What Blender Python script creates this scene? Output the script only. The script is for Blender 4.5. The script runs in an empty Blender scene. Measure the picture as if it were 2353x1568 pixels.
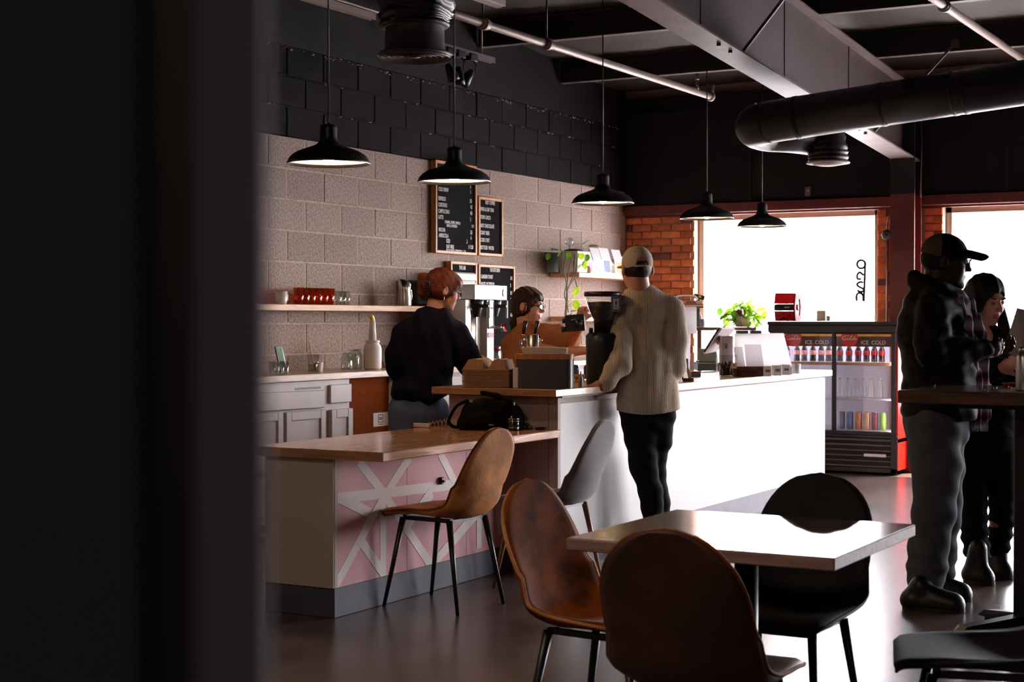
import bpy, bmesh, math, random
import numpy as np
from mathutils import Vector, Matrix
random.seed(7)
S = bpy.context.scene
COL = S.collection
PI = math.pi
R = math.radians

# ---------------------------------------------------------------- camera, world, sun, exposure
FP, CX, CY, EYE = 3675.0, 1176.5, 784.0, 1.35
YAW = 29.2
cam = bpy.data.cameras.new('camera')
camo = bpy.data.objects.new('camera', cam); COL.objects.link(camo)
cam.sensor_width = 36.0
cam.lens = FP / 2353.0 * 36.0
PITCH = -math.atan((CY - 735.0) / FP)
camo.location = (0, 0, EYE)
camo.rotation_euler = (PI / 2 + PITCH, 0, R(YAW))
cam.dof.use_dof = True
cam.dof.focus_distance = 8.8
cam.dof.aperture_fstop = 7.0
cam.clip_start = 0.05
S.camera = camo
S.view_settings.view_transform = 'Standard'
S.view_settings.look = 'None'
S.view_settings.gamma = 1.0
S.view_settings.use_curve_mapping = False
S.view_settings.exposure = 0.0
S.cycles.max_bounces = 10
S.cycles.diffuse_bounces = 6
S.cycles.transparent_max_bounces = 24
S.cycles.sample_clamp_indirect = 8.0
S.cycles.caustics_reflective = False
S.cycles.caustics_refractive = False
S.cycles.use_denoising = True

W = bpy.data.worlds.new('world'); S.world = W
W.use_nodes = True
wn = W.node_tree.nodes; wl = W.node_tree.links
wn.clear()
wo = wn.new('ShaderNodeOutputWorld'); wb = wn.new('ShaderNodeBackground')
wt = wn.new('ShaderNodeTexCoord'); wx = wn.new('ShaderNodeSeparateXYZ'); wr = wn.new('ShaderNodeValToRGB')
wl.new(wt.outputs['Generated'], wx.inputs[0]); wl.new(wx.outputs['Z'], wr.inputs['Fac'])
wr.color_ramp.elements[0].position = 0.0; wr.color_ramp.elements[0].color = (1.0, 0.965, 0.985, 1)
wr.color_ramp.elements[1].position = 1.0; wr.color_ramp.elements[1].color = (0.72, 0.78, 1.0, 1)
wl.new(wr.outputs['Color'], wb.inputs['Color']); wb.inputs['Strength'].default_value = 46.0
wl.new(wb.outputs[0], wo.inputs[0])

sd = bpy.data.lights.new('sun', 'SUN'); so = bpy.data.objects.new('sun', sd); COL.objects.link(so)
sd.energy = 55.0; sd.angle = R(0.6); sd.color = (1.0, 0.93, 0.84)
so.rotation_euler = Vector((-0.33, -0.42, -1.0)).to_track_quat('-Z', 'Y').to_euler()

# added fill lights, unseen, brightening the sides that face the camera
for lx, ly, lp in ((1.6, -2.2, 30.0), (-2.2, -2.6, 38.0), (-3.0, 2.2, 34.0)):
    ld = bpy.data.lights.new('fill_light', 'AREA'); ld.energy = lp; ld.size = 0.5; ld.color = (1.0, 0.80, 0.66)
    lo = bpy.data.objects.new('fill_light', ld); COL.objects.link(lo); lo.location = (lx, ly, 3.3)

# ---------------------------------------------------------------- pixel rays -> points in the room
_y = R(YAW)
FW = Vector((-math.sin(_y) * math.cos(PITCH), math.cos(_y) * math.cos(PITCH), math.sin(PITCH)))
RT = Vector((math.cos(_y), math.sin(_y), 0)); UP = RT.cross(FW)
EYEP = Vector((0, 0, EYE))
def ray(px, py): return FW + RT * ((px - CX) / FP) - UP * ((py - CY) / FP)
def at(px, py, d): return EYEP + ray(px, py) * d
def onax(px, py, ax, v):
    r = ray(px, py); return EYEP + r * ((v - EYEP[ax]) / r[ax])
def onX(px, py, v): return onax(px, py, 0, v)
def onY(px, py, v): return onax(px, py, 1, v)
def onZ(px, py, v): return onax(px, py, 2, v)

# ---------------------------------------------------------------- mesh builder
class MB:
    def __init__(s): s.v = []; s.f = []; s.sm = []; s.mi = []
    def add(s, vs, fs, smooth=False, M=None, mi=0):
        o = len(s.v)
        if M is not None: vs = [M @ Vector(p) for p in vs]
        s.v += [tuple(p) for p in vs]
        for f in fs:
            s.f.append([i + o for i in f]); s.sm.append(smooth); s.mi.append(mi)
        return s
    def box(s, a, b, bev=0.0, M=None, mi=0):
        x0, x1 = sorted((a[0], b[0])); y0, y1 = sorted((a[1], b[1])); z0, z1 = sorted((a[2], b[2]))
        e = min(bev, 0.49 * min(x1 - x0, y1 - y0, z1 - z0))
        if e <= 0:
            vs = [(x, y, z) for z in (z0, z1) for y in (y0, y1) for x in (x0, x1)]
            fs = [(0, 2, 3, 1), (4, 5, 7, 6), (0, 1, 5, 4), (2, 6, 7, 3), (0, 4, 6, 2), (1, 3, 7, 5)]
            return s.add(vs, fs, False, M, mi)
        bm = bmesh.new()
        bmesh.ops.create_cube(bm, size=1)
        for v in bm.verts:
            v.co = Vector(((x0 + x1) / 2 + v.co.x * (x1 - x0), (y0 + y1) / 2 + v.co.y * (y1 - y0), (z0 + z1) / 2 + v.co.z * (z1 - z0)))
        bmesh.ops.bevel(bm, geom=bm.edges[:], offset=e, segments=1 if e < 0.008 else 2, profile=0.5, affect='EDGES')
        bm.verts.index_update()
        s.add([v.co.copy() for v in bm.verts], [[v.index for v in f.verts] for f in bm.faces], False, M, mi)
        bm.free(); return s
    def lathe(s, prof, n=24, c=(0, 0, 0), M=None, smooth=True, mi=0, ell=1.0, cap=True):
        vs = []; fs = []; m = len(prof)
        for r, z in prof:
            for k in range(n):
                a = 2 * PI * k / n
                vs.append((c[0] + r * math.cos(a), c[1] + r * math.sin(a) * ell, c[2] + z))
        for i in range(m - 1):
            for k in range(n):
                k2 = (k + 1) % n
                fs.append((i * n + k, i * n + k2, (i + 1) * n + k2, (i + 1) * n + k))
        if cap and prof[0][0] > 1e-5: fs.append(tuple(range(n - 1, -1, -1)))
        if cap and prof[-1][0] > 1e-5: fs.append(tuple((m - 1) * n + k for k in range(n)))
        return s.add(vs, fs, smooth, M, mi)
    def tube(s, pts, r, n=8, cap=True, smooth=True, mi=0, M=None):
        pts = [Vector(p) for p in pts]; m = len(pts)
        rr = r if isinstance(r, (list, tuple)) else [r] * m
        vs = []; fs = []
        t0 = (pts[1] - pts[0]).normalized()
        ref = Vector((0, 0, 1)) if abs(t0.z) < 0.9 else Vector((1, 0, 0))
        nx = t0.cross(ref).normalized()
        for i, p in enumerate(pts):
            t = (pts[min(i + 1, m - 1)] - pts[max(i - 1, 0)]).normalized()
            nx = (nx - t * nx.dot(t)).normalized(); ny = t.cross(nx)
            for k in range(n):
                a = 2 * PI * k / n + PI / n
                vs.append(p + (nx * math.cos(a) + ny * math.sin(a)) * rr[i])
        for i in range(m - 1):
            for k in range(n):
                k2 = (k + 1) % n
                fs.append((i * n + k, i * n + k2, (i + 1) * n + k2, (i + 1) * n + k))
        if cap:
            fs.append(tuple(range(n - 1, -1, -1))); fs.append(tuple((m - 1) * n + k for k in range(n)))
        return s.add(vs, fs, smooth, M, mi)
    def cyl(s, p0, p1, r0, r1=None, n=14, smooth=True, mi=0, M=None):
        return s.tube([p0, p1], [r0, r0 if r1 is None else r1], n, True, smooth, mi, M)
    def ball(s, c, r, n=14, m=9, M=None, mi=0):
        rx, ry, rz = (r, r, r) if not isinstance(r, (tuple, list)) else r
        vs = [(c[0], c[1], c[2] - rz)]; fs = []
        for i in range(1, m):
            a = -PI / 2 + PI * i / m
            for k in range(n):
                b = 2 * PI * k / n
                vs.append((c[0] + rx * math.cos(a) * math.cos(b), c[1] + ry * math.cos(a) * math.sin(b), c[2] + rz * math.sin(a)))
        vs.append((c[0], c[1], c[2] + rz)); L = len(vs) - 1
        for k in range(n):
            k2 = (k + 1) % n
            fs.append((0, 1 + k2, 1 + k))
            for i in range(m - 2):
                fs.append((1 + i * n + k, 1 + i * n + k2, 1 + (i + 1) * n + k2, 1 + (i + 1) * n + k))
            fs.append((L, 1 + (m - 2) * n + k, 1 + (m - 2) * n + k2))
        return s.add(vs, fs, True, M, mi)
    def prism(s, poly, h, M=None, mi=0, smooth=False):
        """poly in xy, thickened from z=0 to z=h"""
        n = len(poly)
        a = sum(poly[i][0] * poly[(i + 1) % n][1] - poly[(i + 1) % n][0] * poly[i][1] for i in range(n))
        if a < 0: poly = poly[::-1]
        vs = [(p[0], p[1], 0) for p in poly] + [(p[0], p[1], h) for p in poly]
        fs = [tuple(range(n - 1, -1, -1)), tuple(range(n, 2 * n))] + [(i, (i + 1) % n, n + (i + 1) % n, n + i) for i in range(n)]
        return s.add(vs, fs, smooth, M, mi)
    def mesh(s, name, mats):
        me = bpy.data.meshes.new(name)
        me.from_pydata(s.v, [], s.f)
        me.polygons.foreach_set('use_smooth', s.sm)
        me.polygons.foreach_set('material_index', s.mi)
        for m in (mats if isinstance(mats, (list, tuple)) else [mats]): me.materials.append(m)
        me.update()
        return me

def link(o, parent=None):
    COL.objects.link(o)
    if parent is not None: o.parent = parent
    return o
def part(name, mb, mat, parent=None, label=None, kind=None, loc=None):
    o = bpy.data.objects.new(name, mb.mesh(name, mat) if isinstance(mb, MB) else mb)
    link(o, parent)
    if label: o['label'] = label
    if kind: o['kind'] = kind
    if loc is not None: o.location = loc
    return o
def tag(o, label, cat, group=None):
    o['label'] = label; o['category'] = cat
    if group: o['group'] = group
    return o
def thing(name, label, cat, loc=(0, 0, 0), rotz=0.0, group=None):
    o = bpy.data.objects.new(name, None); o.empty_display_size = 0.05
    COL.objects.link(o); o.location = loc; o.rotation_euler = (0, 0, rotz)
    return tag(o, label, cat, group)
def solo(name, mb, mat, label, cat, loc=(0, 0, 0), rotz=0.0, group=None):
    o = part(name, mb, mat); o.location = loc; o.rotation_euler = (0, 0, rotz)
    return tag(o, label, cat, group)
def struct(name, mb, mat, label=None, parent=None):
    o = part(name, mb, mat, parent)
    if parent is None: o['kind'] = 'structure'
    if label: o['label'] = label
    return o
def dup(root, loc, rotz=None, label=None, group=None):
    r = root.copy(); COL.objects.link(r); r.location = loc
    if rotz is not None: r.rotation_euler = (0, 0, rotz)
    if label: r['label'] = label
    if group: r['group'] = group
    for ch in list(root.children):
        c = ch.copy(); COL.objects.link(c); c.parent = r
        for g in list(ch.children):
            d = g.copy(); COL.objects.link(d); d.parent = c
    return r
def bez(p, n=12):
    """smooth curve through the points (Catmull-Rom)"""
    p = [Vector(q) for q in p]; out = []
    for i in range(len(p) - 1):
        a, b, c, d = p[max(i - 1, 0)], p[i], p[i + 1], p[min(i + 2, len(p) - 1)]
        for k in range(n):
            t = k / n
            out.append(0.5 * ((2 * b) + (c - a) * t + (2 * a - 5 * b + 4 * c - d) * t * t + (3 * b - a - 3 * c + d) * t ** 3))
    return out + [p[-1]]

# ---------------------------------------------------------------- materials
def nd(nt, typ, **kw):
    n = nt.nodes.new(typ)
    for k, v in kw.items(): setattr(n, k, v)
    return n
def srgb(r, g, b):
    f = lambda c: ((c / 255 + 0.055) / 1.055) ** 2.4 if c > 10 else c / 255 / 12.92
    return (f(r), f(g), f(b), 1)
def base(name):
    m = bpy.data.materials.new(name); m.use_nodes = True
    nt = m.node_tree; nt.nodes.clear()
    out = nd(nt, 'ShaderNodeOutputMaterial'); bs = nd(nt, 'ShaderNodeBsdfPrincipled')
    nt.links.new(bs.outputs[0], out.inputs[0])
    return m, nt, bs
def mat(name, col, rough=0.6, metal=0.0, var=0.0, scale=20.0, bump=0.0, bscale=None, spec=0.5, stretch=None, col2=None, rnd=0.0, emit=None, sheen=0.0, coat=0.0, detail=4.0, lo=0.35, hi=0.65):
    m, nt, bs = base(name); L = nt.links.new
    c = col if len(col) == 4 else (*col, 1)
    bs.inputs['Base Color'].default_value = c
    bs.inputs['Roughness'].default_value = rough; bs.inputs['Metallic'].default_value = metal
    bs.inputs['Specular IOR Level'].default_value = spec
    if sheen: bs.inputs['Sheen Weight'].default_value = sheen
    if coat:
        bs.inputs['Coat Weight'].default_value = coat; bs.inputs['Coat Roughness'].default_value = 0.12
    tc = nd(nt, 'ShaderNodeTexCoord'); vec = tc.outputs['Object']
    if stretch:
        mp = nd(nt, 'ShaderNodeMapping'); mp.inputs['Scale'].default_value = stretch; L(vec, mp.inputs[0]); vec = mp.outputs[0]
    src = None
    if var or col2:
        nz = nd(nt, 'ShaderNodeTexNoise'); nz.inputs['Scale'].default_value = scale; nz.inputs['Detail'].default_value = detail
        L(vec, nz.inputs['Vector'])
        rp = nd(nt, 'ShaderNodeValToRGB')
        if col2 is None: col2 = tuple(x * (1 - var) for x in c[:3]) + (1,)
        rp.color_ramp.elements[0].color = col2 if len(col2) == 4 else (*col2, 1); rp.color_ramp.elements[1].color = c
        rp.color_ramp.elements[0].position = lo; rp.color_ramp.elements[1].position = hi
        L(nz.outputs['Fac'], rp.inputs['Fac']); src = rp.outputs['Color']
    if rnd:
        oi = nd(nt, 'ShaderNodeObjectInfo'); mr = nd(nt, 'ShaderNodeMapRange')
        mr.inputs['To Min'].default_value = 1 - rnd; mr.inputs['To Max'].default_value = 1 + rnd
        L(oi.outputs['Random'], mr.inputs['Value'])
        hv = nd(nt, 'ShaderNodeHueSaturation'); L(mr.outputs[0], hv.inputs['Value'])
        if src is not None: L(src, hv.inputs['Color'])
        else: hv.inputs['Color'].default_value = c
        src = hv.outputs['Color']
    if src is not None: L(src, bs.inputs['Base Color'])
    if bump:
        nb = nd(nt, 'ShaderNodeTexNoise'); nb.inputs['Scale'].default_value = bscale or scale * 3; nb.inputs['Detail'].default_value = 5
        L(vec, nb.inputs['Vector'])
        bp = nd(nt, 'ShaderNodeBump'); bp.inputs['Strength'].default_value = bump; bp.inputs['Distance'].default_value = 0.01
        L(nb.outputs['Fac'], bp.inputs['Height']); L(bp.outputs[0], bs.inputs['Normal'])
    if emit:
        bs.inputs['Emission Color'].default_value = (*emit[:3], 1); bs.inputs['Emission Strength'].default_value = emit[3]
    return m
def wood(name, c1, c2, axis='y', rough=0.4, scale=6.0, coat=0.0, dens=16.0):
    m, nt, bs = base(name); L = nt.links.new
    tc = nd(nt, 'ShaderNodeTexCoord'); mp = nd(nt, 'ShaderNodeMapping')
    st = [dens, dens, dens]; st['xyz'.index(axis)] = 1.2
    mp.inputs['Scale'].default_value = st; L(tc.outputs['Object'], mp.inputs[0])
    nz = nd(nt, 'ShaderNodeTexNoise'); nz.inputs['Scale'].default_value = scale * 0.5; nz.inputs['Detail'].default_value = 6; nz.inputs['Distortion'].default_value = 0.8
    L(mp.outputs[0], nz.inputs['Vector'])
    rp = nd(nt, 'ShaderNodeValToRGB'); rp.color_ramp.elements[0].color = c2; rp.color_ramp.elements[1].color = c1
    rp.color_ramp.elements[0].position = 0.3; rp.color_ramp.elements[1].position = 0.68
    L(nz.outputs['Fac'], rp.inputs['Fac']); L(rp.outputs['Color'], bs.inputs['Base Color'])
    bs.inputs['Roughness'].default_value = rough
    if coat: bs.inputs['Coat Weight'].default_value = coat; bs.inputs['Coat Roughness'].default_value = 0.1
    bp = nd(nt, 'ShaderNodeBump'); bp.inputs['Strength'].default_value = 0.08; bp.inputs['Distance'].default_value = 0.01
    L(nz.outputs['Fac'], bp.inputs['Height']); L(bp.outputs[0], bs.inputs['Normal'])
    return m
def glass(name, col=(1, 1, 1), refl=0.08, rough=0.02, power=1.0):
    """thin clear pane: mostly see-through, a mirror share that grows at grazing angles"""
    m = bpy.data.materials.new(name); m.use_nodes = True; nt = m.node_tree; nt.nodes.clear(); L = nt.links.new
    out = nd(nt, 'ShaderNodeOutputMaterial'); mx = nd(nt, 'ShaderNodeMixShader'); tr = nd(nt, 'ShaderNodeBsdfTransparent'); gl = nd(nt, 'ShaderNodeBsdfGlossy')
    tr.inputs['Color'].default_value = (*col, 1); gl.inputs['Roughness'].default_value = rough
    lw = nd(nt, 'ShaderNodeLayerWeight'); lw.inputs['Blend'].default_value = 0.25
    mr = nd(nt, 'ShaderNodeMapRange'); mr.inputs['To Min'].default_value = refl; mr.inputs['To Max'].default_value = min(0.9, refl + 0.55 * power)
    L(lw.outputs['Facing'], mr.inputs['Value']); L(mr.outputs[0], mx.inputs[0]); L(tr.outputs[0], mx.inputs[1]); L(gl.outputs[0], mx.inputs[2]); L(mx.outputs[0], out.inputs[0])
    return m

M = {}
M['floor'] = mat('polished_concrete', srgb(112, 92, 84), 0.27, var=0.0, col2=srgb(72, 56, 52), scale=2.2, bump=0.03, bscale=30, spec=0.55, detail=9, lo=0.3, hi=0.72)
M['mortar'] = mat('mortar', srgb(206, 184, 170), 0.95, var=0.25, scale=30, bump=0.3)
M['block'] = mat('concrete_block', srgb(187, 167, 157), 0.95, col2=srgb(122, 106, 100), scale=70, bump=0.55, bscale=160, rnd=0.10, lo=0.3, hi=0.6)
M['block_dark'] = mat('black_painted_block', srgb(25, 17, 19), 0.9, spec=0.15, col2=srgb(17, 12, 13), scale=60, bump=0.5, bscale=140, rnd=0.12)
M['mortar_dark'] = mat('black_painted_mortar', srgb(16, 12, 13), 0.9, spec=0.2, bump=0.4, bscale=80)
M['panel_dark'] = mat('black_painted_panel', srgb(24, 19, 20), 0.85, spec=0.2, var=0.25, scale=3, bump=0.08, bscale=40)
M['soffit'] = mat('black_painted_board', srgb(30, 27, 28), 0.85, var=0.35, scale=4, bump=0.1, bscale=30)
M['deck'] = mat('grey_brown_insulation_facing', srgb(42, 31, 28), 0.7, var=0.3, scale=2.5, bump=0.35, bscale=6)
M['beam_web'] = mat('dark_beam_paint', srgb(78, 64, 66), 0.6, var=0.2, scale=4, bump=0.05)
M['purlin'] = mat('black_purlin_paint', srgb(44, 38, 37), 0.6, var=0.2, scale=6, bump=0.05)
M['steel_dark'] = mat('dark_painted_steel', srgb(112, 96, 98), 0.5, var=0.2, scale=6, bump=0.05)
M['steel_black'] = mat('black_painted_steel', srgb(32, 29, 30), 0.5)
M['lintel'] = mat('oxblood_painted_steel', srgb(118, 52, 48), 0.55, var=0.2, scale=8)
M['brick'] = mat('red_brick', srgb(245, 150, 96), 0.9, col2=srgb(214, 108, 68), scale=14, bump=0.5, bscale=60, rnd=0.28)
M['brick_dark'] = mat('dark_red_brick', srgb(150, 86, 70), 0.9, col2=srgb(112, 62, 58), scale=14, bump=0.5, bscale=60, rnd=0.2)
M['brick_mortar'] = mat('grey_brick_mortar', srgb(196, 176, 158), 0.95, bump=0.3, bscale=60)
M['alu'] = mat('anodised_window_frame', srgb(176, 150, 138), 0.35, metal=0.6)
M['glass'] = glass('window_glass', (0.97, 0.97, 0.97), 0.03)
M['drywall'] = mat('dark_grey_wall_paint', srgb(70, 62, 60), 0.85, var=0.1, scale=3)
M['pavement'] = mat('pale_pavement', srgb(205, 198, 192), 0.9, var=0.15, scale=1.5)
M['jamb'] = mat('lit_jamb_face', srgb(98, 92, 106), 0.8, var=0.08, scale=8, spec=0.1)
M['jamb_side'] = M['jamb']
M['jamb_shaded'] = mat('shaded_jamb_face', srgb(46, 52, 60), 0.8, spec=0.1)  # jamb tones differ to put the light and shade of its faces in colour
M['black'] = mat('matt_black', srgb(18, 17, 18), 0.5)
M['bag'] = mat('black_nylon', srgb(12, 11, 12), 0.85, spec=0.12)
M['black_metal'] = mat('black_powder_coat', srgb(22, 21, 23), 0.38, spec=0.5)
M['chrome'] = mat('chrome', (0.75, 0.75, 0.77), 0.12, metal=1.0)
M['steel'] = mat('brushed_steel', (0.58, 0.57, 0.57), 0.3, metal=1.0, var=0.1, scale=40, stretch=(1, 1, 30))
M['white'] = mat('white_paint', srgb(236, 232, 232), 0.55, var=0.03, scale=5)
M['cream'] = mat('scuffed_cream_paint', srgb(196, 178, 162), 0.6, var=0.12, scale=3.5, bump=0.02)
M['tan_panel'] = mat('tan_painted_end_panel', srgb(190, 165, 156), 0.6, var=0.08, scale=4)
M['grey_paint'] = mat('pale_grey_cabinet_paint', srgb(176, 164, 164), 0.5, var=0.1, scale=7, stretch=(1, 1, 0.3))
M['pink'] = mat('dusty_pink_paint', srgb(222, 160, 166), 0.65, var=0.10, scale=5, bump=0.03)
M['offwhite'] = mat('offwhite_paint_stripe', srgb(228, 216, 210), 0.6, var=0.06, scale=12)
M['plinth'] = mat('slate_painted_plinth', srgb(78, 76, 88), 0.6, var=0.3, scale=9, bump=0.1, bscale=40, lo=0.25, hi=0.6)
M['plinth_grey'] = mat('pale_grey_plinth', srgb(150, 146, 154), 0.5, var=0.1, scale=9)
M['bar_wood'] = wood('honey_bar_wood', srgb(232, 166, 116), srgb(186, 122, 80), 'y', 0.26, coat=0.4)
M['bar_wood_x'] = wood('honey_counter_wood', srgb(190, 136, 88), srgb(146, 98, 60), 'x', 0.3, coat=0.3)
M['pine'] = wood('pale_pine', srgb(214, 168, 122), srgb(180, 130, 88), 'y', 0.5)
M['counter_wood'] = wood('counter_plank', srgb(205, 172, 142), srgb(160, 126, 100), 'y', 0.3, coat=0.3)
M['table_wood'] = wood('table_wood', srgb(108, 76, 62), srgb(62, 40, 33), 'x', 0.17, coat=0.9)
M['table_edge'] = wood('worn_table_edge', srgb(170, 136, 124), srgb(120, 90, 82), 'x', 0.5)
M['high_wood'] = wood('dark_bar_table_wood', srgb(120, 84, 62), srgb(80, 54, 42), 'x', 0.25, coat=0.4)
M['fibre'] = mat('brown_fibreboard', srgb(116, 52, 14), 0.95, spec=0.05, var=0.2, scale=40, bump=0.05)
M['leather'] = mat('tan_worn_suede', srgb(236, 158, 88), 0.65, col2=srgb(150, 86, 40), scale=7, bump=0.15, bscale=90, detail=7, spec=0.3, lo=0.32, hi=0.7)
M['leather_dark'] = mat('brown_worn_suede', srgb(170, 88, 36), 0.75, col2=srgb(72, 36, 18), scale=8, bump=0.12, bscale=90, detail=7, lo=0.3, hi=0.7, spec=0.10)
M['leather_deep'] = mat('dark_brown_suede', srgb(76, 42, 28), 0.55, var=0.4, scale=8, bump=0.1, bscale=90)
M['fabric_grey'] = mat('grey_woven_fabric', srgb(112, 98, 100), 0.9, var=0.2, scale=120, bump=0.25, bscale=400, sheen=0.4)
M['fabric_black'] = mat('black_woven_fabric', srgb(22, 19, 21), 0.7, var=0.2, scale=120, bump=0.2, bscale=400, spec=0.3)
M['leg_wood'] = wood('beech_leg', srgb(170, 126, 92), srgb(130, 92, 64), 'z', 0.45)
M['bulb'] = mat('lit_bulb', (1, 0.9, 0.75), 0.5, emit=(1.0, 0.66, 0.36, 210.0))
M['shade_in'] = mat('white_enamel', srgb(240, 232, 224), 0.4)
M['pipe'] = mat('grey_painted_pipe', srgb(128, 112, 104), 0.45, metal=0.3)
M['duct'] = mat('black_duct_wrap', srgb(40, 36, 37), 0.42, var=0.3, scale=5, bump=0.25, bscale=9)
M['duct_grey'] = mat('galvanised_collar', srgb(98, 90, 94), 0.45, metal=0.5)
M['letter'] = mat('white_letters', srgb(245, 240, 238), 0.6)
M['felt'] = mat('black_letter_board_felt', srgb(15, 13, 15), 0.95, spec=0.08)
M['frame_wood'] = wood('oak_frame', srgb(206, 142, 74), srgb(170, 108, 52), 'z', 0.5)
M['paper'] = mat('paper', srgb(226, 212, 206), 0.9, var=0.05, scale=20)
M['kraft'] = mat('moulded_pulp', srgb(176, 134, 100), 0.95, var=0.15, scale=30, bump=0.3, bscale=90)
M['clear'] = glass('clear_glass', (0.93, 0.95, 0.94), 0.08, 0.03)
M['amber'] = glass('amber_glass', (0.96, 0.62, 0.22), 0.05, 0.03, 0.7)
M['plastic'] = glass('clear_plastic', (0.95, 0.95, 0.95), 0.06, 0.08)
M['red'] = mat('red_plastic', srgb(214, 24, 30), 0.3)
M['red_dark'] = mat('dark_red_plastic', srgb(150, 20, 26), 0.35)
M['fridge_red'] = mat('red_wrap', srgb(226, 34, 20), 0.35)
M['yellow'] = mat('yellow_plastic', srgb(226, 205, 40), 0.4)
M['bin'] = mat('charcoal_enamel', srgb(70, 66, 72), 0.4)
M['leaf'] = mat('pothos_leaf', srgb(112, 164, 36), 0.4, col2=srgb(60, 112, 24), scale=20)
M['leaf_lime'] = mat('lime_pothos_leaf', srgb(196, 214, 40), 0.4, col2=srgb(120, 170, 40), scale=20)
M['stem'] = mat('green_stem', srgb(82, 90, 52), 0.6)
def translucent(m, amt):
    nt = m.node_tree; bs = [n for n in nt.nodes if n.type == 'BSDF_PRINCIPLED'][0]; out = [n for n in nt.nodes if n.type == 'OUTPUT_MATERIAL'][0]
    tr = nd(nt, 'ShaderNodeBsdfTranslucent'); mx = nd(nt, 'ShaderNodeMixShader'); mx.inputs[0].default_value = amt
    if bs.inputs['Base Color'].links: nt.links.new(bs.inputs['Base Color'].links[0].from_socket, tr.inputs['Color'])
    else: tr.inputs['Color'].default_value = bs.inputs['Base Color'].default_value
    nt.links.new(bs.outputs[0], mx.inputs[1]); nt.links.new(tr.outputs[0], mx.inputs[2]); nt.links.new(mx.outputs[0], out.inputs[0]); return m
translucent(M['leaf'], 0.45); translucent(M['leaf_lime'], 0.55)
M['acrylic'] = translucent(mat('white_translucent_acrylic', srgb(240, 238, 240), 0.4), 0.88)
M['bag_white'] = translucent(mat('white_bag_film', srgb(236, 232, 234), 0.4), 0.3)
M['soil'] = mat('potting_soil', srgb(48, 34, 26), 0.95, bump=0.6, bscale=60)
M['ceramic'] = mat('white_ceramic', srgb(232, 226, 224), 0.25)
M['screen'] = mat('dark_screen', srgb(20, 22, 26), 0.15)
M['slate'] = mat('slate_grey_plastic', srgb(96, 112, 112), 0.5)
M['silver'] = mat('silver_plastic', srgb(196, 188, 196), 0.35, metal=0.4)
M['cardboard'] = mat('dark_cardboard', srgb(92, 60, 48), 0.85, var=0.15, scale=20)
M['blue_tag'] = mat('blue_card', srgb(86, 118, 152), 0.7)
M['bean'] = mat('coffee_beans', srgb(46, 26, 18), 0.4, bump=1.0, bscale=140, var=0.5, scale=120)
M['liner'] = mat('white_cooler_liner', srgb(232, 232, 240), 0.5)
M['led'] = mat('cooler_light_strip', (1, 1, 1), 0.5, emit=(1.0, 0.95, 1.0, 22.0))
M['led_warm'] = mat('backlit_header_film', srgb(200, 100, 20), 0.5, emit=(1.0, 0.40, 0.05, 0.5))
M['cola'] = mat('cola_bottle_glass', srgb(34, 20, 22), 0.08, coat=0.5)
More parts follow.
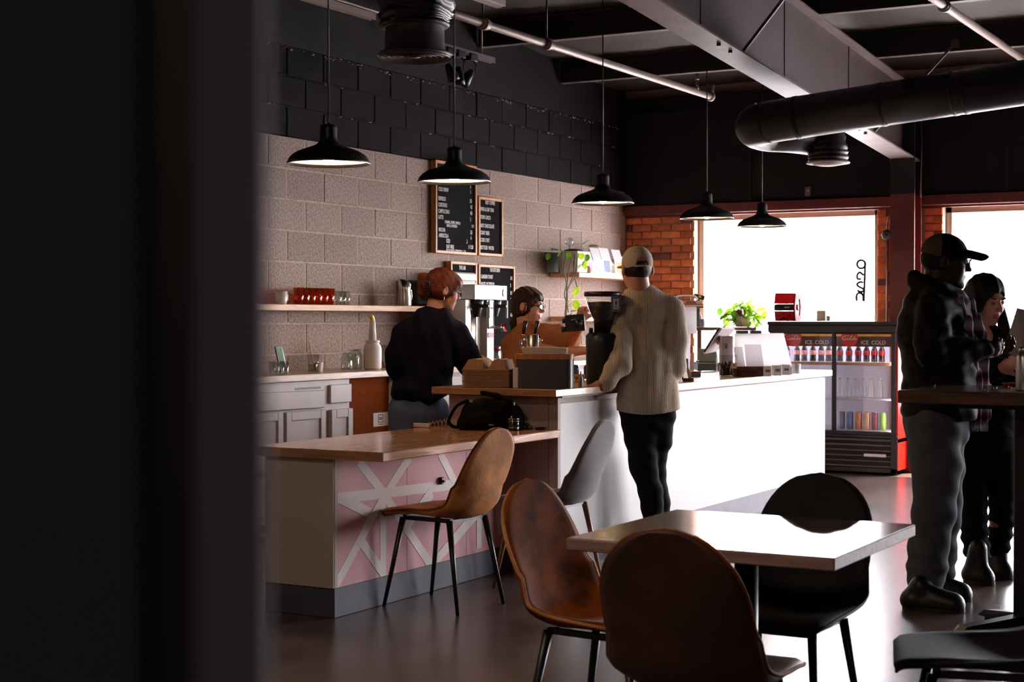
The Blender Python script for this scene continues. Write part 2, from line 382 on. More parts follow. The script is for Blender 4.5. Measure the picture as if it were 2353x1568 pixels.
# ---------------------------------------------------------------- implicit surfaces for bodies and cloth (numpy)
class SDF:
    """smooth union of tapered capsules and ellipsoids, meshed with surface nets"""
    def __init__(s, lo, hi, h):
        s.lo = np.array(lo, np.float32); s.h = h
        s.n = np.ceil((np.array(hi) - np.array(lo)) / h).astype(int) + 1
        s.F = np.full(s.n, 0.25, np.float32)
        s.ax = [s.lo[i] + h * np.arange(s.n[i], dtype=np.float32) for i in range(3)]
    def win(s, lo, hi):
        i0 = np.clip(np.floor((np.array(lo) - s.lo) / s.h).astype(int), 0, s.n)
        i1 = np.clip(np.ceil((np.array(hi) - s.lo) / s.h).astype(int) + 1, 0, s.n)
        if (i1 <= i0).any(): return None, None
        sl = tuple(slice(a, b) for a, b in zip(i0, i1))
        g = np.meshgrid(*[s.ax[i][sl[i]] for i in range(3)], indexing='ij')
        return sl, g
    def comb(s, sl, d, k, sub=False):
        F = s.F[sl]
        if sub: d = -d; a, b = -F, -d
        else: a, b = F, d
        if k > 0:
            hh = np.clip(0.5 + 0.5 * (b - a) / k, 0, 1)
            r = b * (1 - hh) + a * hh - k * hh * (1 - hh)
        else: r = np.minimum(a, b)
        s.F[sl] = -r if sub else r
    def cone(s, a, b, r0, r1=None, k=0.02, sub=False, flat=None):
        """flat=(yaw_degrees, ratio): radius is multiplied by ratio across the direction at yaw"""
        r1 = r0 if r1 is None else r1
        a = np.array(a, np.float32); b = np.array(b, np.float32); m = max(r0, r1) * (max(1, flat[1]) if flat else 1) + k + 3 * s.h + 0.01
        sl, g = s.win(np.minimum(a, b) - m, np.maximum(a, b) + m)
        if sl is None: return s
        p = [g[i] - a[i] for i in range(3)]; ba = b - a
        if flat:
            c, sn = math.cos(R(flat[0])), math.sin(R(flat[0])); q = flat[1]
            px = p[0] * c + p[1] * sn; py = (-p[0] * sn + p[1] * c) / q; p = [px, py, p[2]]
            ba = np.array([ba[0] * c + ba[1] * sn, (-ba[0] * sn + ba[1] * c) / q, ba[2]], np.float32)
        t = np.clip((p[0] * ba[0] + p[1] * ba[1] + p[2] * ba[2]) / max(float(ba @ ba), 1e-9), 0, 1)
        d = np.sqrt((p[0] - t * ba[0]) ** 2 + (p[1] - t * ba[1]) ** 2 + (p[2] - t * ba[2]) ** 2) - (r0 + (r1 - r0) * t)
        if flat: d = d * min(1.0, flat[1])
        s.comb(sl, d, k, sub); return s
    def ell(s, c, r, k=0.02, rot=None, sub=False):
        """rot: 3x3 matrix, columns are the ellipsoid's axes"""
        c = np.array(c, np.float32); r = np.array(r, np.float32); m = float(r.max()) + k + 3 * s.h + 0.01
        sl, g = s.win(c - m, c + m)
        if sl is None: return s
        p = [g[i] - c[i] for i in range(3)]
        if rot is not None: p = [p[0] * rot[0][j] + p[1] * rot[1][j] + p[2] * rot[2][j] for j in range(3)]
        k0 = np.sqrt(sum((p[i] / r[i]) ** 2 for i in range(3))); k1 = np.sqrt(sum((p[i] / r[i] ** 2) ** 2 for i in range(3)))
        s.comb(sl, k0 * (k0 - 1) / np.maximum(k1, 1e-6), k, sub); return s
    def plane(s, p, n, k=0.004):
        """cut away the side the normal points to"""
        g = np.meshgrid(*s.ax, indexing='ij', sparse=True); n = np.array(n, float); n /= np.linalg.norm(n)
        d = sum((g[i] - p[i]) * n[i] for i in range(3))
        s.F = np.maximum(s.F, d.astype(np.float32)); return s
    def fold(s, fn):
        g = np.meshgrid(*s.ax, indexing='ij', sparse=True); s.F = s.F + fn(*g).astype(np.float32); return s
    def cut(s, fn):
        g = np.meshgrid(*s.ax, indexing='ij', sparse=True); s.F = np.maximum(s.F, fn(*g).astype(np.float32)); return s
    def mesh(s):
        F = s.F; F[0] = F[-1] = 0.1; F[:, 0] = F[:, -1] = 0.1; F[:, :, 0] = F[:, :, -1] = 0.1
        I = F < 0
        nx, ny, nz = F.shape
        cnt = np.zeros((nx - 1, ny - 1, nz - 1), np.int8)
        for dx in (0, 1):
            for dy in (0, 1):
                for dz in (0, 1): cnt += I[dx:nx - 1 + dx, dy:ny - 1 + dy, dz:nz - 1 + dz]
        act = (cnt > 0) & (cnt < 8)
        ids = np.full(act.shape, -1, np.int64); ix = np.argwhere(act); ids[act] = np.arange(len(ix))
        acc = np.zeros((len(ix), 3)); num = np.zeros(len(ix))
        cor = [(a, b, c) for a in (0, 1) for b in (0, 1) for c in (0, 1)]
        val = {c: F[ix[:, 0] + c[0], ix[:, 1] + c[1], ix[:, 2] + c[2]] for c in cor}
        for c in cor:
            for axn in range(3):
                if c[axn]: continue
                e = list(c); e[axn] = 1; va, vb = val[c], val[tuple(e)]
                mk = (va < 0) != (vb < 0)
                t = va[mk] / (va[mk] - vb[mk])
                q = np.repeat(np.array([c], float), mk.sum(), 0); q[:, axn] = t
                acc[mk] += q; num[mk] += 1
        V = s.lo + s.h * (ix + acc / num[:, None])
        faces = []
        for axn in range(3):
            o = [0, 0, 0]; o[axn] = 1
            A = I[:nx - o[0], :ny - o[1], :nz - o[2]]; B = I[o[0]:, o[1]:, o[2]:]
            e = np.argwhere(A != B); flip = A[tuple(e.T)]
            u, w = [(1, 2), (2, 0), (0, 1)][axn]
            def idx(du, dw):
                q = e.copy(); q[:, u] -= du; q[:, w] -= dw
                return ids[q[:, 0], q[:, 1], q[:, 2]]
            Q = np.stack([idx(1, 1), idx(0, 1), idx(0, 0), idx(1, 0)], 1)
            Q[~flip] = Q[~flip][:, ::-1]
            faces.append(Q)
        return V, np.concatenate(faces)
    def obj(s, name, mats, parent=None, sel=None, smooth_it=2):
        V, Q = s.mesh()
        # a little Laplacian smoothing to take the voxel steps out
        for _ in range(smooth_it):
            acc = np.zeros_like(V); cn = np.zeros(len(V))
            for a in range(4):
                np.add.at(acc, Q[:, a], V[Q[:, (a + 1) % 4]]); np.add.at(cn, Q[:, a], 1)
            V = 0.5 * V + 0.5 * acc / np.maximum(cn, 1)[:, None]
        me = bpy.data.meshes.new(name)
        me.vertices.add(len(V)); me.vertices.foreach_set('co', V.astype(np.float32).ravel())
        me.loops.add(Q.size); me.loops.foreach_set('vertex_index', Q.astype(np.int32).ravel())
        me.polygons.add(len(Q)); me.polygons.foreach_set('loop_start', (np.arange(len(Q)) * 4).astype(np.int32))
        me.polygons.foreach_set('loop_total', np.full(len(Q), 4, np.int32)); me.polygons.foreach_set('use_smooth', np.ones(len(Q), bool))
        for m in (mats if isinstance(mats, (list, tuple)) else [mats]): me.materials.append(m)
        if sel is not None: me.polygons.foreach_set('material_index', sel(V[Q].mean(1)).astype(np.int32))
        me.update(calc_edges=True); me.validate()
        o = bpy.data.objects.new(name, me); link(o, parent)
        return o
# ================================================================ THE ROOM
XW, YB = -6.71, 14.30                     # inner faces of the block wall and of the window wall
pb = lambda y: 3.607 - 0.074 * (y - 11.42)  # underside of the roof purlins

b = MB(); b.box((-8, -6, -0.2), (8, 14.6, 0)); struct('floor', b, M['floor'], 'polished brown concrete floor')
b = MB(); b.box((-60, 14.6, -0.3), (60, 120, -0.12)); struct('ground', b, M['pavement'], 'pale pavement outside the windows')

# --- ceiling: sagging insulation facing between the purlins
b = MB(); NXc, NYc = 60, 90
vs = []; fs = []
for j in range(NYc + 1):
    y = -6 + 20.55 * j / NYc
    for i in range(NXc + 1):
        x = -6.95 + 14.5 * i / NXc
        ph = ((y - 11.42) / 1.4625) % 1.0
        vs.append((x, y, pb(y) + 0.205 - 0.05 * math.sin(PI * ph) * (0.7 + 0.5 * math.sin(x * 1.7 + y * 0.9)) + 0.006 * math.sin(9 * x + 4 * y)))
for j in range(NYc):
    for i in range(NXc):
        a = j * (NXc + 1) + i; fs.append((a, a + NXc + 1, a + NXc + 2, a + 1))
b.add(vs, fs, True)
b.box((-7, -6, 5.3), (7.6, 14.6, 5.4))
struct('ceiling', b, M['deck'], 'grey brown insulation facing under the roof')

# --- block wall on the left: every block is a part
b = MB(); b.box((XW - 0.35, -6, 0), (XW - 0.014, 14.6, 5.35)); wallL = struct('wall_left', b, M['mortar'], 'grey concrete block wall, painted black above')
LEDGE = 3.235
b = MB(); b.box((XW - 0.02, -6, LEDGE - 0.004), (XW - 0.0015, 14.3, 5.3)); part('upper_panel', b, M['panel_dark'], wallL, 'smooth black upper wall')
b = MB(); b.box((XW - 0.02, -6, 0), (XW - 0.0035, 14.3, 2.604)); part('grey_mortar', b, M['mortar'], wallL)
b = MB(); b.box((XW - 0.02, -6, 2.605), (XW - 0.009, 14.3, LEDGE)); part('black_mortar', b, M['mortar_dark'], wallL)
b = MB(); rs = random.Random(11)
for k in range(150):
    y = rs.uniform(8.2, 14.1); z = LEDGE - 0.022 + rs.gauss(0, 0.006) if k < 120 else 2.605 + 0.21 * rs.choice((1, 2)) + rs.gauss(0, 0.004)
    l = rs.uniform(0.006, 0.05); hh = rs.uniform(0.002, 0.007); x = XW + rs.uniform(0.001, 0.005)
    b.add([(XW - 0.01, y, z - hh), (x, y + l * 0.2, z - hh), (x, y + l * 0.8, z - hh * 0.6), (XW - 0.01, y + l, z - hh), (XW - 0.01, y + l * 0.1, z + hh), (x - 0.001, y + l * 0.4, z + hh * 0.7), (XW - 0.01, y + l * 0.9, z + hh)], [(0, 1, 5, 4), (1, 2, 5), (2, 3, 6, 5), (4, 5, 6), (0, 3, 2, 1)])
part('chipped_mortar', b, M['mortar'], wallL, 'pale chips in the black paint', 'stuff')
CH, BL = 0.2135, 0.427
def chunk(l, h, dz=0.0):
    q = MB(); q.box((-0.03, 0.005, 0.005), (0.0, l - 0.006, h - 0.006), 0.004); return q
me_g = chunk(BL, CH).mesh('block', M['block']); me_k = chunk(BL, 0.21).mesh('block', M['block_dark'])
me_h = chunk(BL / 2 + 0.02, CH).mesh('block', M['block']); 
y0 = onX(703, 500, XW).y % BL
for r in range(-3, 9):
    z = 2.605 + (r * 0.21 if r >= 0 else 0); 
for r in range(3):                                   # black courses
    z = 2.605 + 0.21 * r
    y = 6.2 + ((y0 + (BL / 2 if r % 2 == 0 else 0)) - 6.2) % BL
    while y < 14.28:
        o = part('block', me_k, None, wallL); o.location = (XW + random.uniform(-0.0018, 0.0028), y, z)
        if y + BL > 14.3: o.scale = (1, (14.295 - y) / BL, 1)
        y += BL
for r in range(1, 11):                               # bare grey courses
    z = 2.605 - CH * r
    y = 6.2 + ((y0 + (BL / 2 if r % 2 == 0 else 0)) - 6.2) % BL
    while y < 14.28:
        o = part('block', me_g, None, wallL); o.location = (XW + random.uniform(-0.0018, 0.0028), y, z)
        if y + BL > 14.3: o.scale = (1, (14.295 - y) / BL, 1)
        y += BL

# --- other walls (out of the picture)
b = MB(); b.box((7.0, -6, 0), (7.3, 14.6, 5.35)); struct('wall_right', b, M['drywall'])
b = MB(); b.box((-7, -6.3, 0), (7.3, -6, 5.35)); struct('wall_front', b, M['drywall'])

# --- window wall
ZS, ZH = 0.55, 2.365
OPEN = [(-5.99, -4.20), (-3.605, -1.70), (-1.25, 0.75), (1.20, 3.20), (3.65, 5.65)]
b = MB()
b.box((-7, YB + 0.02, ZH), (7.2, YB + 0.27, 4.2))
edges = [-7.0] + [v for o in OPEN for v in o] + [7.2]
for k in range(0, len(edges), 2): b.box((edges[k], YB + 0.02, -0.1), (edges[k + 1], YB + 0.27, ZH))
for x0, x1 in OPEN: b.box((x0, YB + 0.02, -0.1), (x1, YB + 0.27, ZS))
wallB = struct('wall_back', b, M['brick_mortar'], 'brick window wall under a black soffit')
b = MB(); b.box((XW, YB - 0.03, 2.455), (7, YB + 0.03, 3.50)); part('soffit_panel', b, M['soffit'], wallB, 'black boarded wall above the windows')
b = MB()
for x in (-5.42, -3.05): b.box((x, YB - 0.04, 2.455), (x + 0.03, YB - 0.028, 3.4))
b.box((XW, YB - 0.06, 3.36), (7, YB - 0.025, 3.5)); part('soffit_batten', b, M['black'], wallB)
b = MB(); b.box((XW + 0.01, YB - 0.07, 2.368), (-3.98, YB + 0.03, 2.462), 0.006); b.box((-3.77, YB - 0.07, 2.368), (6.9, YB + 0.03, 2.462), 0.006)
b.box((XW + 0.01, YB - 0.02, 2.35), (6.9, YB + 0.02, 2.37)); part('lintel', b, M['lintel'], wallB, 'oxblood steel lintel over the windows')
BH, BW = 0.0697, 0.208
def brick_me(l): 
    q = MB(); q.box((0.005, -0.012, 0.005), (l - 0.005, 0.03, BH - 0.005), 0.003); return q
bm1 = [brick_me(BW).mesh('brick', M['brick']), brick_me(BW).mesh('brick', M['brick_dark'])]
def brick_run(x0, x1, zlo, ph):
    n = 0; z = 2.352 - BH
    while z > zlo:
        x = x0 - ((ph + n % 2 * 0.5) % 1.0) * BW
        while x < x1 - 0.012:
            a = max(x, x0); e = min(x + BW, x1)
            if e - a > 0.03:
                o = part('brick', bm1[1 if random.random() < 0.25 else 0], None, wallB)
                o.location = (a, YB + 0.015 + random.uniform(-0.003, 0.003), z); o.scale = ((e - a) / BW, 1, 1)
            x += BW
        z -= BH; n += 1
brick_run(XW + 0.005, -5.99, 0.9, 0.2)
brick_run(-4.195, -3.985, 1.2, 0.6)
brick_run(-3.765, -3.605, 1.15, 0.1)
for k, (x0, x1) in enumerate(OPEN):
    b = MB(); yf = YB + 0.12
    b.box((x0, yf, ZS), (x0 + 0.055, yf + 0.09, ZH), 0.004); b.box((x1 - 0.055, yf, ZS), (x1, yf + 0.09, ZH), 0.004)
    b.box((x0, yf, ZS), (x1, yf + 0.09, ZS + 0.055), 0.004); b.box((x0, yf, ZH - 0.06), (x1, yf + 0.09, ZH), 0.004)
    w = struct('window_%d' % (k + 1), b, M['alu'], 'aluminium shopfront window frame')
    b = MB(); b.box((x0 + 0.05, yf + 0.04, ZS + 0.05), (x1 - 0.05, yf + 0.048, ZH - 0.055)); part('pane', b, M['glass'], w)
    b = MB(); b.box((x0, YB - 0.03, ZS - 0.03), (x1, YB + 0.12, ZS), 0.004); part('sill', b, M['pine'], w)
    pl = bpy.data.lights.new('window_portal', 'AREA'); pl.shape = 'RECTANGLE'; pl.size = x1 - x0; pl.size_y = ZH - ZS; pl.cycles.is_portal = True
    po = bpy.data.objects.new('window_portal', pl); COL.objects.link(po); po.location = ((x0 + x1) / 2, YB + 0.30, (ZS + ZH) / 2); po.rotation_euler = (-PI / 2, 0, 0)

# --- steel: column, rafter, purlins
b = MB(); b.box((-3.985, 13.98, 0), (-3.77, 14.0, 2.46)); b.box((-3.985, 14.2, 0), (-3.77, 14.22, 2.46)); b.box((-3.89, 13.99, 0), (-3.865, 14.21, 2.46))
t = struct('column', b, M['lintel'], 'oxblood steel column between the two windows')
b = MB(); b.box((-3.985, 13.98, 2.46), (-3.77, 14.0, 3.3)); b.box((-3.985, 14.2, 2.46), (-3.77, 14.22, 3.3)); b.box((-3.89, 13.99, 2.46), (-3.865, 14.21, 3.3))
part('column_top', b, M['steel_black'], t, 'black upper end of the column')
rb = lambda y: 2.769 + 0.076 * (14.2 - y)
def sloped(b, x0, x1, y0, y1, f0, f1):
    vs = [(x, y, f(y)) for f in (f0, f1) for y in (y0, y1) for x in (x0, x1)]
    b.add(vs, [(0, 2, 3, 1), (4, 5, 7, 6), (0, 1, 5, 4), (2, 6, 7, 3), (0, 4, 6, 2), (1, 3, 7, 5)])
b = MB(); sloped(b, -3.886, -3.874, -5.5, 14.15, lambda y: rb(y), lambda y: pb(y) - 0.004)
t = struct('roof_beam', b, M['beam_web'], 'tapered steel rafter falling to the oxblood column')
b = MB(); sloped(b, -3.985, -3.775, -5.5, 14.2, lambda y: rb(y) - 0.014, rb); part('flange', b, M['steel_dark'], t)
b = MB(); sloped(b, -3.97, -3.79, -5.5, 14.15, lambda y: pb(y) - 0.016, lambda y: pb(y) - 0.003); part('flange', b, M['steel_dark'], t)
for y in (9.35, 10.9, 12.4):
    b = MB(); sloped(b, -3.874, -3.868, y, y + 0.02, lambda q: rb(q), lambda q: pb(q) - 0.015); part('splice_bar', b, M['beam_web'], t)
for y in (9.55, 9.75, 12.55, 12.72):
    b = MB(); b.cyl((-3.83, y, rb(y) - 0.03), (-3.83, y, rb(y) - 0.01), 0.014, n=6, smooth=False); part('bolt', b, M['steel_black'], t)
for k in range(6):
    y = 12.883 - 1.4625 * k
    b = MB(); b.box((-6.70, y, pb(y)), (6.9, y + 0.012, pb(y) + 0.2)); fl = MB(); fl.box((-6.70, y, pb(y) - 0.006), (6.9, y + 0.075, pb(y) + 0.004)); b.box((-6.7, y - 0.06, pb(y) + 0.19), (6.9, y + 0.01, pb(y) + 0.2))
    pn_ = struct('roof_purlin_beam', b, M['purlin'], 'dark steel purlin under the roof').name
    part('bottom_flange', fl, M['steel_dark'], bpy.data.objects[pn_])
def brace(y, dx, py):
    b = MB(); b.cyl((-3.80, y, rb(y) + 0.01), (-3.80 + dx, py, pb(py) + 0.06), 0.014, n=4, smooth=False)
    b.box((-3.80 + dx - 0.03, py - 0.012, pb(py) + 0.02), (-3.80 + dx + 0.03, py, pb(py) + 0.09))
    return struct('flange_brace_beam', b, M['steel_dark'], 'diagonal brace from the rafter to a purlin')
brace(9.9, 0.55, 9.958); brace(12.85, 0.65, 12.883)

# --- the blurred door jamb close to the lens
b = MB(); b.box((-0.0836, 0.42, 0), (-0.0650, 0.428, 3.0), 0.001)
t = struct('trim_1', b, M['jamb'], 'charcoal door jamb, out of focus close to the camera')
t.rotation_euler = (0, 0, R(YAW))
b = MB(); b.box((-0.110, 0.43, 0), (-0.078, 0.436, 3.0)); b.box((-0.30, 0.404, 0), (-0.097, 0.434, 3.0)); part('groove', b, M['black'], t)  # flat black carries the shade of the recess
b = MB(); b.box((-0.30, 0.40, 0), (-0.0935, 0.404, 3.0), 0.001); part('casing', b, M['jamb_shaded'], t)

# ================================================================ OVERHEAD
# --- pendants
def pendant(px, py, label):
    p = onX(px, py, -4.65); rim = 2.118
    t = thing('pendant_lamp', label, 'lamp', (-4.65, p.y, rim), group='black pendant lamps over the bar')
    out = [(0.205, 0.0), (0.207, 0.006), (0.202, 0.014), (0.194, 0.030), (0.178, 0.047), (0.151, 0.063), (0.114, 0.077), (0.080, 0.088), (0.058, 0.099), (0.047, 0.113), (0.043, 0.130), (0.0425, 0.178), (0.040, 0.190), (0.030, 0.196), (0.008, 0.1975), (0.006, 0.207)]
    b = MB(); b.lathe(out + [(0.0, 0.207)], 40, cap=False); b.lathe([(0.205, 0.0), (0.2015, 0.001), (0.196, 0.0155)], 40, cap=False)
    part('shade', b, M['black_metal'], t)
    b = MB(); b.lathe([(0.204, 0.001), (0.198, 0.014), (0.190, 0.029), (0.174, 0.045), (0.147, 0.060), (0.110, 0.073), (0.07, 0.085), (0.0, 0.092)], 40, cap=False)
    part('shade_lining', b, M['shade_in'], t, 'white inside of the shade')
    b = MB(); b.ball((0, 0, 0.036), (0.031, 0.031, 0.036), 14, 10); b.cyl((0, 0, 0.062), (0, 0, 0.092), 0.018); part('bulb', b, M['bulb'], t, 'glowing warm bulb')
    top = pb(p.y) + 0.17 - rim
    b = MB(); b.cyl((0, 0, 0.205), (0, 0, top), 0.0042, n=8); part('cord', b, M['black'], t)
    b = MB(); b.lathe([(0.06, top - 0.03), (0.06, top), (0, top)], 20); part('ceiling_canopy', b, M['black_metal'], t)
pendant(755, 370, 'lit black pendant lamp nearest the blurred door jamb')
pendant(1044, 420, 'lit black pendant lamp in front of the tall menu board')
pendant(1385, 470, 'lit black pendant lamp hanging where the grey block wall nears the brick')
pendant(1624, 503, 'lit black pendant lamp in front of the brick edge of the window')
pendant(1751, 518, 'lit black pendant lamp in front of the bright window, smallest of the row')

# --- hanging air diffuser, upper left
c = at(953, 128, 8.5)
t = thing('air_duct', 'black wrapped round air duct dropping to a diffuser above the bar', 'duct', (c.x, c.y, c.z))
b = MB(); b.lathe([(0.20, 0.0), (0.195, 0.008), (0.16, 0.03), (0.156, 0.16), (0.156, 0.165)], 36, cap=False); part('collar', b, M['duct_grey'], t, 'grey metal collar')
b = MB()
for r in (0.185, 0.15, 0.118, 0.086, 0.054):
    b.lathe([(r, -0.004), (r + 0.006, -0.018 + 0.05 * (0.2 - r)), (r - 0.016, 0.012), (r, -0.004)], 36, cap=False)
b.lathe([(0.0, -0.012), (0.03, -0.01), (0.0, 0.0)], 20); b.lathe([(0.2, 0.002), (0.19, 0.012), (0, 0.014)], 30)
part('diffuser_ring', b, M['steel_dark'], t, 'concentric diffuser rings', kind=None)
b = MB(); pts = bez([(0.0, 0, 0.15), (0.0, 0, 0.24), (0.025, 0.02, 0.42), (0.06, 0.04, 0.65), (0.08, 0.06, 1.0)], 9)
rr = [0.166 + 0.03 * min(1, i / 12) + 0.010 * math.sin(i * 2.1) for i in range(len(pts))]; rr[0] = 0.176
b.tube(pts, rr, 26)
for i, v in enumerate(b.v):
    a = math.atan2(v[1], v[0]); q = 0.010 * math.sin(5 * a + 17 * v[2]) + 0.006 * math.sin(11 * a - 29 * v[2]); b.v[i] = (v[0] + q * math.cos(a), v[1] + q * math.sin(a), v[2])
part('wrap', b, M['duct'], t)
b = MB(); b.lathe([(0.178, 0.15), (0.186, 0.158), (0.186, 0.168), (0.176, 0.176)], 32); part('clamp_band', b, M['black'], t)

# --- big horizontal duct, right
P0 = at(1762, 281, 11.3); P1 = onY(2640, 146, P0.y)
t = thing('air_duct', 'long black round air duct crossing under the rafter', 'duct', tuple(P0))
dv = P1 - P0
b = MB(); b.tube([(0, 0, 0), tuple(dv)], 0.148, 32); part('duct_run', b, M['duct'], t)
for s_ in (0.09, 0.33, 0.52, 0.55, 0.8):
    q = dv * s_; e = dv.normalized() * 0.012
    b = MB(); b.tube([q - e, q + e], 0.1515, 32); part('joint_band', b, M['steel_black'], t)
b = MB(); C2 = at(1903, 330, 11.75) - P0
pts = bez([(0.02, 0, 0), (-0.08, 0.03, -0.008), (-0.125, 0.13, -0.02), (-0.10, 0.30, -0.03), (0.02, 0.42, -0.035), (C2.x - 0.12, C2.y, -0.04), (C2.x - 0.02, C2.y, -0.055)], 8)
b.tube(pts, [0.15 - 0.012 * i / len(pts) for i in range(len(pts))], 28); part('elbow', b, M['duct'], t)
b = MB(); pts = bez([(C2.x - 0.1, C2.y, -0.05), (C2.x - 0.01, C2.y, -0.09), (C2.x, C2.y, -0.17), (C2.x, C2.y, C2.z - 0.13)], 7)
b.tube(pts, [0.138 + 0.006 * math.sin(i * 1.9) for i in range(len(pts))], 26)
for i, v in enumerate(b.v):
    a = math.atan2(v[1] - C2.y, v[0] - C2.x); q = 0.007 * math.sin(4 * a + 30 * v[2]); b.v[i] = (v[0] + q * math.cos(a), v[1] + q * math.sin(a), v[2])
part('flexible_drop', b, M['duct'], t)
b = MB(); b.lathe([(0.158, C2.z - 0.148), (0.16, C2.z - 0.14), (0.13, C2.z - 0.125)], 30, (C2.x, C2.y, 0)); b.lathe([(0.06, C2.z - 0.165), (0.11, C2.z - 0.155), (0.11, C2.z - 0.15)], 24, (C2.x, C2.y, 0))
part('diffuser', b, M['white'], t, 'pale round diffuser plate')

# --- sprinkler pipes
def pipe(x, z, y0, y1, joints, label):
    t = thing('sprinkler_pipe', label, 'pipe', (x, y0, z))
    b = MB(); b.cyl((0, 0, 0), (0, y1 - y0, 0), 0.027, n=16); part('pipe_run', b, M['pipe'], t)
    for y in joints:
        b = MB(); b.cyl((0, y - y0 - 0.05, 0), (0, y - y0 + 0.05, 0), 0.036, n=16); b.cyl((0, y - y0 - 0.012, 0), (0, y - y0 + 0.012, 0), 0.042, n=16); part('coupling', b, M['pipe'], t)
        b = MB(); b.cyl((0, y - y0, 0.03), (0, y - y0, pb(y) + 0.15 - z), 0.007, n=8); part('hanger_rod', b, M['steel_black'], t)
    b = MB(); b.ball((0, y1 - y0, 0), 0.042); b.cyl((0, y1 - y0, 0), (0, y1 - y0, 0.1), 0.03); part('end_elbow', b, M['pipe'], t)
    return t
xa = onZ(1300, 115, 3.2).x
t = pipe(xa, 3.2, 5.5, onZ(1630, 222, 3.2).y, [onX(1110, 45, xa).y, onX(1256, 95, xa).y], 'grey sprinkler pipe running below the purlins towards the windows')
b = MB(); yy = onZ(1600, 212, 3.2).y - 5.5; b.cyl((0, yy, 0), (0, yy, 0.09), 0.016); b.lathe([(0.02, 0.1), (0.008, 0.12), (0.018, 0.15), (0.0, 0.155)], 10, (0, yy, 0)); part('sprinkler_head', b, M['chrome'], t)
xa = onZ(2250, 68, 3.4).x
pipe(xa, 3.4, 7.5, 13.6, [onX(2170, 12, xa).y], 'grey sprinkler pipe passing behind the big duct')

# --- track lights
XT = -5.6
p0 = onX(905, 72, XT); p1 = onX(1133, 137, XT); ZT = p1.z
t = thing('track_light', 'black track rail with three spot heads beside the hanging diffuser', 'light', (XT, p1.y, ZT))
L_ = p1.y - p0.y
b = MB(); b.box((-0.018, -L_, 0), (0.018, 0, 0.012)); b.box((-0.018, -L_, -0.028), (-0.012, 0, 0)); b.box((0.012, -L_, -0.028), (0.018, 0, 0)); part('rail', b, M['steel_dark'], t)
b = MB(); b.cyl((0, onX(1107, 130, XT).y - p1.y, 0.01), (0, onX(1107, 130, XT).y - p1.y, 0.75), 0.006, n=8); part('drop_rod', b, M['pipe'], t)
for px, tilt, az in ((1030, 0.45, -0.6), (1054, 0.05, 0.2), (1082, 0.6, 2.4)):
    yq = onX(px, 115, XT).y - p1.y
    M4 = Matrix.Translation((0.0, yq, -0.13)) @ Matrix.Rotation(az, 4, 'Z') @ Matrix.Rotation(tilt, 4, 'X')
    b = MB(); b.box((-0.03, yq - 0.05, -0.055), (0.03, yq + 0.05, -0.005), 0.004)
    b.tube([(0.02, yq, -0.05), (0.045, yq, -0.09), (0.035, yq, -0.14)], 0.006, 6)
    b.lathe([(0.0, 0.02), (0.018, 0.015), (0.030, -0.025), (0.039, -0.075), (0.041, -0.105), (0.035, -0.105), (0.03, -0.07), (0.0, -0.06)], 20, M=M4, cap=False)
    h = part('spot_head', b, M['black_metal'], t)
    b = MB(); b.lathe([(0.034, -0.098), (0.0, -0.096)], 18, M=M4); part('lens', b, M['alu'], h)
q0 = onX(640, -30, XT); q1 = onX(858, 36, XT)
t = thing('track_light_rail', 'pale track rail with a bent conduit at the top edge above the black wall', 'rail', (XT, q1.y, q1.z))
b = MB(); b.box((-0.02, q0.y - q1.y, 0.0), (0.02, 0, 0.014)); b.box((-0.02, q0.y - q1.y, -0.03), (-0.014, 0, 0)); b.box((0.014, q0.y - q1.y, -0.03), (0.02, 0, 0)); part('rail', b, M['pipe'], t)
b = MB(); b.tube(bez([(0, -1.2, 0.03), (0, -0.05, 0.03), (0, 0.08, 0.015), (0, 0.22, -0.10), (0, 0.34, -0.22)], 6), 0.011, 8); part('conduit', b, M['pipe'], t)
b = MB(); b.cyl((0, -0.35, 0.02), (0, -0.35, 0.8), 0.006, n=8); part('drop_rod', b, M['pipe'], t)
q1 = onX(1153, 16, -4.9); q0 = onX(1060, -28, -4.9)
t = thing('strip_light', 'short bright metal light rail beside the sprinkler pipe', 'light', (-4.9, q1.y, q1.z))
b = MB(); b.box((-0.03, q0.y - q1.y, 0), (0.03, 0, 0.04), 0.004); part('housing', b, M['white'], t)
b = MB(); b.box((-0.02, q0.y - q1.y, -0.012), (0.02, -0.03, 0.0)); part('diffuser', b, M['ceramic'], t)
b = MB(); b.cyl((0, -0.3, 0.03), (0, -0.3, 0.6), 0.006, n=8); part('drop_rod', b, M['pipe'], t)

# --- junction box, conduit and cables by the column
c = onY(2038, 540, YB - 0.03)
t = thing('junction_box', 'grey round junction box with a conduit on the brick by the column', 'electrical box', (c.x, YB - 0.004, c.z))
b = MB(); b.lathe([(0.05, 0), (0.05, 0.03), (0.046, 0.035), (0, 0.035)], 8, M=Matrix.Rotation(PI / 2, 4, 'X')); part('box_body', b, M['duct_grey'], t)
b = MB(); b.cyl((0, -0.012, -0.04), (0, -0.012, -1.2), 0.011, n=10); part('conduit', b, M['pipe'], t)
b = MB(); u = lambda px, py: onY(px, py, YB - 0.04) - Vector((c.x, YB - 0.004, c.z))
b.tube(bez([u(2038, 525), u(2042, 500), u(2055, 478), u(2056, 440), u(2050, 385), u(2043, 358)], 6), 0.008, 8); part('cable', b, M['pipe'], t)
b = MB(); b.lathe([(0.012, 0), (0.012, 0.004), (0, 0.004)], 10, M=Matrix.Translation((0, -0.036, 0)) @ Matrix.Rotation(PI / 2, 4, 'X')); part('cover_screw', b, M['black'], t)
b = MB(); b.tube([onY(2116, 250, 14.2), onY(2118, 330, 14.2), onY(2115, 455, 14.2)], 0.008, 8)
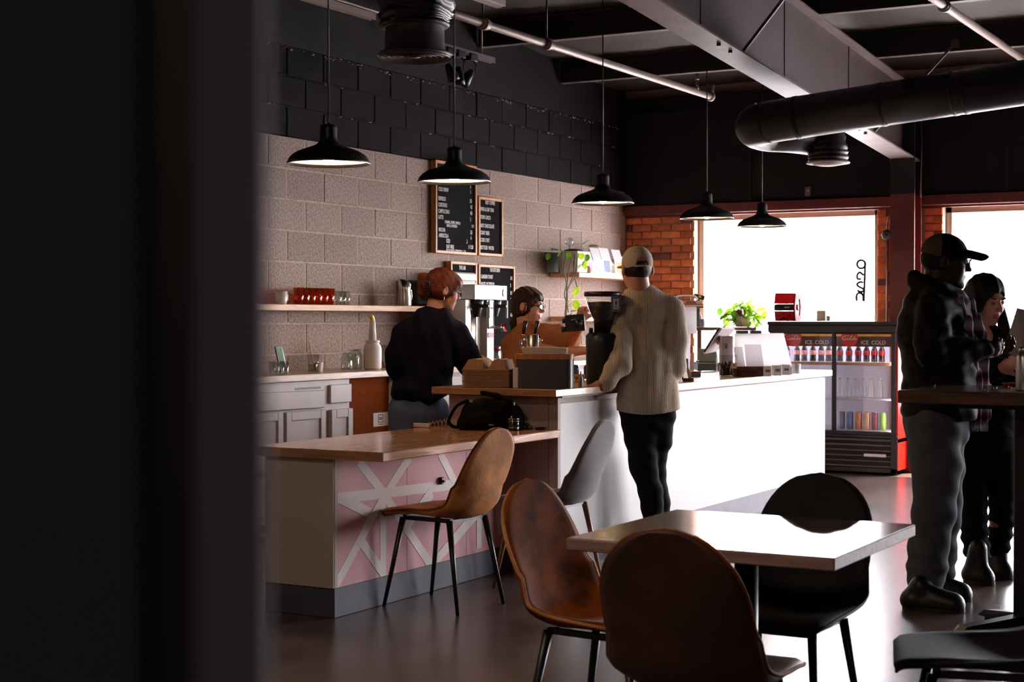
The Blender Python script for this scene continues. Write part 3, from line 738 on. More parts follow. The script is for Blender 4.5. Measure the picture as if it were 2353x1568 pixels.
solo('loose_cable', b, M['pipe'], 'grey cable hanging on the black wall right of the column', 'cable')
c = onY(1858, 440, YB - 0.03)
t = thing('wall_sensor', 'small dark box with a pale dot on the black wall above the window', 'sensor', tuple(c))
b = MB(); b.box((-0.03, -0.03, -0.045), (0.03, 0, 0.045), 0.006); part('sensor_body', b, M['steel_dark'], t)
b = MB(); b.ball((0.006, -0.03, 0.005), 0.012, 10, 6); part('lens', b, M['ceramic'], t)
# ================================================================ COUNTERS
# --- low pink bar
BX0, BX1, BY0, BY1 = -4.60, -4.216, 5.90, 7.555
b = MB(); b.box((BX0, BY0, 0.135), (BX1 - 0.012, BY1, 0.72))
t = part('low_bar', b, M['cream']); tag(t, 'low bar with a pink striped front and a scuffed cream end', 'counter')
b = MB(); b.box((BX0 - 0.005, BY0 - 0.004, 0.0), (BX1 + 0.002, BY1, 0.135), 0.003); part('plinth', b, M['plinth'], t, 'slate grey plinth')
b = MB(); b.box((BX1 - 0.012, BY0 + 0.0, 0.135), (BX1, BY1 - 0.002, 0.72)); pk = part('front_panel', b, M['pink'], t, 'dusty pink front panel')
b = MB(); b.box((BX0, BY0 - 0.012, 0.135), (BX1 + 0.001, BY0, 0.72), 0.002); part('end_panel', b, M['cream'], t)
for yj in (6.5, 7.06):
    b = MB(); b.box((BX1 - 0.002, yj, 0.135), (BX1 + 0.0006, yj + 0.003, 0.72)); part('panel_joint', b, M['plinth'], t)
# painted stripes: each a thin band on the pink panel, clipped to it
def clip(poly, lo, hi):
    for ax in (0, 1):
        for sgn, v in ((1, lo[ax]), (-1, hi[ax])):
            out = []
            for i in range(len(poly)):
                p, q = poly[i], poly[(i + 1) % len(poly)]
                dp, dq = sgn * (p[ax] - v), sgn * (q[ax] - v)
                if dp >= 0: out.append(p)
                if dp * dq < 0:
                    s_ = dp / (dp - dq); out.append((p[0] + (q[0] - p[0]) * s_, p[1] + (q[1] - p[1]) * s_))
            poly = out
            if not poly: return poly
    return poly
def PX(px, py): v = onX(px, py, BX1); return (v.y, v.z)
def stripe(p0, p1, w, lift):
    a, c = Vector(PX(*p0)), Vector(PX(*p1)); d = (c - a).normalized(); n = Vector((-d.y, d.x)) * w / 2
    poly = clip([tuple(a + n), tuple(c + n), tuple(c - n), tuple(a - n)], (BY0 + 0.0, 0.136), (BY1 - 0.01, 0.719))
    if len(poly) < 3: return
    b = MB(); b.prism(poly, 0.0012 + lift); 
    b.v = [(BX1 + v[2], v[0], v[1]) for v in b.v]
    part('painted_stripe', b, M['offwhite'], t)
SW = 0.05
for i, (p0, p1) in enumerate([((824, 1060), (886, 1140)), ((941, 1050), (884, 1140)), ((760, 1148), (1060, 1112)), ((768, 1352), (880, 1145)), ((880, 1140), (880, 1330)), ((884, 1140), (990, 1300)),
                              ((775, 1142), (850, 1180)), ((825, 1238), (882, 1320)), ((1010, 1040), (1075, 1170)), ((1000, 1290), (1110, 1165)), ((990, 1130), (930, 1215)), ((985, 1130), (990, 1150)), ((1000, 1290), (1150, 1110)),
                              ((1100, 1260), (1100, 1150)), ((1130, 1040), (1150, 1230)), ((1170, 1060), (1210, 1100))]):
    stripe(p0, p1, SW, 0.0001 * i)
b = MB(); b.box((BX1 - 0.001, BY0, 0.136), (BX1 + 0.003, BY0 + 0.022, 0.719)); part('edge_strip', b, M['cream'], t)
c = onX(1011, 1105, BX1); b = MB(); b.box((BX1, c.y - 0.012, c.z - 0.018), (BX1 + 0.018, c.y + 0.012, c.z + 0.018), 0.003); b.box((BX1 + 0.018, c.y - 0.006, c.z - 0.008), (BX1 + 0.03, c.y + 0.006, c.z + 0.004)); part('panel_latch', b, M['black_metal'], t)
b = MB(); b.box((-4.665, 5.86, 0.722), (-3.925, 7.552, 0.765), 0.004); t = part('worktop_slab', b, M['bar_wood']); tag(t, 'honey wood slab on the pink bar, under the camera bag', 'worktop')
b = MB(); b.box((-4.664, 5.8595, 0.7225), (-3.926, 5.8615, 0.7645)); part('end_grain', b, M['bar_wood_x'], t)

# --- white service counter
CX0, CX1, CY0, CY1 = -4.62, -3.94, 7.565, 12.04
b = MB(); b.box((CX0, CY0, 0.0), (CX1 - 0.012, CY1, 0.905)); t = part('service_counter', b, M['tan_panel']); tag(t, 'long white fronted service counter running to the window', 'counter')
b = MB(); b.box((CX1 - 0.012, CY0 + 0.012, 0.14), (CX1, 10.6, 0.90)); part('front_panel', b, M['white'], t, 'bright white front panel')
b = MB(); b.box((CX1 - 0.012, 10.603, 0.14), (CX1, CY1, 0.90)); part('front_panel', b, M['white'], t, 'bright white front panel')
b = MB(); b.box((CX1 - 0.02, CY0, 0), (CX1 - 0.004, CY1, 0.14)); part('plinth', b, M['plinth_grey'], t, 'pale grey plinth')
b = MB(); b.box((CX0, CY0 - 0.012, 0), (CX1 - 0.06, CY0, 0.942)); b.box((CX1 - 0.055, CY0 - 0.014, 0), (CX1 + 0.0, CY0 + 0.014, 0.942)); b.box((CX0, CY0, 0.9), (CX1 - 0.02, 8.6, 0.935)); part('end_panel', b, M['tan_panel'], t, 'tan end panel')
b = MB(); b.box((-4.665, 7.44, 0.943), (-3.895, 8.62, 0.982), 0.003); t = part('worktop_slab', b, M['bar_wood_x']); tag(t, 'honey wood slab on the near end of the service counter', 'worktop')
b = MB(); b.box((CX0, CY0 - 0.02, 0.934), (-3.91, 8.6, 0.943)); part('gap_shade', b, M['black'], t)  # black strip standing in for the shade under the slab
b = MB(); b.box((-4.64, 8.625, 0.912), (-3.90, 12.10, 0.958), 0.003); t = part('worktop_slab', b, M['counter_wood']); tag(t, 'pale wood slab on the white service counter near the window', 'worktop')

# --- back counter along the block wall
WT = 1.003
b = MB(); b.box((-6.70, 6.0, WT - 0.043), (-6.10, 13.3, WT), 0.003); t = part('back_worktop', b, M['counter_wood']); tag(t, 'wooden worktop along the grey block wall', 'worktop')
FX = -6.13
yz = lambda px, py: onX(px, py, FX)
ya, yb_, yc = 6.2, yz(803, 940).y, yz(908, 940).y
b = MB(); b.box((-6.68, ya, 0.08), (FX, yb_, WT - 0.045), 0.003); b.box((-6.6, ya, 0), (FX - 0.06, yb_, 0.08))
t = part('base_cabinet', b, M['grey_paint']); tag(t, 'pale grey cabinet with a crooked drawer under the back worktop', 'cabinet')
def front(kind, px0, px1, py0, py1, roll=0.0, shaker=False):
    a, c = yz(px0, py1), yz(px1, py0); zt = yz(px1, py0).z; zb = yz(px1, py1).z
    w, h = c.y - a.y, zt - zb
    b = MB(); b.box((0, 0, 0), (0.02, w, h), 0.005)
    o = part(kind, b, M['grey_paint'], t); o.location = (FX, a.y, zb); o.rotation_euler = (roll, 0, 0)
    if shaker:
        f = 0.055
        for q in (((0.02, 0, 0), (0.03, f, h)), ((0.02, w - f, 0), (0.03, w, h)), ((0.02, f, 0), (0.03, w - f, f)), ((0.02, f, h - f), (0.03, w - f, h))):
            b2 = MB(); b2.box(*q, 0.003); part('rail', b2, M['grey_paint'], o)
    return o
front('drawer', 560, 741, 893, 934, -0.012)
front('drawer', 754, 803, 882, 924)
zdt = yz(741, 941).z; 
front('door', 650, 741, 941, 1075, 0, True)
front('door', 754, 803, 938, 1068, 0, True)
front('door', 560, 643, 946, 1080, 0, True)
b = MB(); b.box((FX - 0.002, yb_ - 0.6, WT - 0.1), (FX + 0.001, yz(741, 890).y - 0.02, WT - 0.085)); part('drawer_gap', b, M['black'], t)
b = MB(); b.box((-6.68, yb_ + 0.004, 0.0), (-6.62, yc - 0.02, WT - 0.045)); b.box((-6.66, yb_ + 0.004, 0), (-6.18, yb_ + 0.02, WT - 0.045))
b.box((-6.62, yc - 0.22, 0.0), (-6.2, yc - 0.20, WT - 0.045))
t = part('fibreboard_back', b, M['fibre']); tag(t, 'brown fibreboard lining of the open bay beside the grey cabinet', 'panel')
b = MB(); b.box((-6.66, yb_ + 0.022, 0.02), (-6.17, yc - 0.222, WT - 0.05)); 
b = MB(); b.box((-6.19, yb_ + 0.006, 0), (-6.17, yc - 0.02, WT - 0.045)); o = part('front_board', b, M['fibre'], t)
a = onX(858, 950, -6.168); c = onX(892, 978, -6.168)
b = MB(); b.box((-6.17, a.y, c.z), (-6.1672, c.y, a.z)); o = part('sticker', b, M['paper'], t, 'white sticker with a small black drawing')
b = MB(); cy_, cz_ = (a.y + c.y) / 2, (a.z + c.z) / 2
b.box((-6.168, cy_ - 0.035, cz_ - 0.025), (-6.1662, cy_ - 0.028, cz_ + 0.035)); b.box((-6.168, cy_ + 0.018, cz_ - 0.025), (-6.1662, cy_ + 0.025, cz_ + 0.035)); b.box((-6.168, cy_ - 0.035, cz_ + 0.028), (-6.1662, cy_ + 0.025, cz_ + 0.036))
b.box((-6.168, cy_ - 0.022, cz_ - 0.005), (-6.1662, cy_ + 0.012, cz_ + 0.018)); b.box((-6.168, cy_ - 0.03, cz_ - 0.036), (-6.1662, cy_ + 0.02, cz_ - 0.03)); b.box((-6.168, cy_ - 0.025, cz_ - 0.022), (-6.1662, cy_ + 0.015, cz_ - 0.016)); part('sticker_print', b, M['black'], o)
b = MB(); b.box((-6.68, yc - 0.018, 0), (-6.12, yc, WT - 0.045), 0.002); solo('cabinet_side', b, M['white'], 'white upright board closing the brown bay behind the woman in navy', 'panel')
b = MB(); b.box((-6.66, yc + 0.6, 0.05), (-6.14, 13.2, WT - 0.045)); b.box((-6.14, yc + 0.62, 0.1), (-6.125, 11.2, WT - 0.07), 0.003); b.box((-6.14, 11.22, 0.1), (-6.125, 13.18, WT - 0.07), 0.003); solo('base_cabinet', b, M['grey_paint'], 'pale grey cabinet under the brewer, hidden behind the staff', 'cabinet')

# --- wall shelves
b = MB(); b.box((-6.70, 6.2, 1.410), (-6.42, 10.45, 1.452), 0.003); t = part('wall_shelf', b, M['pine']); tag(t, 'pine wall shelf carrying amber glasses, left of the menu boards', 'shelf')
b = MB(); b.box((-6.70, 12.69, 1.728), (-6.41, 14.2, 1.771), 0.003); t = part('wall_shelf', b, M['pine']); tag(t, 'upper pine shelf with the trailing plant and paper bags', 'shelf')
b = MB(); b.box((-6.70, 12.69, 1.336), (-6.41, 14.2, 1.379), 0.003); t = part('wall_shelf', b, M['pine']); tag(t, 'lower pine shelf behind the black grinder', 'shelf')

# ================================================================ MENU BOARDS
def text_mesh(s, h, sx=0.62, align='CENTER', depth=0.0015):
    c = bpy.data.curves.new('lettering', 'FONT'); c.body = s; c.size = h / 0.70; c.align_x = align; c.align_y = 'CENTER'; c.extrude = depth / 2; c.offset = 0.0006; c.resolution_u = 3
    o = bpy.data.objects.new('tmp', c); COL.objects.link(o)
    bpy.context.view_layer.update()
    me = bpy.data.meshes.new_from_object(o.evaluated_get(bpy.context.evaluated_depsgraph_get()))
    bpy.data.objects.remove(o); bpy.data.curves.remove(c)
    me.transform(Matrix.Diagonal((sx, 1, 1, 1))); me.name = 'lettering'; me.materials.clear()
    return me
def letters(s, loc, h, parent, m, sx=0.62, align='CENTER', rot=(PI / 2, 0, PI / 2), name='lettering'):
    me = text_mesh(s, h, sx, align); me.materials.append(m)
    o = bpy.data.objects.new(name, me); link(o, parent); o.location = loc; o.rotation_euler = rot
    return o
MX = -6.665
def board(px0, px1, pyt, pyb, label, rows):
    """px/py measured on the wall plane; rows: (x, y, text, align, height)"""
    a = onX(px0, pyt, MX); c = onX(px1, pyb, MX); y0, y1, z1, z0 = a.y, c.y, a.z, c.z
    t = thing('menu_board', label, 'menu board', (MX, y0, z0), group='black letter boards on the block wall'); w, h = y1 - y0, z1 - z0
    b = MB(); b.box((-0.03, 0.005, 0.005), (0.0, w - 0.005, h - 0.005)); part('felt_panel', b, M['felt'], t)
    b = MB(); k = 0
    while 0.02 + k * 0.0125 < h - 0.02:
        b.box((0, 0.02, 0.02 + k * 0.0125), (0.0012, w - 0.02, 0.0225 + k * 0.0125)); k += 1
    o = part('felt_rib', b, M['felt'], t); o['kind'] = 'stuff'
    f = 0.024
    for q in (((-0.035, 0, 0), (0.014, f, h)), ((-0.035, w - f, 0), (0.014, w, h)), ((-0.035, f, 0), (0.014, w - f, f)), ((-0.035, f, h - f), (0.014, w - f, h))):
        b = MB(); b.box(*q, 0.003); part('frame_rail', b, M['frame_wood'], t)
    for x, y, s, al, hh in rows:
        p = onX(x, y, MX + 0.002); letters(s, (0.003, p.y - y0, p.z - z0), hh, t, M['letter'], 0.60, al, name='menu_lettering')
Lf, Rt, Ce = 'LEFT', 'RIGHT', 'CENTER'; H1, H2 = 0.031, 0.022
board(998, 1093, 367, 588, 'tall letter board listing coffee drinks and prices', [
    (1046, 398, 'COFFEE', Ce, H1), (1007, 420, 'DRIP', Lf, H1), (1082, 430, '6', Rt, H1),
    (1007, 434.5, 'COLD BREW', Lf, H1), (1082, 442, '5', Rt, H1), (1007, 456, 'ESPRESSO', Lf, H1), (1084, 463, '3.5', Rt, H1), (1007, 470.5, 'CORTADO', Lf, H1), (1085, 477, '4.5', Rt, H1),
    (1007, 485, 'CAPPUCCINO', Lf, H1), (1085, 491, '4.5', Rt, H1), (1007, 499, 'LATTE', Lf, H1), (1082, 505, '5', Rt, H1), (1021.5, 510, 'CARAMEL, HONEY, VANILLA', Lf, H2), (1026, 518.5, 'MAPLE, LAVENDER \u2022', Lf, H2), (1089, 521, '.5/.75', Rt, H2),
    (1008, 528, 'MOCHA', Lf, H1), (1085, 535, '5.5', Rt, H1), (1008, 541, 'AMERICOLA', Lf, H1), (1083, 547.5, '6', Rt, H1), (1025, 554, 'ICED', Lf, H1), (1074, 556, '.5', Rt, H1),
    (1025, 567, 'OAT MILK', Lf, H1), (1087, 569, '1 / 1.50', Rt, H1), (1025, 577.5, 'FEATURED ESPRESSO 1.50', Lf, H1)])
board(1097.5, 1153.5, 451, 591, 'narrow letter board headed NOT COFFEE', [
    (1126, 467, 'NOT COFFEE', Ce, H1), (1104, 480.5, 'PIPER & LEAF TEAS', Lf, H1), (1104, 499, 'TOPO CHICO', Lf, H1), (1104, 518.5, 'HOT CHOCOLATE', Lf, H1), (1104, 535, 'CRAFT BEER', Lf, H1), (1104, 551.5, 'COKE / DIET', Lf, H1), (1104, 569, 'BOTTLED  WATER', Lf, H1)])
board(1033, 1093.5, 600, 720, 'small letter board headed THE LAB above the white machine', [(1062, 616, 'THE LAB', Ce, H1)])
board(1097.5, 1180.5, 607, 829, 'letter board headed THE KITCHEN behind the brewer', [
    (1137, 621.5, 'THE KITCHEN', Ce, H1), (1105, 636, 'GARDEN TOAST', Lf, H1), (1177, 640, '8.5', Rt, H1), (1105, 653, 'BAGEL W/ SPREAD', Lf, H1), (1174, 656.5, '5', Rt, H1), (1105, 670, 'SMOOTH TOAST', Lf, H1), (1177, 674, '8.5', Rt, H1),
    (1105, 688, 'BREAKFAST BAGEL', Lf, H1), (1177, 689.5, '8.5', Rt, H1), (1105, 705, 'PEPPER JAM', Lf, H1), (1177, 706.5, '5.5', Rt, H1), (1105, 723, 'AVO TOAST', Lf, H1), (1177, 724, '6.5', Rt, H1), (1105, 742, 'HONEY TOAST', Lf, H1), (1105, 767, 'WAFFLES', Lf, H1), (1105, 785, 'COOKIES \u2022', Lf, H1)])

# ================================================================ CHAIRS
def chair_shell():
    prof = [(0.228, 0.428), (0.224, 0.440), (0.203, 0.4505), (0.13, 0.455), (0.0, 0.440), (-0.10, 0.432), (-0.165, 0.440), (-0.212, 0.475), (-0.240, 0.545), (-0.262, 0.63), (-0.282, 0.72), (-0.298, 0.79), (-0.308, 0.835), (-0.312, 0.850)]
    P = bez([(0, y, z) for y, z in prof], 12); n = len(P)
    s = [0.0]
    for i in range(1, n): s.append(s[-1] + (P[i] - P[i - 1]).length)
    Lt = s[-1]; mw = 18; top = []
    us = [0, 0.012, 0.03, 0.06] + [0.1 + 0.64 * i / 22 for i in range(23)] + [0.74 + 0.26 * math.sin(PI / 2 * i / 12) for i in range(1, 12)] + [0.9995]
    def hw(u):
        if u > 0.70: return 0.193 * math.sqrt(max(0.0, 1 - ((u - 0.70) / 0.30) ** 2.7))
        if u < 0.12: return 0.160 + 0.045 * math.sqrt(1 - (1 - u / 0.12) ** 2)
        return 0.205 + 0.016 * math.sin(PI * (u - 0.12) / 0.58) - 0.012 * (u - 0.12) / 0.58
    def ev(u):
        t = u * Lt
        for i in range(1, n):
            if s[i] >= t or i == n - 1:
                f = (t - s[i - 1]) / max(1e-9, s[i] - s[i - 1]); return P[i - 1].lerp(P[i], f), (P[i] - P[i - 1]).normalized()
    for u in us:
        p, tn = ev(u); tn = (ev(min(0.9999, u + 0.02))[0] - ev(max(0, u - 0.02))[0]).normalized()
        nrm = Vector((0, tn.z, -tn.y)); w = hw(u)
        curl = 0.058 * min(1, max(0, (u - 0.10) / 0.35)) * (1 if u < 0.66 else max(0.0, 1 - (u - 0.62) * 3.3) ** 1.3)
        top.append([p + Vector((w * q, 0, 0)) + nrm * curl * (abs(q) ** 2.4) for q in [-1 + 2 * k / mw for k in range(mw + 1)]])
    return top
SHELL = chair_shell()
def shell_meshes():
    rows = SHELL; n, m = len(rows), len(rows[0]); TH = 0.026
    N = [[None] * m for _ in range(n)]
    for i in range(n):
        for k in range(m):
            a = rows[min(i + 1, n - 1)][k] - rows[max(i - 1, 0)][k]; c = rows[i][min(k + 1, m - 1)] - rows[i][max(k - 1, 0)]
            v = c.cross(a); N[i][k] = v.normalized() if v.length > 1e-9 else Vector((0, 0, 1))
    b = MB(); vs = []; fs = []
    edge = lambda i, k: min(i, n - 1 - i, 2) / 2 if False else (min(1.0, min(i + 0.35, n - 0.65 - i, k + 0.35, m - 0.65 - k)))
    for sgn in (1, -1):
        for i in range(n):
            for k in range(m): vs.append(rows[i][k] + N[i][k] * sgn * TH / 2 * edge(i, k))
    o = n * m
    for i in range(n - 1):
        for k in range(m - 1):
            q = (i * m + k, i * m + k + 1, (i + 1) * m + k + 1, (i + 1) * m + k); fs.append(q); fs.append(tuple(o + j for j in q[::-1]))
    loop = [(0, k) for k in range(m)] + [(i, m - 1) for i in range(1, n)] + [(n - 1, k) for k in range(m - 2, -1, -1)] + [(i, 0) for i in range(n - 2, 0, -1)]
    for a, c in zip(loop, loop[1:] + loop[:1]):
        ia, ic = a[0] * m + a[1], c[0] * m + c[1]; fs.append((ia, o + ia, o + ic, ic))
    b.add(vs, fs, True)
    pip = MB(); pts = [rows[i][k] for i, k in loop if i < n - 3 or (i == n - 1 and k == m // 2)]; pip.tube(pts + [pts[0]], 0.0058, 6)
    return b, pip
_sh, _pp = shell_meshes()
def chair(x, y, rz, skin, legm, label, pipem=None):
    t = thing('shell_chair', label, 'chair', (x, y, 0), R(rz), 'upholstered shell chairs')
    o = part('shell', _sh, skin, t); part('piping', _pp, pipem or skin, o)
    b = MB(); b.box((-0.14, -0.14, 0.408), (0.14, -0.12, 0.424)); b.box((-0.14, 0.115, 0.412), (0.14, 0.135, 0.434)); b.box((-0.14, -0.14, 0.41), (-0.12, 0.135, 0.428)); b.box((0.12, -0.14, 0.41), (0.14, 0.135, 0.428)); part('seat_frame', b, M['black_metal'], t)
    for sx in (-1, 1):
        for sy in (-1, 1):
            b = MB(); b.cyl((sx * 0.140, sy * 0.135, 0.42), (sx * 0.185, sy * 0.215, 0.0), 0.0155, 0.0085, 12); part('leg', b, legm, t)
    return t
chair(-3.965, 6.435, 85, M['leather'], M['black_metal'], 'tan suede shell chair with black legs before the pink bar', M['leather_dark'])
chair(-3.79, 7.16, 92, M['fabric_grey'], M['leg_wood'], 'grey fabric shell chair with wooden legs by the white counter')
chair(-2.085, 4.345, -96, M['leather_dark'], M['black_metal'], 'brown suede shell chair at the left side of the wooden table', M['leather'])
chair(-1.552, 3.805, 3, M['leather_deep'], M['black_metal'], 'dark brown shell chair seen from behind, nearest the camera', M['leather_dark'])
chair(-1.665, 4.70, 178, M['fabric_black'], M['black_metal'], 'black shell chair on the far side of the wooden table')
chair(-0.985, 4.36, 106, M['fabric_black'], M['black_metal'], 'black shell chair cut off at the picture edge, seat seen from its side')

# ================================================================ TABLES
t = thing('dining_table', 'square table with a glossy brown wooden top among four chairs', 'table', (-1.63, 4.28, 0))
b = MB(); b.box((-0.38, -0.38, 0.716), (0.38, 0.38, 0.7495), 0.003); part('table_edge', b, M['table_edge'], t, 'worn pale edge of the top')
b = MB(); b.box((-0.377, -0.377, 0.7485), (0.377, 0.377, 0.7505)); part('table_top', b, M['table_wood'], t)
b = MB(); b.cyl((0, 0, 0.02), (0, 0, 0.70), 0.034, n=20); part('pedestal', b, M['black_metal'], t)
b = MB(); b.box((-0.2, -0.2, 0.70), (0.2, 0.2, 0.716)); part('mounting_plate', b, M['black_metal'], t)
for a in range(4):
    b = MB(); b.box((0, -0.03, 0.004), (0.34, 0.03, 0.035), 0.006, M=Matrix.Rotation(PI / 4 + a * PI / 2, 4, 'Z')); part('foot', b, M['black_metal'], t)
t = thing('bar_table', 'tall dark wooden bar table on a black post beside the couple', 'table', (-1.40, 7.07, 0))
b = MB(); b.box((-0.487, -0.33, 0.995), (1.2, 0.33, 1.05), 0.004); part('table_top', b, M['high_wood'], t)
b = MB(); b.box((-0.065, -0.04, 0.03), (0.065, 0.04, 0.98), 0.006); part('post', b, M['black_metal'], t)
b = MB(); b.box((-0.25, -0.25, 0.975), (0.25, 0.25, 0.995)); part('mounting_plate', b, M['black_metal'], t)
for a in range(4):
    Mr = Matrix.Rotation(PI / 4 + a * PI / 2, 4, 'Z')
    b = MB(); b.add([(0, -0.035, 0.025), (0.36, -0.03, 0.02), (0.36, 0.03, 0.02), (0, 0.035, 0.025), (0, -0.035, 0.09), (0.32, -0.025, 0.05), (0.32, 0.025, 0.05), (0, 0.035, 0.09)], [(0, 3, 2, 1), (4, 5, 6, 7), (0, 1, 5, 4), (1, 2, 6, 5), (2, 3, 7, 6), (3, 0, 4, 7)], False, Mr)
    f = part('foot', b, M['black_metal'], t)
    b = MB(); b.cyl((0.32, 0, 0.0), (0.32, 0, 0.025), 0.018, n=10, M=Mr); part('leveller', b, M['black'], f)
# ================================================================ THINGS ON SHELVES AND COUNTERS
def vessel(b, prof, th=0.003, n=20, c=(0, 0, 0)):
    """an open glass: outer profile, thin wall, base"""
    inn = [(max(0.001, r - th), z + (th if i == 0 else 0)) for i, (r, z) in enumerate(prof)]
    b.lathe([(0, prof[0][1])] + prof + inn[::-1] + [(0, inn[0][1])], n, c, cap=False); return b
SH = 1.452
ORD = ['first', 'second', 'third', 'fourth', 'fifth', 'sixth', 'seventh']
# amber tumblers and clear ones, left shelf
def tumbler(px, back, m, r, h, label, group):
    p = onX(px, 690, -6.44 - back); b = MB(); vessel(b, [(r * 0.78, 0.0), (r * 0.9, h * 0.3), (r, h)], 0.003)
    o = solo('tumbler', b, m, label, 'glass', (p.x, p.y, SH + 0.001), 0, group); return o
amb = []
for i, px in enumerate((686, 700, 714, 729, 743, 757)):
    for back in (0.05, 0.14):
        tumbler(px, back, M['amber'], 0.037, 0.113, 'amber tumbler on the pine shelf, %s from the mug in the %s row' % (ORD[i], 'front' if back < 0.1 else 'back'), 'amber tumblers on the pine shelf')
for i, px in enumerate((777, 787, 796)):
    tumbler(px, 0.05, M['clear'], 0.027, 0.096, 'clear narrow glass, %s after the amber tumblers' % ORD[i], 'clear glasses on the pine shelf')
p = onX(646, 690, -6.5)
t = thing('mug', 'pale mug beside the amber tumblers', 'mug', (p.x, p.y, SH + 0.001))
b = MB(); vessel(b, [(0.034, 0), (0.04, 0.02), (0.042, 0.085)], 0.004); part('cup_body', b, M['ceramic'], t)
b = MB(); b.tube(bez([(0, 0.04, 0.07), (0, 0.068, 0.062), (0, 0.066, 0.03), (0, 0.04, 0.02)], 5), 0.005, 8); part('handle', b, M['ceramic'], t)
# steel milk pitcher on the shelf
p = onX(930, 690, -6.5)
t = thing('milk_pitcher', 'steel milk pitcher with a slanted rim at the end of the pine shelf', 'pitcher', (p.x, p.y, SH + 0.001), R(0))
b = MB(); n = 24; rows = [(0.050, 0.0), (0.052, 0.01), (0.050, 0.06), (0.043, 0.12)]
vs = []; fs = []
for r, z in rows + [(0.047, 0.17), (0.044, 0.168), (0.04, 0.12), (0.0, 0.01)]:
    for k in range(n):
        a = 2 * PI * k / n; zz = z - (0.028 * math.sin(a) if z > 0.15 else 0)
        vs.append((r * math.cos(a), r * math.sin(a) - (0.02 * max(0, -math.sin(a)) ** 3 if z > 0.15 else 0), zz))
for i in range(7):
    for k in range(n): fs.append((i * n + k, i * n + (k + 1) % n, (i + 1) * n + (k + 1) % n, (i + 1) * n + k))
b.add(vs, fs, True); part('pitcher_body', b, M['steel'], t)
b = MB(); b.tube(bez([(0, 0.045, 0.115), (0, 0.085, 0.115), (0, 0.088, 0.05), (0, 0.05, 0.025)], 6), 0.007, 8); part('handle', b, M['chrome'], t)

# white machine and its dark side behind the woman, on the back worktop
ya = onX(985, 660, -6.62).y
ya = onX(1041, 660, -6.45).y; L2 = onX(1097, 660, -6.45).y - ya
t = thing('ice_machine', 'boxy white machine below the THE LAB board', 'machine', (-6.65, ya + 0.16, WT))
b = MB(); b.box((-0.02, -0.16, 0.02), (0.185, L2 - 0.16, 0.72), 0.012); part('casing', b, M['grey_paint'], t)
b = MB(); b.box((0.185, -0.15, 0.05), (0.2, L2 - 0.17, 0.64), 0.004); part('front_door', b, M['white'], t)
b = MB(); b.box((0.185, -0.15, 0.655), (0.2, L2 - 0.17, 0.71), 0.004); part('top_cover', b, M['white'], t)
for sx in (0.0, 0.16):
    for sy in (-0.12, L2 - 0.2):
        b = MB(); b.cyl((sx, sy, 0), (sx, sy, 0.025), 0.018); part('foot', b, M['black'], t)
ya = onX(958, 690, -6.6).y
t = thing('dark_box', 'dark rounded box on the shelf behind the steel pitcher', 'dark_box', (-6.58, ya + 0.02, SH + 0.001))  # dark box added to stand in for a shadow and some dark object
b = MB(); b.box((-0.09, -0.08, 0), (0.03, 0.08, 0.20), 0.02); part('dark_box_body', b, M['black'], t)
b = MB(); b.lathe([(0.06, 0), (0.055, 0.004), (0.0, -0.004)], 20, M=Matrix.Translation((0.031, 0, 0.11)) @ Matrix.Rotation(PI / 2, 4, 'Y')); part('front_disc', b, M['steel_black'], t)

# coffee brewer
c = onX(1113, 830, -6.22)
t = thing('coffee_brewer', 'tall steel coffee brewer with a red tap lever', 'coffee machine', (c.x, c.y, WT), 0)
zt = onX(1113, 655, -6.22).z - WT; zh = onX(1113, 690, -6.22).z - WT
y_ = lambda px: onX(px, 700, -6.22).y - c.y
b = MB(); b.box((-0.21, y_(1075), zh), (0.06, y_(1150), zt), 0.006); part('head', b, M['steel'], t, 'steel brewing head')
b = MB(); b.box((-0.21, y_(1070), 0.02), (0.0, y_(1106), zh)); b.box((-0.02, y_(1106), 0.0), (0.05, y_(1122), zh), 0.004); part('column', b, M['steel'], t)
b = MB(); b.box((0.048, y_(1108), zh - 0.22), (0.056, y_(1120), zh - 0.01), 0.003); pn = part('control_panel', b, M['silver'], t, 'pale control panel with a dark border')
b = MB()
for q in (((0.056, y_(1108), zh - 0.22), (0.0585, y_(1109), zh - 0.01)), ((0.056, y_(1119), zh - 0.22), (0.0585, y_(1120), zh - 0.01)), ((0.056, y_(1108), zh - 0.014), (0.0585, y_(1120), zh - 0.01)), ((0.056, y_(1108), zh - 0.22), (0.0585, y_(1120), zh - 0.216)), ((0.056, y_(1111), zh - 0.07), (0.0585, y_(1117), zh - 0.055))): b.box(*q)
o = part('panel_border', b, M['black'], pn); o['kind'] = 'stuff'
b = MB(); b.box((0.05, y_(1108), zh - 0.29), (0.054, y_(1121), zh - 0.25)); part('warning_label', b, M['red_dark'], t)
for pc in (1092, 1133):
    b = MB(); yq = y_(pc); b.lathe([(0.035, -0.13), (0.04, -0.12), (0.062, -0.03), (0.065, 0.0)], 20, (0.0, yq, zh)); b.box((0.055, yq - 0.012, zh - 0.06), (0.12, yq + 0.012, zh - 0.035), 0.005); bk = part('filter_basket', b, M['black_metal'], t)
    b = MB(); b.box((0.10, yq + 0.02, zh - 0.14), (0.115, yq + 0.035, zh), 0.003); part('basket_handle', b, M['white'], bk)
b = MB(); b.cyl((-0.09, y_(1088), 0.03), (-0.09, y_(1088), 0.42), 0.10, n=28); b.lathe([(0.10, 0.42), (0.09, 0.44), (0.06, 0.46), (0, 0.46)], 28, (-0.09, y_(1088), 0)); part('airpot', b, M['steel'], t)
yq = y_(1122); zl = onX(1130, 752, -6.2).z - WT
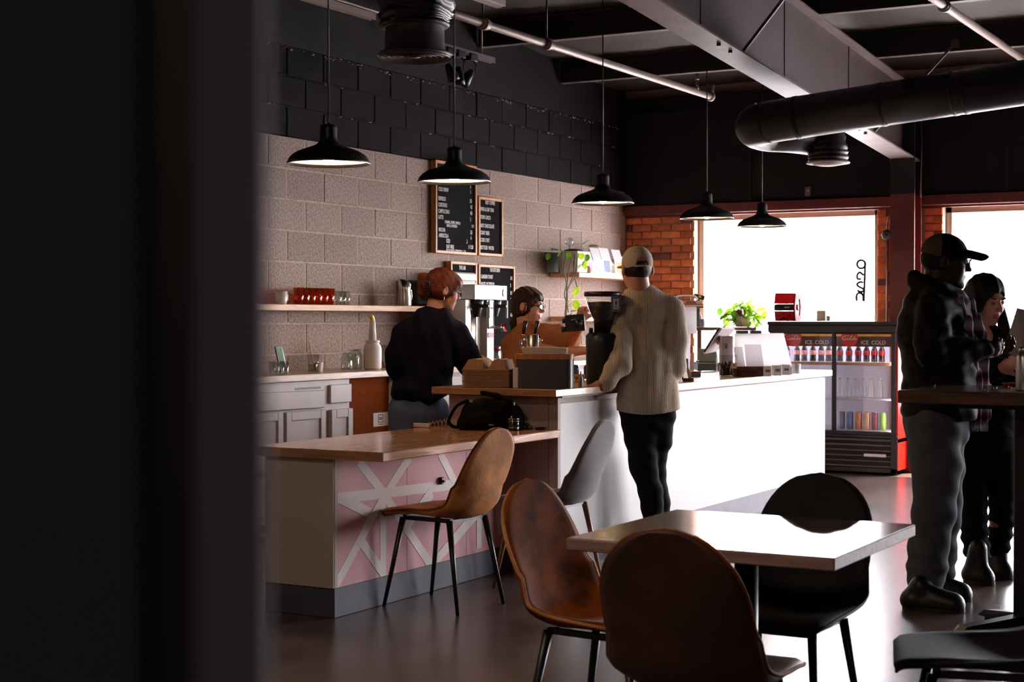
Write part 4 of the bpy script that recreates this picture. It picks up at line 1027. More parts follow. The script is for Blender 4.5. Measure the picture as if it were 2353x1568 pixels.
b = MB(); b.cyl((0.05, yq - 0.04, zl), (0.12, yq + 0.01, zl), 0.011); b.cyl((0.12, yq + 0.01, zl + 0.02), (0.12, yq + 0.01, zl - 0.03), 0.012); tp = part('tap', b, M['chrome'], t)
b = MB(); b.add([(0.11, yq + 0.0, zl + 0.03), (0.13, yq + 0.012, zl + 0.03), (0.13, yq + 0.045, zl - 0.035), (0.11, yq + 0.0, zl - 0.03), (0.125, yq + 0.0, zl + 0.03), (0.145, yq + 0.012, zl + 0.03), (0.145, yq + 0.045, zl - 0.035), (0.125, yq, zl - 0.03)], [(0, 3, 2, 1), (4, 5, 6, 7), (0, 1, 5, 4), (1, 2, 6, 5), (2, 3, 7, 6), (3, 0, 4, 7)]); part('tap_lever', b, M['red'], tp)
b = MB(); b.lathe([(0.018, 0), (0.024, 0.02), (0.024, 0.045), (0.012, 0.06), (0, 0.06)], 12, (0.056, y_(1139), zt - 0.12)); 
b = MB(); b.lathe([(0.03, 0), (0.03, 0.003), (0, 0.003)], 18, M=Matrix.Translation((0.06, y_(1141), (zt + zh) / 2)) @ Matrix.Scale(0.55, 4, (0, 1, 0)) @ Matrix.Rotation(PI / 2, 4, 'Y')); part('badge', b, M['silver'], t)
b = MB(); b.box((-0.21, y_(1066), 0), (0.1, y_(1124), 0.02), 0.004); part('drip_base', b, M['steel'], t)

# jars by the brewer
def jar(px, py, d, r, h, lid, lidm, label, fill=None, body='clear'):
    p = onX(px, py, -6.2); t = thing('jar', label, 'jar', (p.x, p.y, WT + 0.001))
    b = MB(); vessel(b, [(r * 0.92, 0), (r, 0.01), (r, h - 0.02), (r * 0.9, h)], 0.003); part('jar_body', b, M[body], t)
    b = MB(); b.lathe([(0, h - 0.002), (r * 0.97, h - 0.002), (r * 0.99, h + 0.004), (r * 0.99, h + lid - 0.004), (r * 0.9, h + lid), (0, h + lid)], 22, cap=False); part('lid', b, M[lidm], t)
    if fill:
        b = MB(); b.lathe([(r * 0.88, 0.006), (r * 0.93, 0.012), (r * 0.93, h * fill[0]), (0, h * fill[0])], 20); part('contents', b, M[fill[1]], t)
jar(1138, 830, 12.9, 0.042, 0.115, 0.024, 'red_dark', 'glass jar with a dark red lid by the brewer', (0.22, 'leather_dark'))
jar(1163, 832, 12.9, 0.045, 0.118, 0.018, 'steel', 'frosted jar with a steel lid beside the red lidded one', (0.92, 'silver'))

# small things on the back worktop, left
for i, px in enumerate((624, 634, 645, 655)):
    p = onZ(px, 859, WT); b = MB(); vessel(b, [(0.020, 0), (0.021, 0.004), (0.0245, 0.078)], 0.003)
    solo('shot_glass', b, M['clear'], 'small shot glass on the back worktop, %s in its row from the door jamb' % ORD[i], 'glass', (p.x, p.y, WT + 0.001), 0, 'shot glasses on the back worktop')
p = onZ(654, 853, WT)
t = thing('card_holder', 'dark slanted card holder with a green print behind the shot glasses', 'card holder', (-6.5, onX(652, 830, -6.5).y, WT), R(10))
b = MB(); Mx = Matrix.Rotation(R(-14), 4, 'Y'); b.box((-0.006, -0.05, 0.0), (0.006, 0.05, 0.175), 0.004, M=Mx); part('card', b, M['screen'], t)
b = MB(); b.box((0.0062, -0.035, 0.05), (0.0072, 0.035, 0.165), M=Mx); b.box((-0.06, -0.03, 0), (0.01, 0.03, 0.006)); part('green_print', b, mat('green_print', srgb(66, 132, 66), 0.6, col2=srgb(30, 60, 40), scale=40), t)
p = onZ(719, 855, WT)
t = thing('plastic_cup', 'clear plastic cup with a straw on the back worktop', 'cup', (p.x, p.y, WT + 0.001))
b = MB(); vessel(b, [(0.030, 0), (0.032, 0.004), (0.043, 0.115)], 0.0022, 24); part('cup_body', b, M['plastic'], t)
b = MB(); b.lathe([(0.029, 0.004), (0.034, 0.05), (0.0, 0.05)], 20); part('iced_drink', b, glass('water', (0.8, 0.8, 0.8), 0.12), t)
b = MB(); b.tube([(0.01, 0.012, 0.01), (-0.012, -0.028, 0.20)], 0.004, 8); part('straw', b, M['paper'], t)
p = onZ(741, 855, WT)
b = MB(); vessel(b, [(0.022, 0), (0.023, 0.003), (0.029, 0.062)], 0.002, 20); solo('paper_cup', b, M['paper'], 'small pale paper cup beside the plastic cup', 'cup', (p.x - 0.03, p.y, WT + 0.001))
for i, (px, dx, r, h) in enumerate(((797, -0.08, 0.042, 0.118), (812, -0.14, 0.045, 0.135), (820, -0.08, 0.040, 0.14))):
    p = onX(px, 840, -6.36 + dx + 0.05)
    b = MB(); vessel(b, [(r * 0.95, 0), (r, 0.01), (r, h * 0.72), (r * 0.72, h * 0.86), (r * 0.72, h)], 0.004, 24)
    solo('glass_jar', b, M['clear'], ['empty short glass jar, first of three beside the white dispenser bottle', 'empty glass jar standing at the back of the three', 'empty tall glass jar touching the white dispenser bottle'][i], 'jar', (p.x, p.y, WT + 0.001), 0, 'empty glass jars')
p = onX(856, 850, -6.30)
t = thing('dispenser_bottle', 'white plastic dispenser bottle with a tall neck and yellow spout', 'bottle', (p.x, p.y, WT + 0.001))
b = MB(); b.lathe([(0.0, 0), (0.055, 0.0), (0.063, 0.012), (0.064, 0.14), (0.058, 0.165), (0.046, 0.178), (0.046, 0.185), (0.051, 0.187), (0.051, 0.20), (0.03, 0.203)], 28); part('bottle_body', b, M['white'], t)
b = MB(); b.lathe([(0.028, 0.2), (0.020, 0.34), (0.0, 0.342)], 20); part('neck', b, M['white'], t)
b = MB(); b.tube(bez([(0, 0.0, 0.335), (0, -0.006, 0.358), (0, -0.026, 0.375)], 4), [0.018] * 4 + [0.017] * 4 + [0.011], 12); part('spout', b, M['yellow'], t, 'yellow spout')
p = onX(887, 850, -6.33)
t = thing('tumbler_jar', 'straight glass canister half filled, behind the white dispenser', 'jar', (p.x, p.y, WT + 0.001))
b = MB(); vessel(b, [(0.05, 0), (0.052, 0.006), (0.052, 0.165)], 0.004); part('canister_glass', b, M['clear'], t)
b = MB(); b.lathe([(0.046, 0.006), (0.047, 0.05), (0, 0.05)], 20); part('contents', b, M['leather_dark'], t)

# ---- on the near slab
ZA = 0.983
p = onZ(1119, 891, ZA)
ux, uy = math.cos(R(0)), 0
t = thing('cup_carrier_stack', 'stack of brown pulp cup carriers beside the charcoal bin', 'cup carriers', (p.x - 0.03, p.y + 0.09, ZA), R(12))
w2 = 0.135
for k in range(15):
    b = MB(); z = 0.0066 * k + 0.001; j = random.uniform(-0.002, 0.002)
    b.box((-w2 + j, -0.09 + j, z), (w2 + j, 0.09 + j, z + 0.0052), 0.002); part('carrier', b, M['kraft'], t)
zt = 0.0066 * 15
for sx, wx in ((-0.068, 0.055), (0.068, 0.045)):
    b = MB(); b.add([(sx - wx - 0.01, -0.085, zt), (sx + wx, -0.085, zt), (sx + wx, 0.085, zt), (sx - wx - 0.01, 0.085, zt), (sx - wx + 0.02, -0.07, zt + 0.052), (sx + wx - 0.01, -0.07, zt + 0.052), (sx + wx - 0.01, 0.07, zt + 0.052), (sx - wx + 0.02, 0.07, zt + 0.052)], [(0, 3, 2, 1), (0, 1, 5, 4), (1, 2, 6, 5), (2, 3, 7, 6), (3, 0, 4, 7), (4, 5, 6, 7)])
    b.box((sx - 0.012, -0.072, zt + 0.035), (sx + 0.012, 0.072, zt + 0.056), 0.003); part('handle_ridge', b, M['kraft'], t)
pl, pr = onZ(1183, 893, ZA), onZ(1319, 893, ZA)
wb = (pr - pl).length; cb = (pl + pr) / 2
t = thing('storage_bin', 'charcoal metal bin with a wooden lid holding napkins', 'bin', (cb.x - 0.05, cb.y + 0.10, ZA), R(24))
def rrect(w, d, r, n=6):
    out = []
    for cx_, cy_, a0 in ((w - r, d - r, 0), (-w + r, d - r, 90), (-w + r, -d + r, 180), (w - r, -d + r, 270)):
        for k in range(n + 1): a = R(a0 + 90 * k / n); out.append((cx_ + r * math.cos(a), cy_ + r * math.sin(a)))
    return out
b = MB(); b.prism(rrect(wb / 2 - 0.005, 0.105, 0.035), 0.155); part('bin_body', b, M['bin'], t)
b = MB(); b.prism(rrect(wb / 2 - 0.002, 0.108, 0.035), 0.027, M=Matrix.Translation((0, 0, 0.155))); part('lid', b, M['frame_wood'], t, 'wooden lid')
o = thing('napkin_stack', 'folded white paper napkins on the wooden lid of the charcoal bin', 'napkins', (cb.x - 0.045, cb.y + 0.095, ZA + 0.183), R(24))
for k in range(4):
    b = MB(); z = 0.0085 * k; s_ = 0.001 * k
    b.add([(-0.115 - 0.004 * k, -0.06, z), (0.115 + 0.0025 * k, -0.06, z), (0.115 + 0.0025 * k, 0.06, z), (-0.115 - 0.004 * k, 0.06, z), (-0.118 - 0.004 * k, -0.058, z + 0.008), (0.0, -0.058, z + 0.012), (0.118, -0.058, z + 0.005), (0.118, 0.058, z + 0.005), (0.0, 0.058, z + 0.012), (-0.118 - 0.004 * k, 0.058, z + 0.008)], [(0, 3, 2, 1), (0, 1, 6, 5, 4), (1, 2, 7, 6), (2, 3, 9, 8, 7), (3, 0, 4, 9), (4, 5, 8, 9), (5, 6, 7, 8)]); part('napkin', b, M['paper'], o)
p = onZ(1180, 893, ZA)
b = MB(); b.box((-0.012, 0.02, 0), (0.02, 0.12, 0.11), 0.003); solo('menu_card_stack', b, M['paper'], 'small upright pale box wedged between the carriers and the charcoal bin', 'box', (p.x - 0.01, p.y + 0.01, ZA))
p = onZ(1325, 890, ZA)
t = thing('spray_bottle', 'tiny white squeeze bottle beside the charcoal bin', 'bottle', (p.x + 0.0, p.y + 0.05, ZA))
b = MB(); b.lathe([(0.013, 0), (0.014, 0.045), (0.008, 0.058), (0.006, 0.065)], 14); part('bottle_body', b, M['white'], t)
b = MB(); b.lathe([(0.005, 0.065), (0.0025, 0.085), (0, 0.085)], 10); part('nozzle', b, M['white'], t)
# grinder
p = onZ(1367, 886, ZA)
t = thing('coffee_grinder', 'black coffee grinder with a bean hopper and a blue tag', 'grinder', (p.x, p.y + 0.10, ZA), R(YAW))
k_ = 9.15 / FP; ry = lambda y: (886 - y) * k_
b = MB(); b.lathe([(0.0, 0), (0.088, 0.0), (0.093, 0.01), (0.096, ry(790)), (0.097, ry(775)), (0.08, ry(768)), (0.0, ry(768))], 32, cap=False); part('grinder_body', b, M['black_metal'], t)
b = MB(); b.lathe([(0.05, ry(770)), (0.05, ry(742)), (0.056, ry(740)), (0.0, ry(740))], 24); part('collar', b, M['black'], t)
b = MB(); b.lathe([(0.05, ry(742)), (0.062, ry(735)), (0.088, ry(705)), (0.102, ry(686))], 32, cap=False); hp = part('hopper', b, M['plastic'], t, 'clear bean hopper')
b = MB(); b.lathe([(0.045, ry(742)), (0.058, ry(733)), (0.08, ry(712)), (0.09, ry(699)), (0, ry(697))], 26); part('coffee_beans', b, M['bean'], hp)
b = MB(); b.lathe([(0.104, ry(686)), (0.106, ry(682)), (0.106, ry(677)), (0.10, ry(675)), (0, ry(675))], 32); part('hopper_lid', b, M['black_metal'], hp)
b = MB(); b.cyl((-0.07, -0.07, ry(768)), (-0.07, -0.07, ry(757)), 0.012); b.cyl((-0.055, -0.04, ry(772)), (-0.055, -0.08, ry(772)), 0.008); part('adjusting_knob', b, M['black'], t)
sx = (1394 - 1367) * k_
b = MB(); Mx = Matrix.Translation((sx, -0.108, 0)); b.box((-0.027, -0.002, ry(721)), (0.027, 0.001, ry(687)), M=Mx); tg = part('tag', b, M['blue_tag'], t, 'blue card tag')
b = MB(); b.box((-0.016, -0.0035, ry(715)), (0.016, -0.0015, ry(692)), M=Mx); part('tag_label', b, M['paper'], tg)
b = MB(); Mb = Mx @ Matrix.Translation((0, -0.004, ry(701))) @ Matrix.Rotation(PI / 2, 4, 'X')
b.prism([(-0.0045, -0.01), (0.0045, -0.01), (0.0045, 0.003), (0.002, 0.006), (0.002, 0.011), (-0.002, 0.011), (-0.002, 0.006), (-0.0045, 0.003)], 0.0008, M=Mb)
for q in range(7):
    a0, a1 = PI * q / 7 + 0.05, PI * (q + 0.8) / 7
    b.add([(sx + 0.0125 * math.cos(a0), -0.1122, ry(701) + 0.0125 * math.sin(a0)), (sx + 0.0145 * math.cos(a0), -0.1122, ry(701) + 0.0145 * math.sin(a0)), (sx + 0.0145 * math.cos(a1), -0.1122, ry(701) + 0.0145 * math.sin(a1)), (sx + 0.0125 * math.cos(a1), -0.1122, ry(701) + 0.0125 * math.sin(a1))], [(0, 1, 2, 3)])
for q in range(2): b.box((-0.012, -0.0045, ry(711) + 0.004 * q), (0.012, -0.0035, ry(711) + 0.0015 + 0.004 * q), M=Mx)
o = part('tag_print', b, M['black'], tg); o['kind'] = 'stuff'
# black hand-held device in front of the barista (see the hands further down)
DEV = at(1320, 744, 9.55)
t = thing('camera', 'boxy black device with side knobs held up by the woman in the peach shirt', 'camera', tuple(DEV), R(YAW))
k2 = 9.55 / FP
b = MB(); Mx = Matrix.Rotation(R(-4), 4, 'Y'); b.box((-0.055, -0.03, -0.047), (0.062, 0.03, 0.055), 0.008, M=Mx); part('camera_body', b, M['black'], t)
b = MB(); b.cyl((-0.072, 0, 0.02), (-0.05, 0, 0.02), 0.014, M=Mx); b.cyl((-0.080, 0, -0.032), (-0.05, 0, -0.03), 0.016, M=Mx); part('side_knob', b, M['black'], t)
b = MB(); b.cyl((0.02, -0.03, 0.0), (0.02, -0.045, 0.0), 0.026, n=20, M=Mx); b.cyl((0.02, -0.045, 0.0), (0.02, -0.047, 0.0), 0.018, n=20, M=Mx); part('lens', b, M['black_metal'], t)
b = MB(); b.tube(bez([(-0.02, -0.032, 0.02), (0.0, -0.036, 0.026), (0.03, -0.036, 0.022), (0.05, -0.032, 0.012)], 5), 0.0015, 6, M=Mx); part('trim_line', b, M['steel'], t)
# beer tap tower
p = at(1195, 800, 9.5)
t = thing('beer_tap', 'chrome twin beer tap with black handles above the charcoal bin', 'beer tap', (p.x, p.y + 0.12, ZA + 0.001), R(YAW))
kk = 9.5 / FP; U = lambda px, py: ((px - 1195) * kk, 0, EYE - (py - 735) * kk - (ZA + 0.001))
b = MB(); b.tube(bez([U(1196, 882), U(1203, 830), U(1213, 795), U(1222, 780)], 5), 0.012, 10); b.tube(bez([U(1180, 783), U(1195, 778), U(1222, 777)], 5), 0.010, 10); b.tube(bez([U(1178, 778), U(1174, 790), U(1178, 800)], 4), 0.009, 8); b.ball(U(1205, 779), 0.015); b.ball(U(1187, 781), 0.013); part('tap_arm', b, M['chrome'], t)
for a_, c_ in (((1179, 772), (1186, 738)), ((1206, 772), (1214, 738))):
    h0, h1 = Vector(U(*a_)), Vector(U(*c_)); b = MB(); b.tube([h0, h0.lerp(h1, 0.12)], 0.010, 10); q = part('handle_ferrule', b, M['chrome'], t)
    b = MB(); b.tube([h0.lerp(h1, 0.1), h0.lerp(h1, 0.5), h1], [0.010, 0.0125, 0.0135], 12); part('tap_handle', b, M['black_metal'], t)
p = at(1224, 800, 9.35)
b = MB(); vessel(b, [(0.034, 0), (0.035, 0.003), (0.035, (800 - 769) * kk + 0.10)], 0.002, 24); solo('steel_tumbler', b, M['steel'], 'polished steel cylinder beside the beer taps', 'cup', (p.x, p.y, EYE - 65 * kk - 0.10), 0)
b = MB(); b.box((-0.2, -0.06, 0), (0.2, 0.08, EYE - 65 * kk - 0.101 - ZA), 0.004); solo('rear_ledge', b, M['bar_wood_x'], 'low wooden ledge behind the charcoal bin carrying the steel cylinder', 'shelf', (p.x - 0.05, p.y + 0.0, ZA))

# ---- camera bag on the pink bar
ZB = 0.766
p = onZ(1130, 984, ZB)
kb = (p - EYEP).dot(FW) / FP
t = thing('camera_bag', 'black padded camera bag with a carrying strap on the pink bar', 'bag', (p.x + 0.03, p.y - 0.10, ZB), R(YAW))
V = lambda px, py, y=0.0: ((px - 1130) * kb, y, (984 - py) * kb)
sd_ = SDF((-0.20, -0.14, -0.02), (0.22, 0.14, 0.24), 0.006)
for q in ((1084, 968), (1100, 930), (1120, 918), (1165, 918), (1188, 935), (1192, 960)):
    x, _, z = V(*q)
    sd_.ell((x, 0, max(0.03, z - 0.035)), (0.055, 0.066, 0.05), 0.03)
x0, _, _ = V(1078, 980); x1, _, _ = V(1196, 980)
sd_.cone((x0 + 0.05, 0, 0.05), (x1 - 0.05, 0, 0.05), 0.058, 0.058, 0.03); sd_.cone((x0 + 0.05, 0, 0.09), (x1 - 0.06, 0, 0.10), 0.06, 0.06, 0.03)
sd_.ell((V(1120, 965)[0], -0.075, 0.05), (0.075, 0.025, 0.045), 0.02)
sd_.plane((0, 0, 0.0), (0, 0, -1)); sd_.obj('bag_body', M['bag'], t)
b = MB()
def ribbon(b, pts, w, th=0.004, n=8):
    pts = bez(pts, n); 
    for i in range(len(pts) - 1):
        a, c = pts[i], pts[i + 1]; d = (c - a).normalized(); up = Vector((0, 1, 0)); nn = d.cross(up).normalized() * th / 2; ww = up * w / 2
        b.add([a - ww - nn, a + ww - nn, c + ww - nn, c - ww - nn, a - ww + nn, a + ww + nn, c + ww + nn, c - ww + nn], [(0, 1, 2, 3), (7, 6, 5, 4), (0, 4, 5, 1), (1, 5, 6, 2), (2, 6, 7, 3), (3, 7, 4, 0)])
ribbon(b, [V(1088, 918, -0.02), V(1062, 930, -0.03), V(1046, 955, -0.03), V(1044, 968, -0.03), V(1056, 978, -0.03), V(1082, 976, -0.03)], 0.04, 0.016); part('strap', b, M['bag'], t)
sd_ = SDF((-0.08, -0.06, 0.12), (0.16, 0.06, 0.25), 0.005); a_, c_, e_ = V(1118, 900, -0.03), V(1150, 907, -0.03), V(1180, 921, -0.03)
sd_.cone(a_, c_, 0.012, 0.016, 0.01); sd_.cone(c_, e_, 0.016, 0.02, 0.01); sd_.obj('top_flap', M['bag'], t)
b = MB(); b.box((V(1090, 0)[0], -0.055, V(0, 922)[2]), (V(1094, 0)[0] + 0.01, -0.045, V(0, 917)[2]), 0.002); b.box((V(1188, 0)[0], -0.055, V(0, 929)[2]), (V(1190, 0)[0] + 0.006, -0.045, V(0, 920)[2]), 0.002); o = part('strap_buckle', b, M['steel'], t); o['kind'] = 'stuff'
x_, _, z_ = V(1140, 971)
b = MB()
for q, s_ in enumerate((0.006, 0.005, 0.006, 0.004)): b.box((x_ - 0.014 + q * 0.0072, -0.104, z_ - s_ / 2), (x_ - 0.009 + q * 0.0072, -0.1015, z_ + s_ / 2))
o = part('small_badge', b, M['paper'], t); o['kind'] = 'stuff'
p = onZ(1184, 985, ZB); 
t = thing('camera_lens', 'upright black camera lens in front of the camera bag', 'lens', (p.x + 0.06, p.y - 0.13, ZB + 0.001))
b = MB(); b.lathe([(0.0, 0), (0.032, 0.0), (0.032, 0.008), (0.030, 0.012), (0.033, 0.02), (0.033, 0.045), (0.031, 0.048), (0.031, 0.062), (0.027, 0.074), (0.0, 0.076)], 26, cap=False); part('barrel', b, M['cola'], t)
for z in (0.012, 0.046, 0.058):
    b = MB(); b.lathe([(0.0325, z), (0.0335, z + 0.002), (0.0325, z + 0.004)], 26, cap=False); part('ring', b, M['steel'], t)
for i, (px, py, r, h, lab) in enumerate(((1216, 984, 0.030, 0.013, 'silver rimmed lens cap nearest the upright lens'), (1243, 987, 0.030, 0.009, 'flat dark lens filter on the bar, in the middle of three'), (1257, 985, 0.026, 0.012, 'pale green rimmed lens filter at the end of the bar'))):
    p = onZ(px, py, ZB); t = thing('lens_filter', lab, 'lens filter', (p.x, p.y, ZB + 0.001), 0, 'lens caps on the bar')
    b = MB(); b.lathe([(0, 0), (r, 0), (r, h), (r * 0.9, h), (r * 0.88, h * 0.6), (0, h * 0.6)], 24, cap=False); part('rim', b, M['steel'] if i != 1 else M['black_metal'], t)
    b = MB(); b.lathe([(r * 0.87, h * 0.7), (0, h * 0.72)], 20); part('cap_face', b, M['black'], t)
p = onZ(1225, 982, ZB)
sd_ = SDF((-0.08, -0.05, -0.005), (0.1, 0.05, 0.06), 0.004)
for q in ((-0.045, 0.0, 0.02), (-0.02, 0.01, 0.032), (0.01, 0.0, 0.03), (0.03, 0.0, 0.022), (0.06, 0.0, 0.014)): sd_.ell(q, (0.028, 0.024, 0.016), 0.012)
sd_.plane((0, 0, 0.001), (0, 0, -1)); o = sd_.obj('camera_strap', M['black']); o.location = (p.x, p.y + 0.06, ZB); o.rotation_euler = (0, 0, R(YAW)); tag(o, 'crumpled black camera strap behind the lens caps', 'strap')
# card and woven basket corner at the end of the bar
p = onZ(985, 975, ZB + 0.0)
t = thing('wire_basket', 'small pale woven basket with a card at the wall end of the pink bar', 'basket', (-4.55, 7.36, ZB))
b = MB()
for q in range(6): b.cyl((-0.06 + 0.024 * q, -0.03, 0), (-0.06 + 0.024 * q + 0.02, -0.03, 0.03 + 0.006 * q), 0.003, n=6); b.cyl((-0.06 + 0.024 * q + 0.02, -0.03, 0), (-0.06 + 0.024 * q, -0.03, 0.03 + 0.005 * q), 0.003, n=6)
b.box((-0.065, -0.034, 0), (0.08, -0.026, 0.006)); o = part('weave', b, M['kraft'], t); o['kind'] = 'stuff'
b = MB(); b.box((-0.15, -0.05, 0.001), (-0.05, -0.02, 0.022), 0.002); part('card_pack', b, M['paper'], t)

# ---- upper right shelf: plant, pots, bags
SU = 1.772
def leaf_mesh(l):
    b = MB(); n = 6; vs = []; fs = []
    for i in range(n + 1):
        u = i / n; w = 0.42 * l * math.sin(PI * min(1, u * 0.92 + 0.10)) ** 0.8 * (1 - 0.15 * u); z = -0.25 * l * u * u
        vs += [(-w, l * u, z - 0.05 * w), (0, l * u, z + 0.02 * l), (w, l * u, z - 0.05 * w)]
    for i in range(n):
        for k in (0, 1): fs.append((i * 3 + k, i * 3 + k + 1, i * 3 + k + 4, i * 3 + k + 3))
    b.add(vs, fs, True); return b
leaf_g, leaf_l = leaf_mesh(0.085).mesh('leaf', M['leaf']), leaf_mesh(0.085).mesh('leaf', M['leaf_lime'])
def leaf(par, p, az, el, s=1.0, lime=False):
    o = part('leaf', leaf_l if lime else leaf_g, None, par); o.location = p; o.rotation_euler = (R(el), R(random.uniform(-25, 25)), R(az)); o.scale = (s, s, s); return o
p = onX(1318, 620, -6.50)
t = thing('potted_pothos', 'pothos in a white pot trailing long stems off the upper shelf', 'plant', (-6.50, p.y, SU), 0)
b = MB(); b.box((-0.09, -0.10, 0), (0.09, 0.10, 0.19), 0.01); part('pot', b, M['ceramic'], t)
b = MB(); b.ball((0, 0, 0.19), (0.085, 0.095, 0.022)); part('soil', b, M['soil'], t)
loc = Vector((-6.50, p.y, SU)); q = lambda px, py, x=-6.38: onX(px, py, x) - loc
for st in ([(1298, 578, -6.5), (1300, 590), (1296, 612), (1300, 640), (1302, 665), (1300, 700), (1298, 725)], [(1310, 578, -6.5), (1312, 600), (1307, 625), (1303, 655), (1304, 690), (1300, 728)], [(1320, 578, -6.5), (1320, 600), (1318, 630), (1309, 655), (1302, 680), (1306, 718)],
           [(1328, 575, -6.5), (1326, 605), (1320, 640), (1306, 660), (1301, 690), (1302, 722)], [(1292, 578, -6.5), (1290, 600), (1296, 630), (1302, 650), (1297, 678), (1304, 700)], [(1318, 600), (1321, 640), (1328, 665), (1330, 672)]):
    b = MB(); b.tube(bez([q(*s) if len(s) == 3 else q(s[0], s[1]) for s in st], 5), 0.0048, 6); part('stem', b, M['stem'], t)
for px, py, az, el, s, li, x in ((1281, 573, 70, 10, 1.0, 0, -6.45), (1289, 576, 150, -40, 0.9, 0, -6.4), (1314, 565, -40, 30, 0.9, 0, -6.45), (1338, 562, -30, 40, 1.1, 0, -6.4), (1352, 566, -70, 15, 1.1, 0, -6.4), (1335, 582, 190, -40, 1.0, 1, -6.4), (1350, 585, 200, -60, 0.9, 0, -6.4),
                             (1346, 600, 170, -50, 0.8, 1, -6.4), (1309, 580, 180, -55, 0.9, 0, -6.38), (1328, 660, 160, -50, 1.15, 1, -6.36), (1318, 680, 130, -40, 1.2, 1, -6.36), (1314, 697, 100, -30, 1.1, 0, -6.36), (1322, 690, 200, -60, 1.1, 1, -6.36), (1316, 718, 130, -35, 0.9, 0, -6.36), (1262, 583, 30, -70, 0.7, 0, -6.5), (1344, 606, 180, -70, 0.7, 1, -6.38), (1310, 716, -60, 20, 0.8, 1, -6.36)):
    leaf(t, q(px, py, x), az, el, s, li)
p = onX(1276, 620, -6.60)
t = thing('plant_pot', 'grey ribbed pot at the near end of the upper shelf', 'pot', (-6.62, p.y - 0.02, SU))
b = MB(); b.lathe([(0.05, 0), (0.055, 0.01), (0.064, 0.17), (0.058, 0.17), (0.0, 0.15)], 24, cap=False); part('pot_body', b, M['slate'], t)
b = MB(); b.lathe([(0.066, 0.16), (0.068, 0.172), (0.06, 0.174)], 24, cap=False); part('rim', b, M['slate'], t)
p = onX(1308, 556, -6.60)
t = thing('glass_globe', 'clear glass globe above the trailing plant', 'globe', (-6.60, p.y, SU))
b = MB(); b.ball((0, 0, p.z - SU), 0.038, 20, 12); part('globe', b, M['clear'], t)
b = MB(); b.lathe([(0.03, 0), (0.03, 0.01), (0.008, 0.02), (0.008, p.z - SU - 0.036)], 14); part('stand', b, M['chrome'], t)
b = MB(); b.lathe([(0.03, 0), (0.034, 0.03), (0.02, 0.06), (0, 0.065)], 16); p = onX(1350, 625, -6.46); solo('moss_jar', b, M['kraft'], 'small tuft of dried moss on the shelf beside the white pot', 'ornament', (-6.46, p.y, SU))
def bag(px, wpx, pyt, m, label, lean):
    a, c = onX(px - wpx / 2, 620, -6.5), onX(px + wpx / 2, 620, -6.5); w = c.y - a.y; h = onX(px, pyt, -6.5).z - SU
    t = thing('coffee_bag', label, 'coffee bag', (-6.52, (a.y + c.y) / 2, SU), 0, 'coffee bags on the upper shelf')
    b = MB(); D = 0.045
    b.add([(-D, -w / 2, 0), (D, -w / 2, 0), (D, w / 2, 0), (-D, w / 2, 0), (-D * 0.7, -w / 2 * 0.96, h * 0.55), (D * 0.7, -w / 2 * 0.96, h * 0.55), (D * 0.7, w / 2 * 0.96, h * 0.55), (-D * 0.7, w / 2 * 0.96, h * 0.55),
           (-0.004 - lean, -w / 2 * 0.98, h), (0.004 - lean, -w / 2 * 0.98, h), (0.004 - lean, w / 2, h), (-0.004 - lean, w / 2, h)],
          [(0, 3, 2, 1), (0, 1, 5, 4), (1, 2, 6, 5), (2, 3, 7, 6), (3, 0, 4, 7), (4, 5, 9, 8), (5, 6, 10, 9), (6, 7, 11, 10), (7, 4, 8, 11), (8, 9, 10, 11)]); part('bag_body', b, M['bag_white'], t)
    b = MB(); b.add([(D + 0.001, -w * 0.3, h * 0.08), (D + 0.001, w * 0.3, h * 0.08), (D * 0.72 + 0.001, w * 0.3, h * 0.52), (D * 0.72 + 0.001, -w * 0.3, h * 0.52)], [(0, 1, 2, 3)]); part('bag_label', b, m, t)
    b = MB(); b.add([(-D * 0.7, -w / 2 * 0.97, 0.02), (D * 0.75, -w / 2 * 0.985, 0.02), (D * 0.5, -w / 2 * 0.965, h * 0.6), (-D * 0.4, -w / 2 * 0.965, h * 0.6)], [(0, 1, 2, 3)]); part('side_gusset', b, m, t)
gm = lambda n, r, g, b_: mat(n, srgb(r, g, b_), 0.6, var=0.3, scale=25)
bag(1352, 16, 578, gm('print_violet', 150, 130, 170), 'slim coffee bag with a violet print behind the hanging leaves', 0.0)
bag(1370, 20, 570, gm('print_lilac', 178, 160, 188), 'white coffee bag with a lilac side, beside the trailing plant', 0.01)
bag(1391, 22, 570, gm('print_blue', 66, 92, 122), 'white coffee bag with a dark blue side', 0.01)
bag(1404, 14, 590, gm('print_brown', 120, 78, 52), 'brown sided coffee bag tucked behind the blue one', 0.02)
bag(1419, 20, 574, gm('print_orange', 214, 152, 92), 'white coffee bag with an orange side by the cap of the man', 0.01)
bag(1436, 14, 590, gm('print_green', 30, 170, 40), 'coffee bag with a bright green side at the corner of the shelf', 0.0)

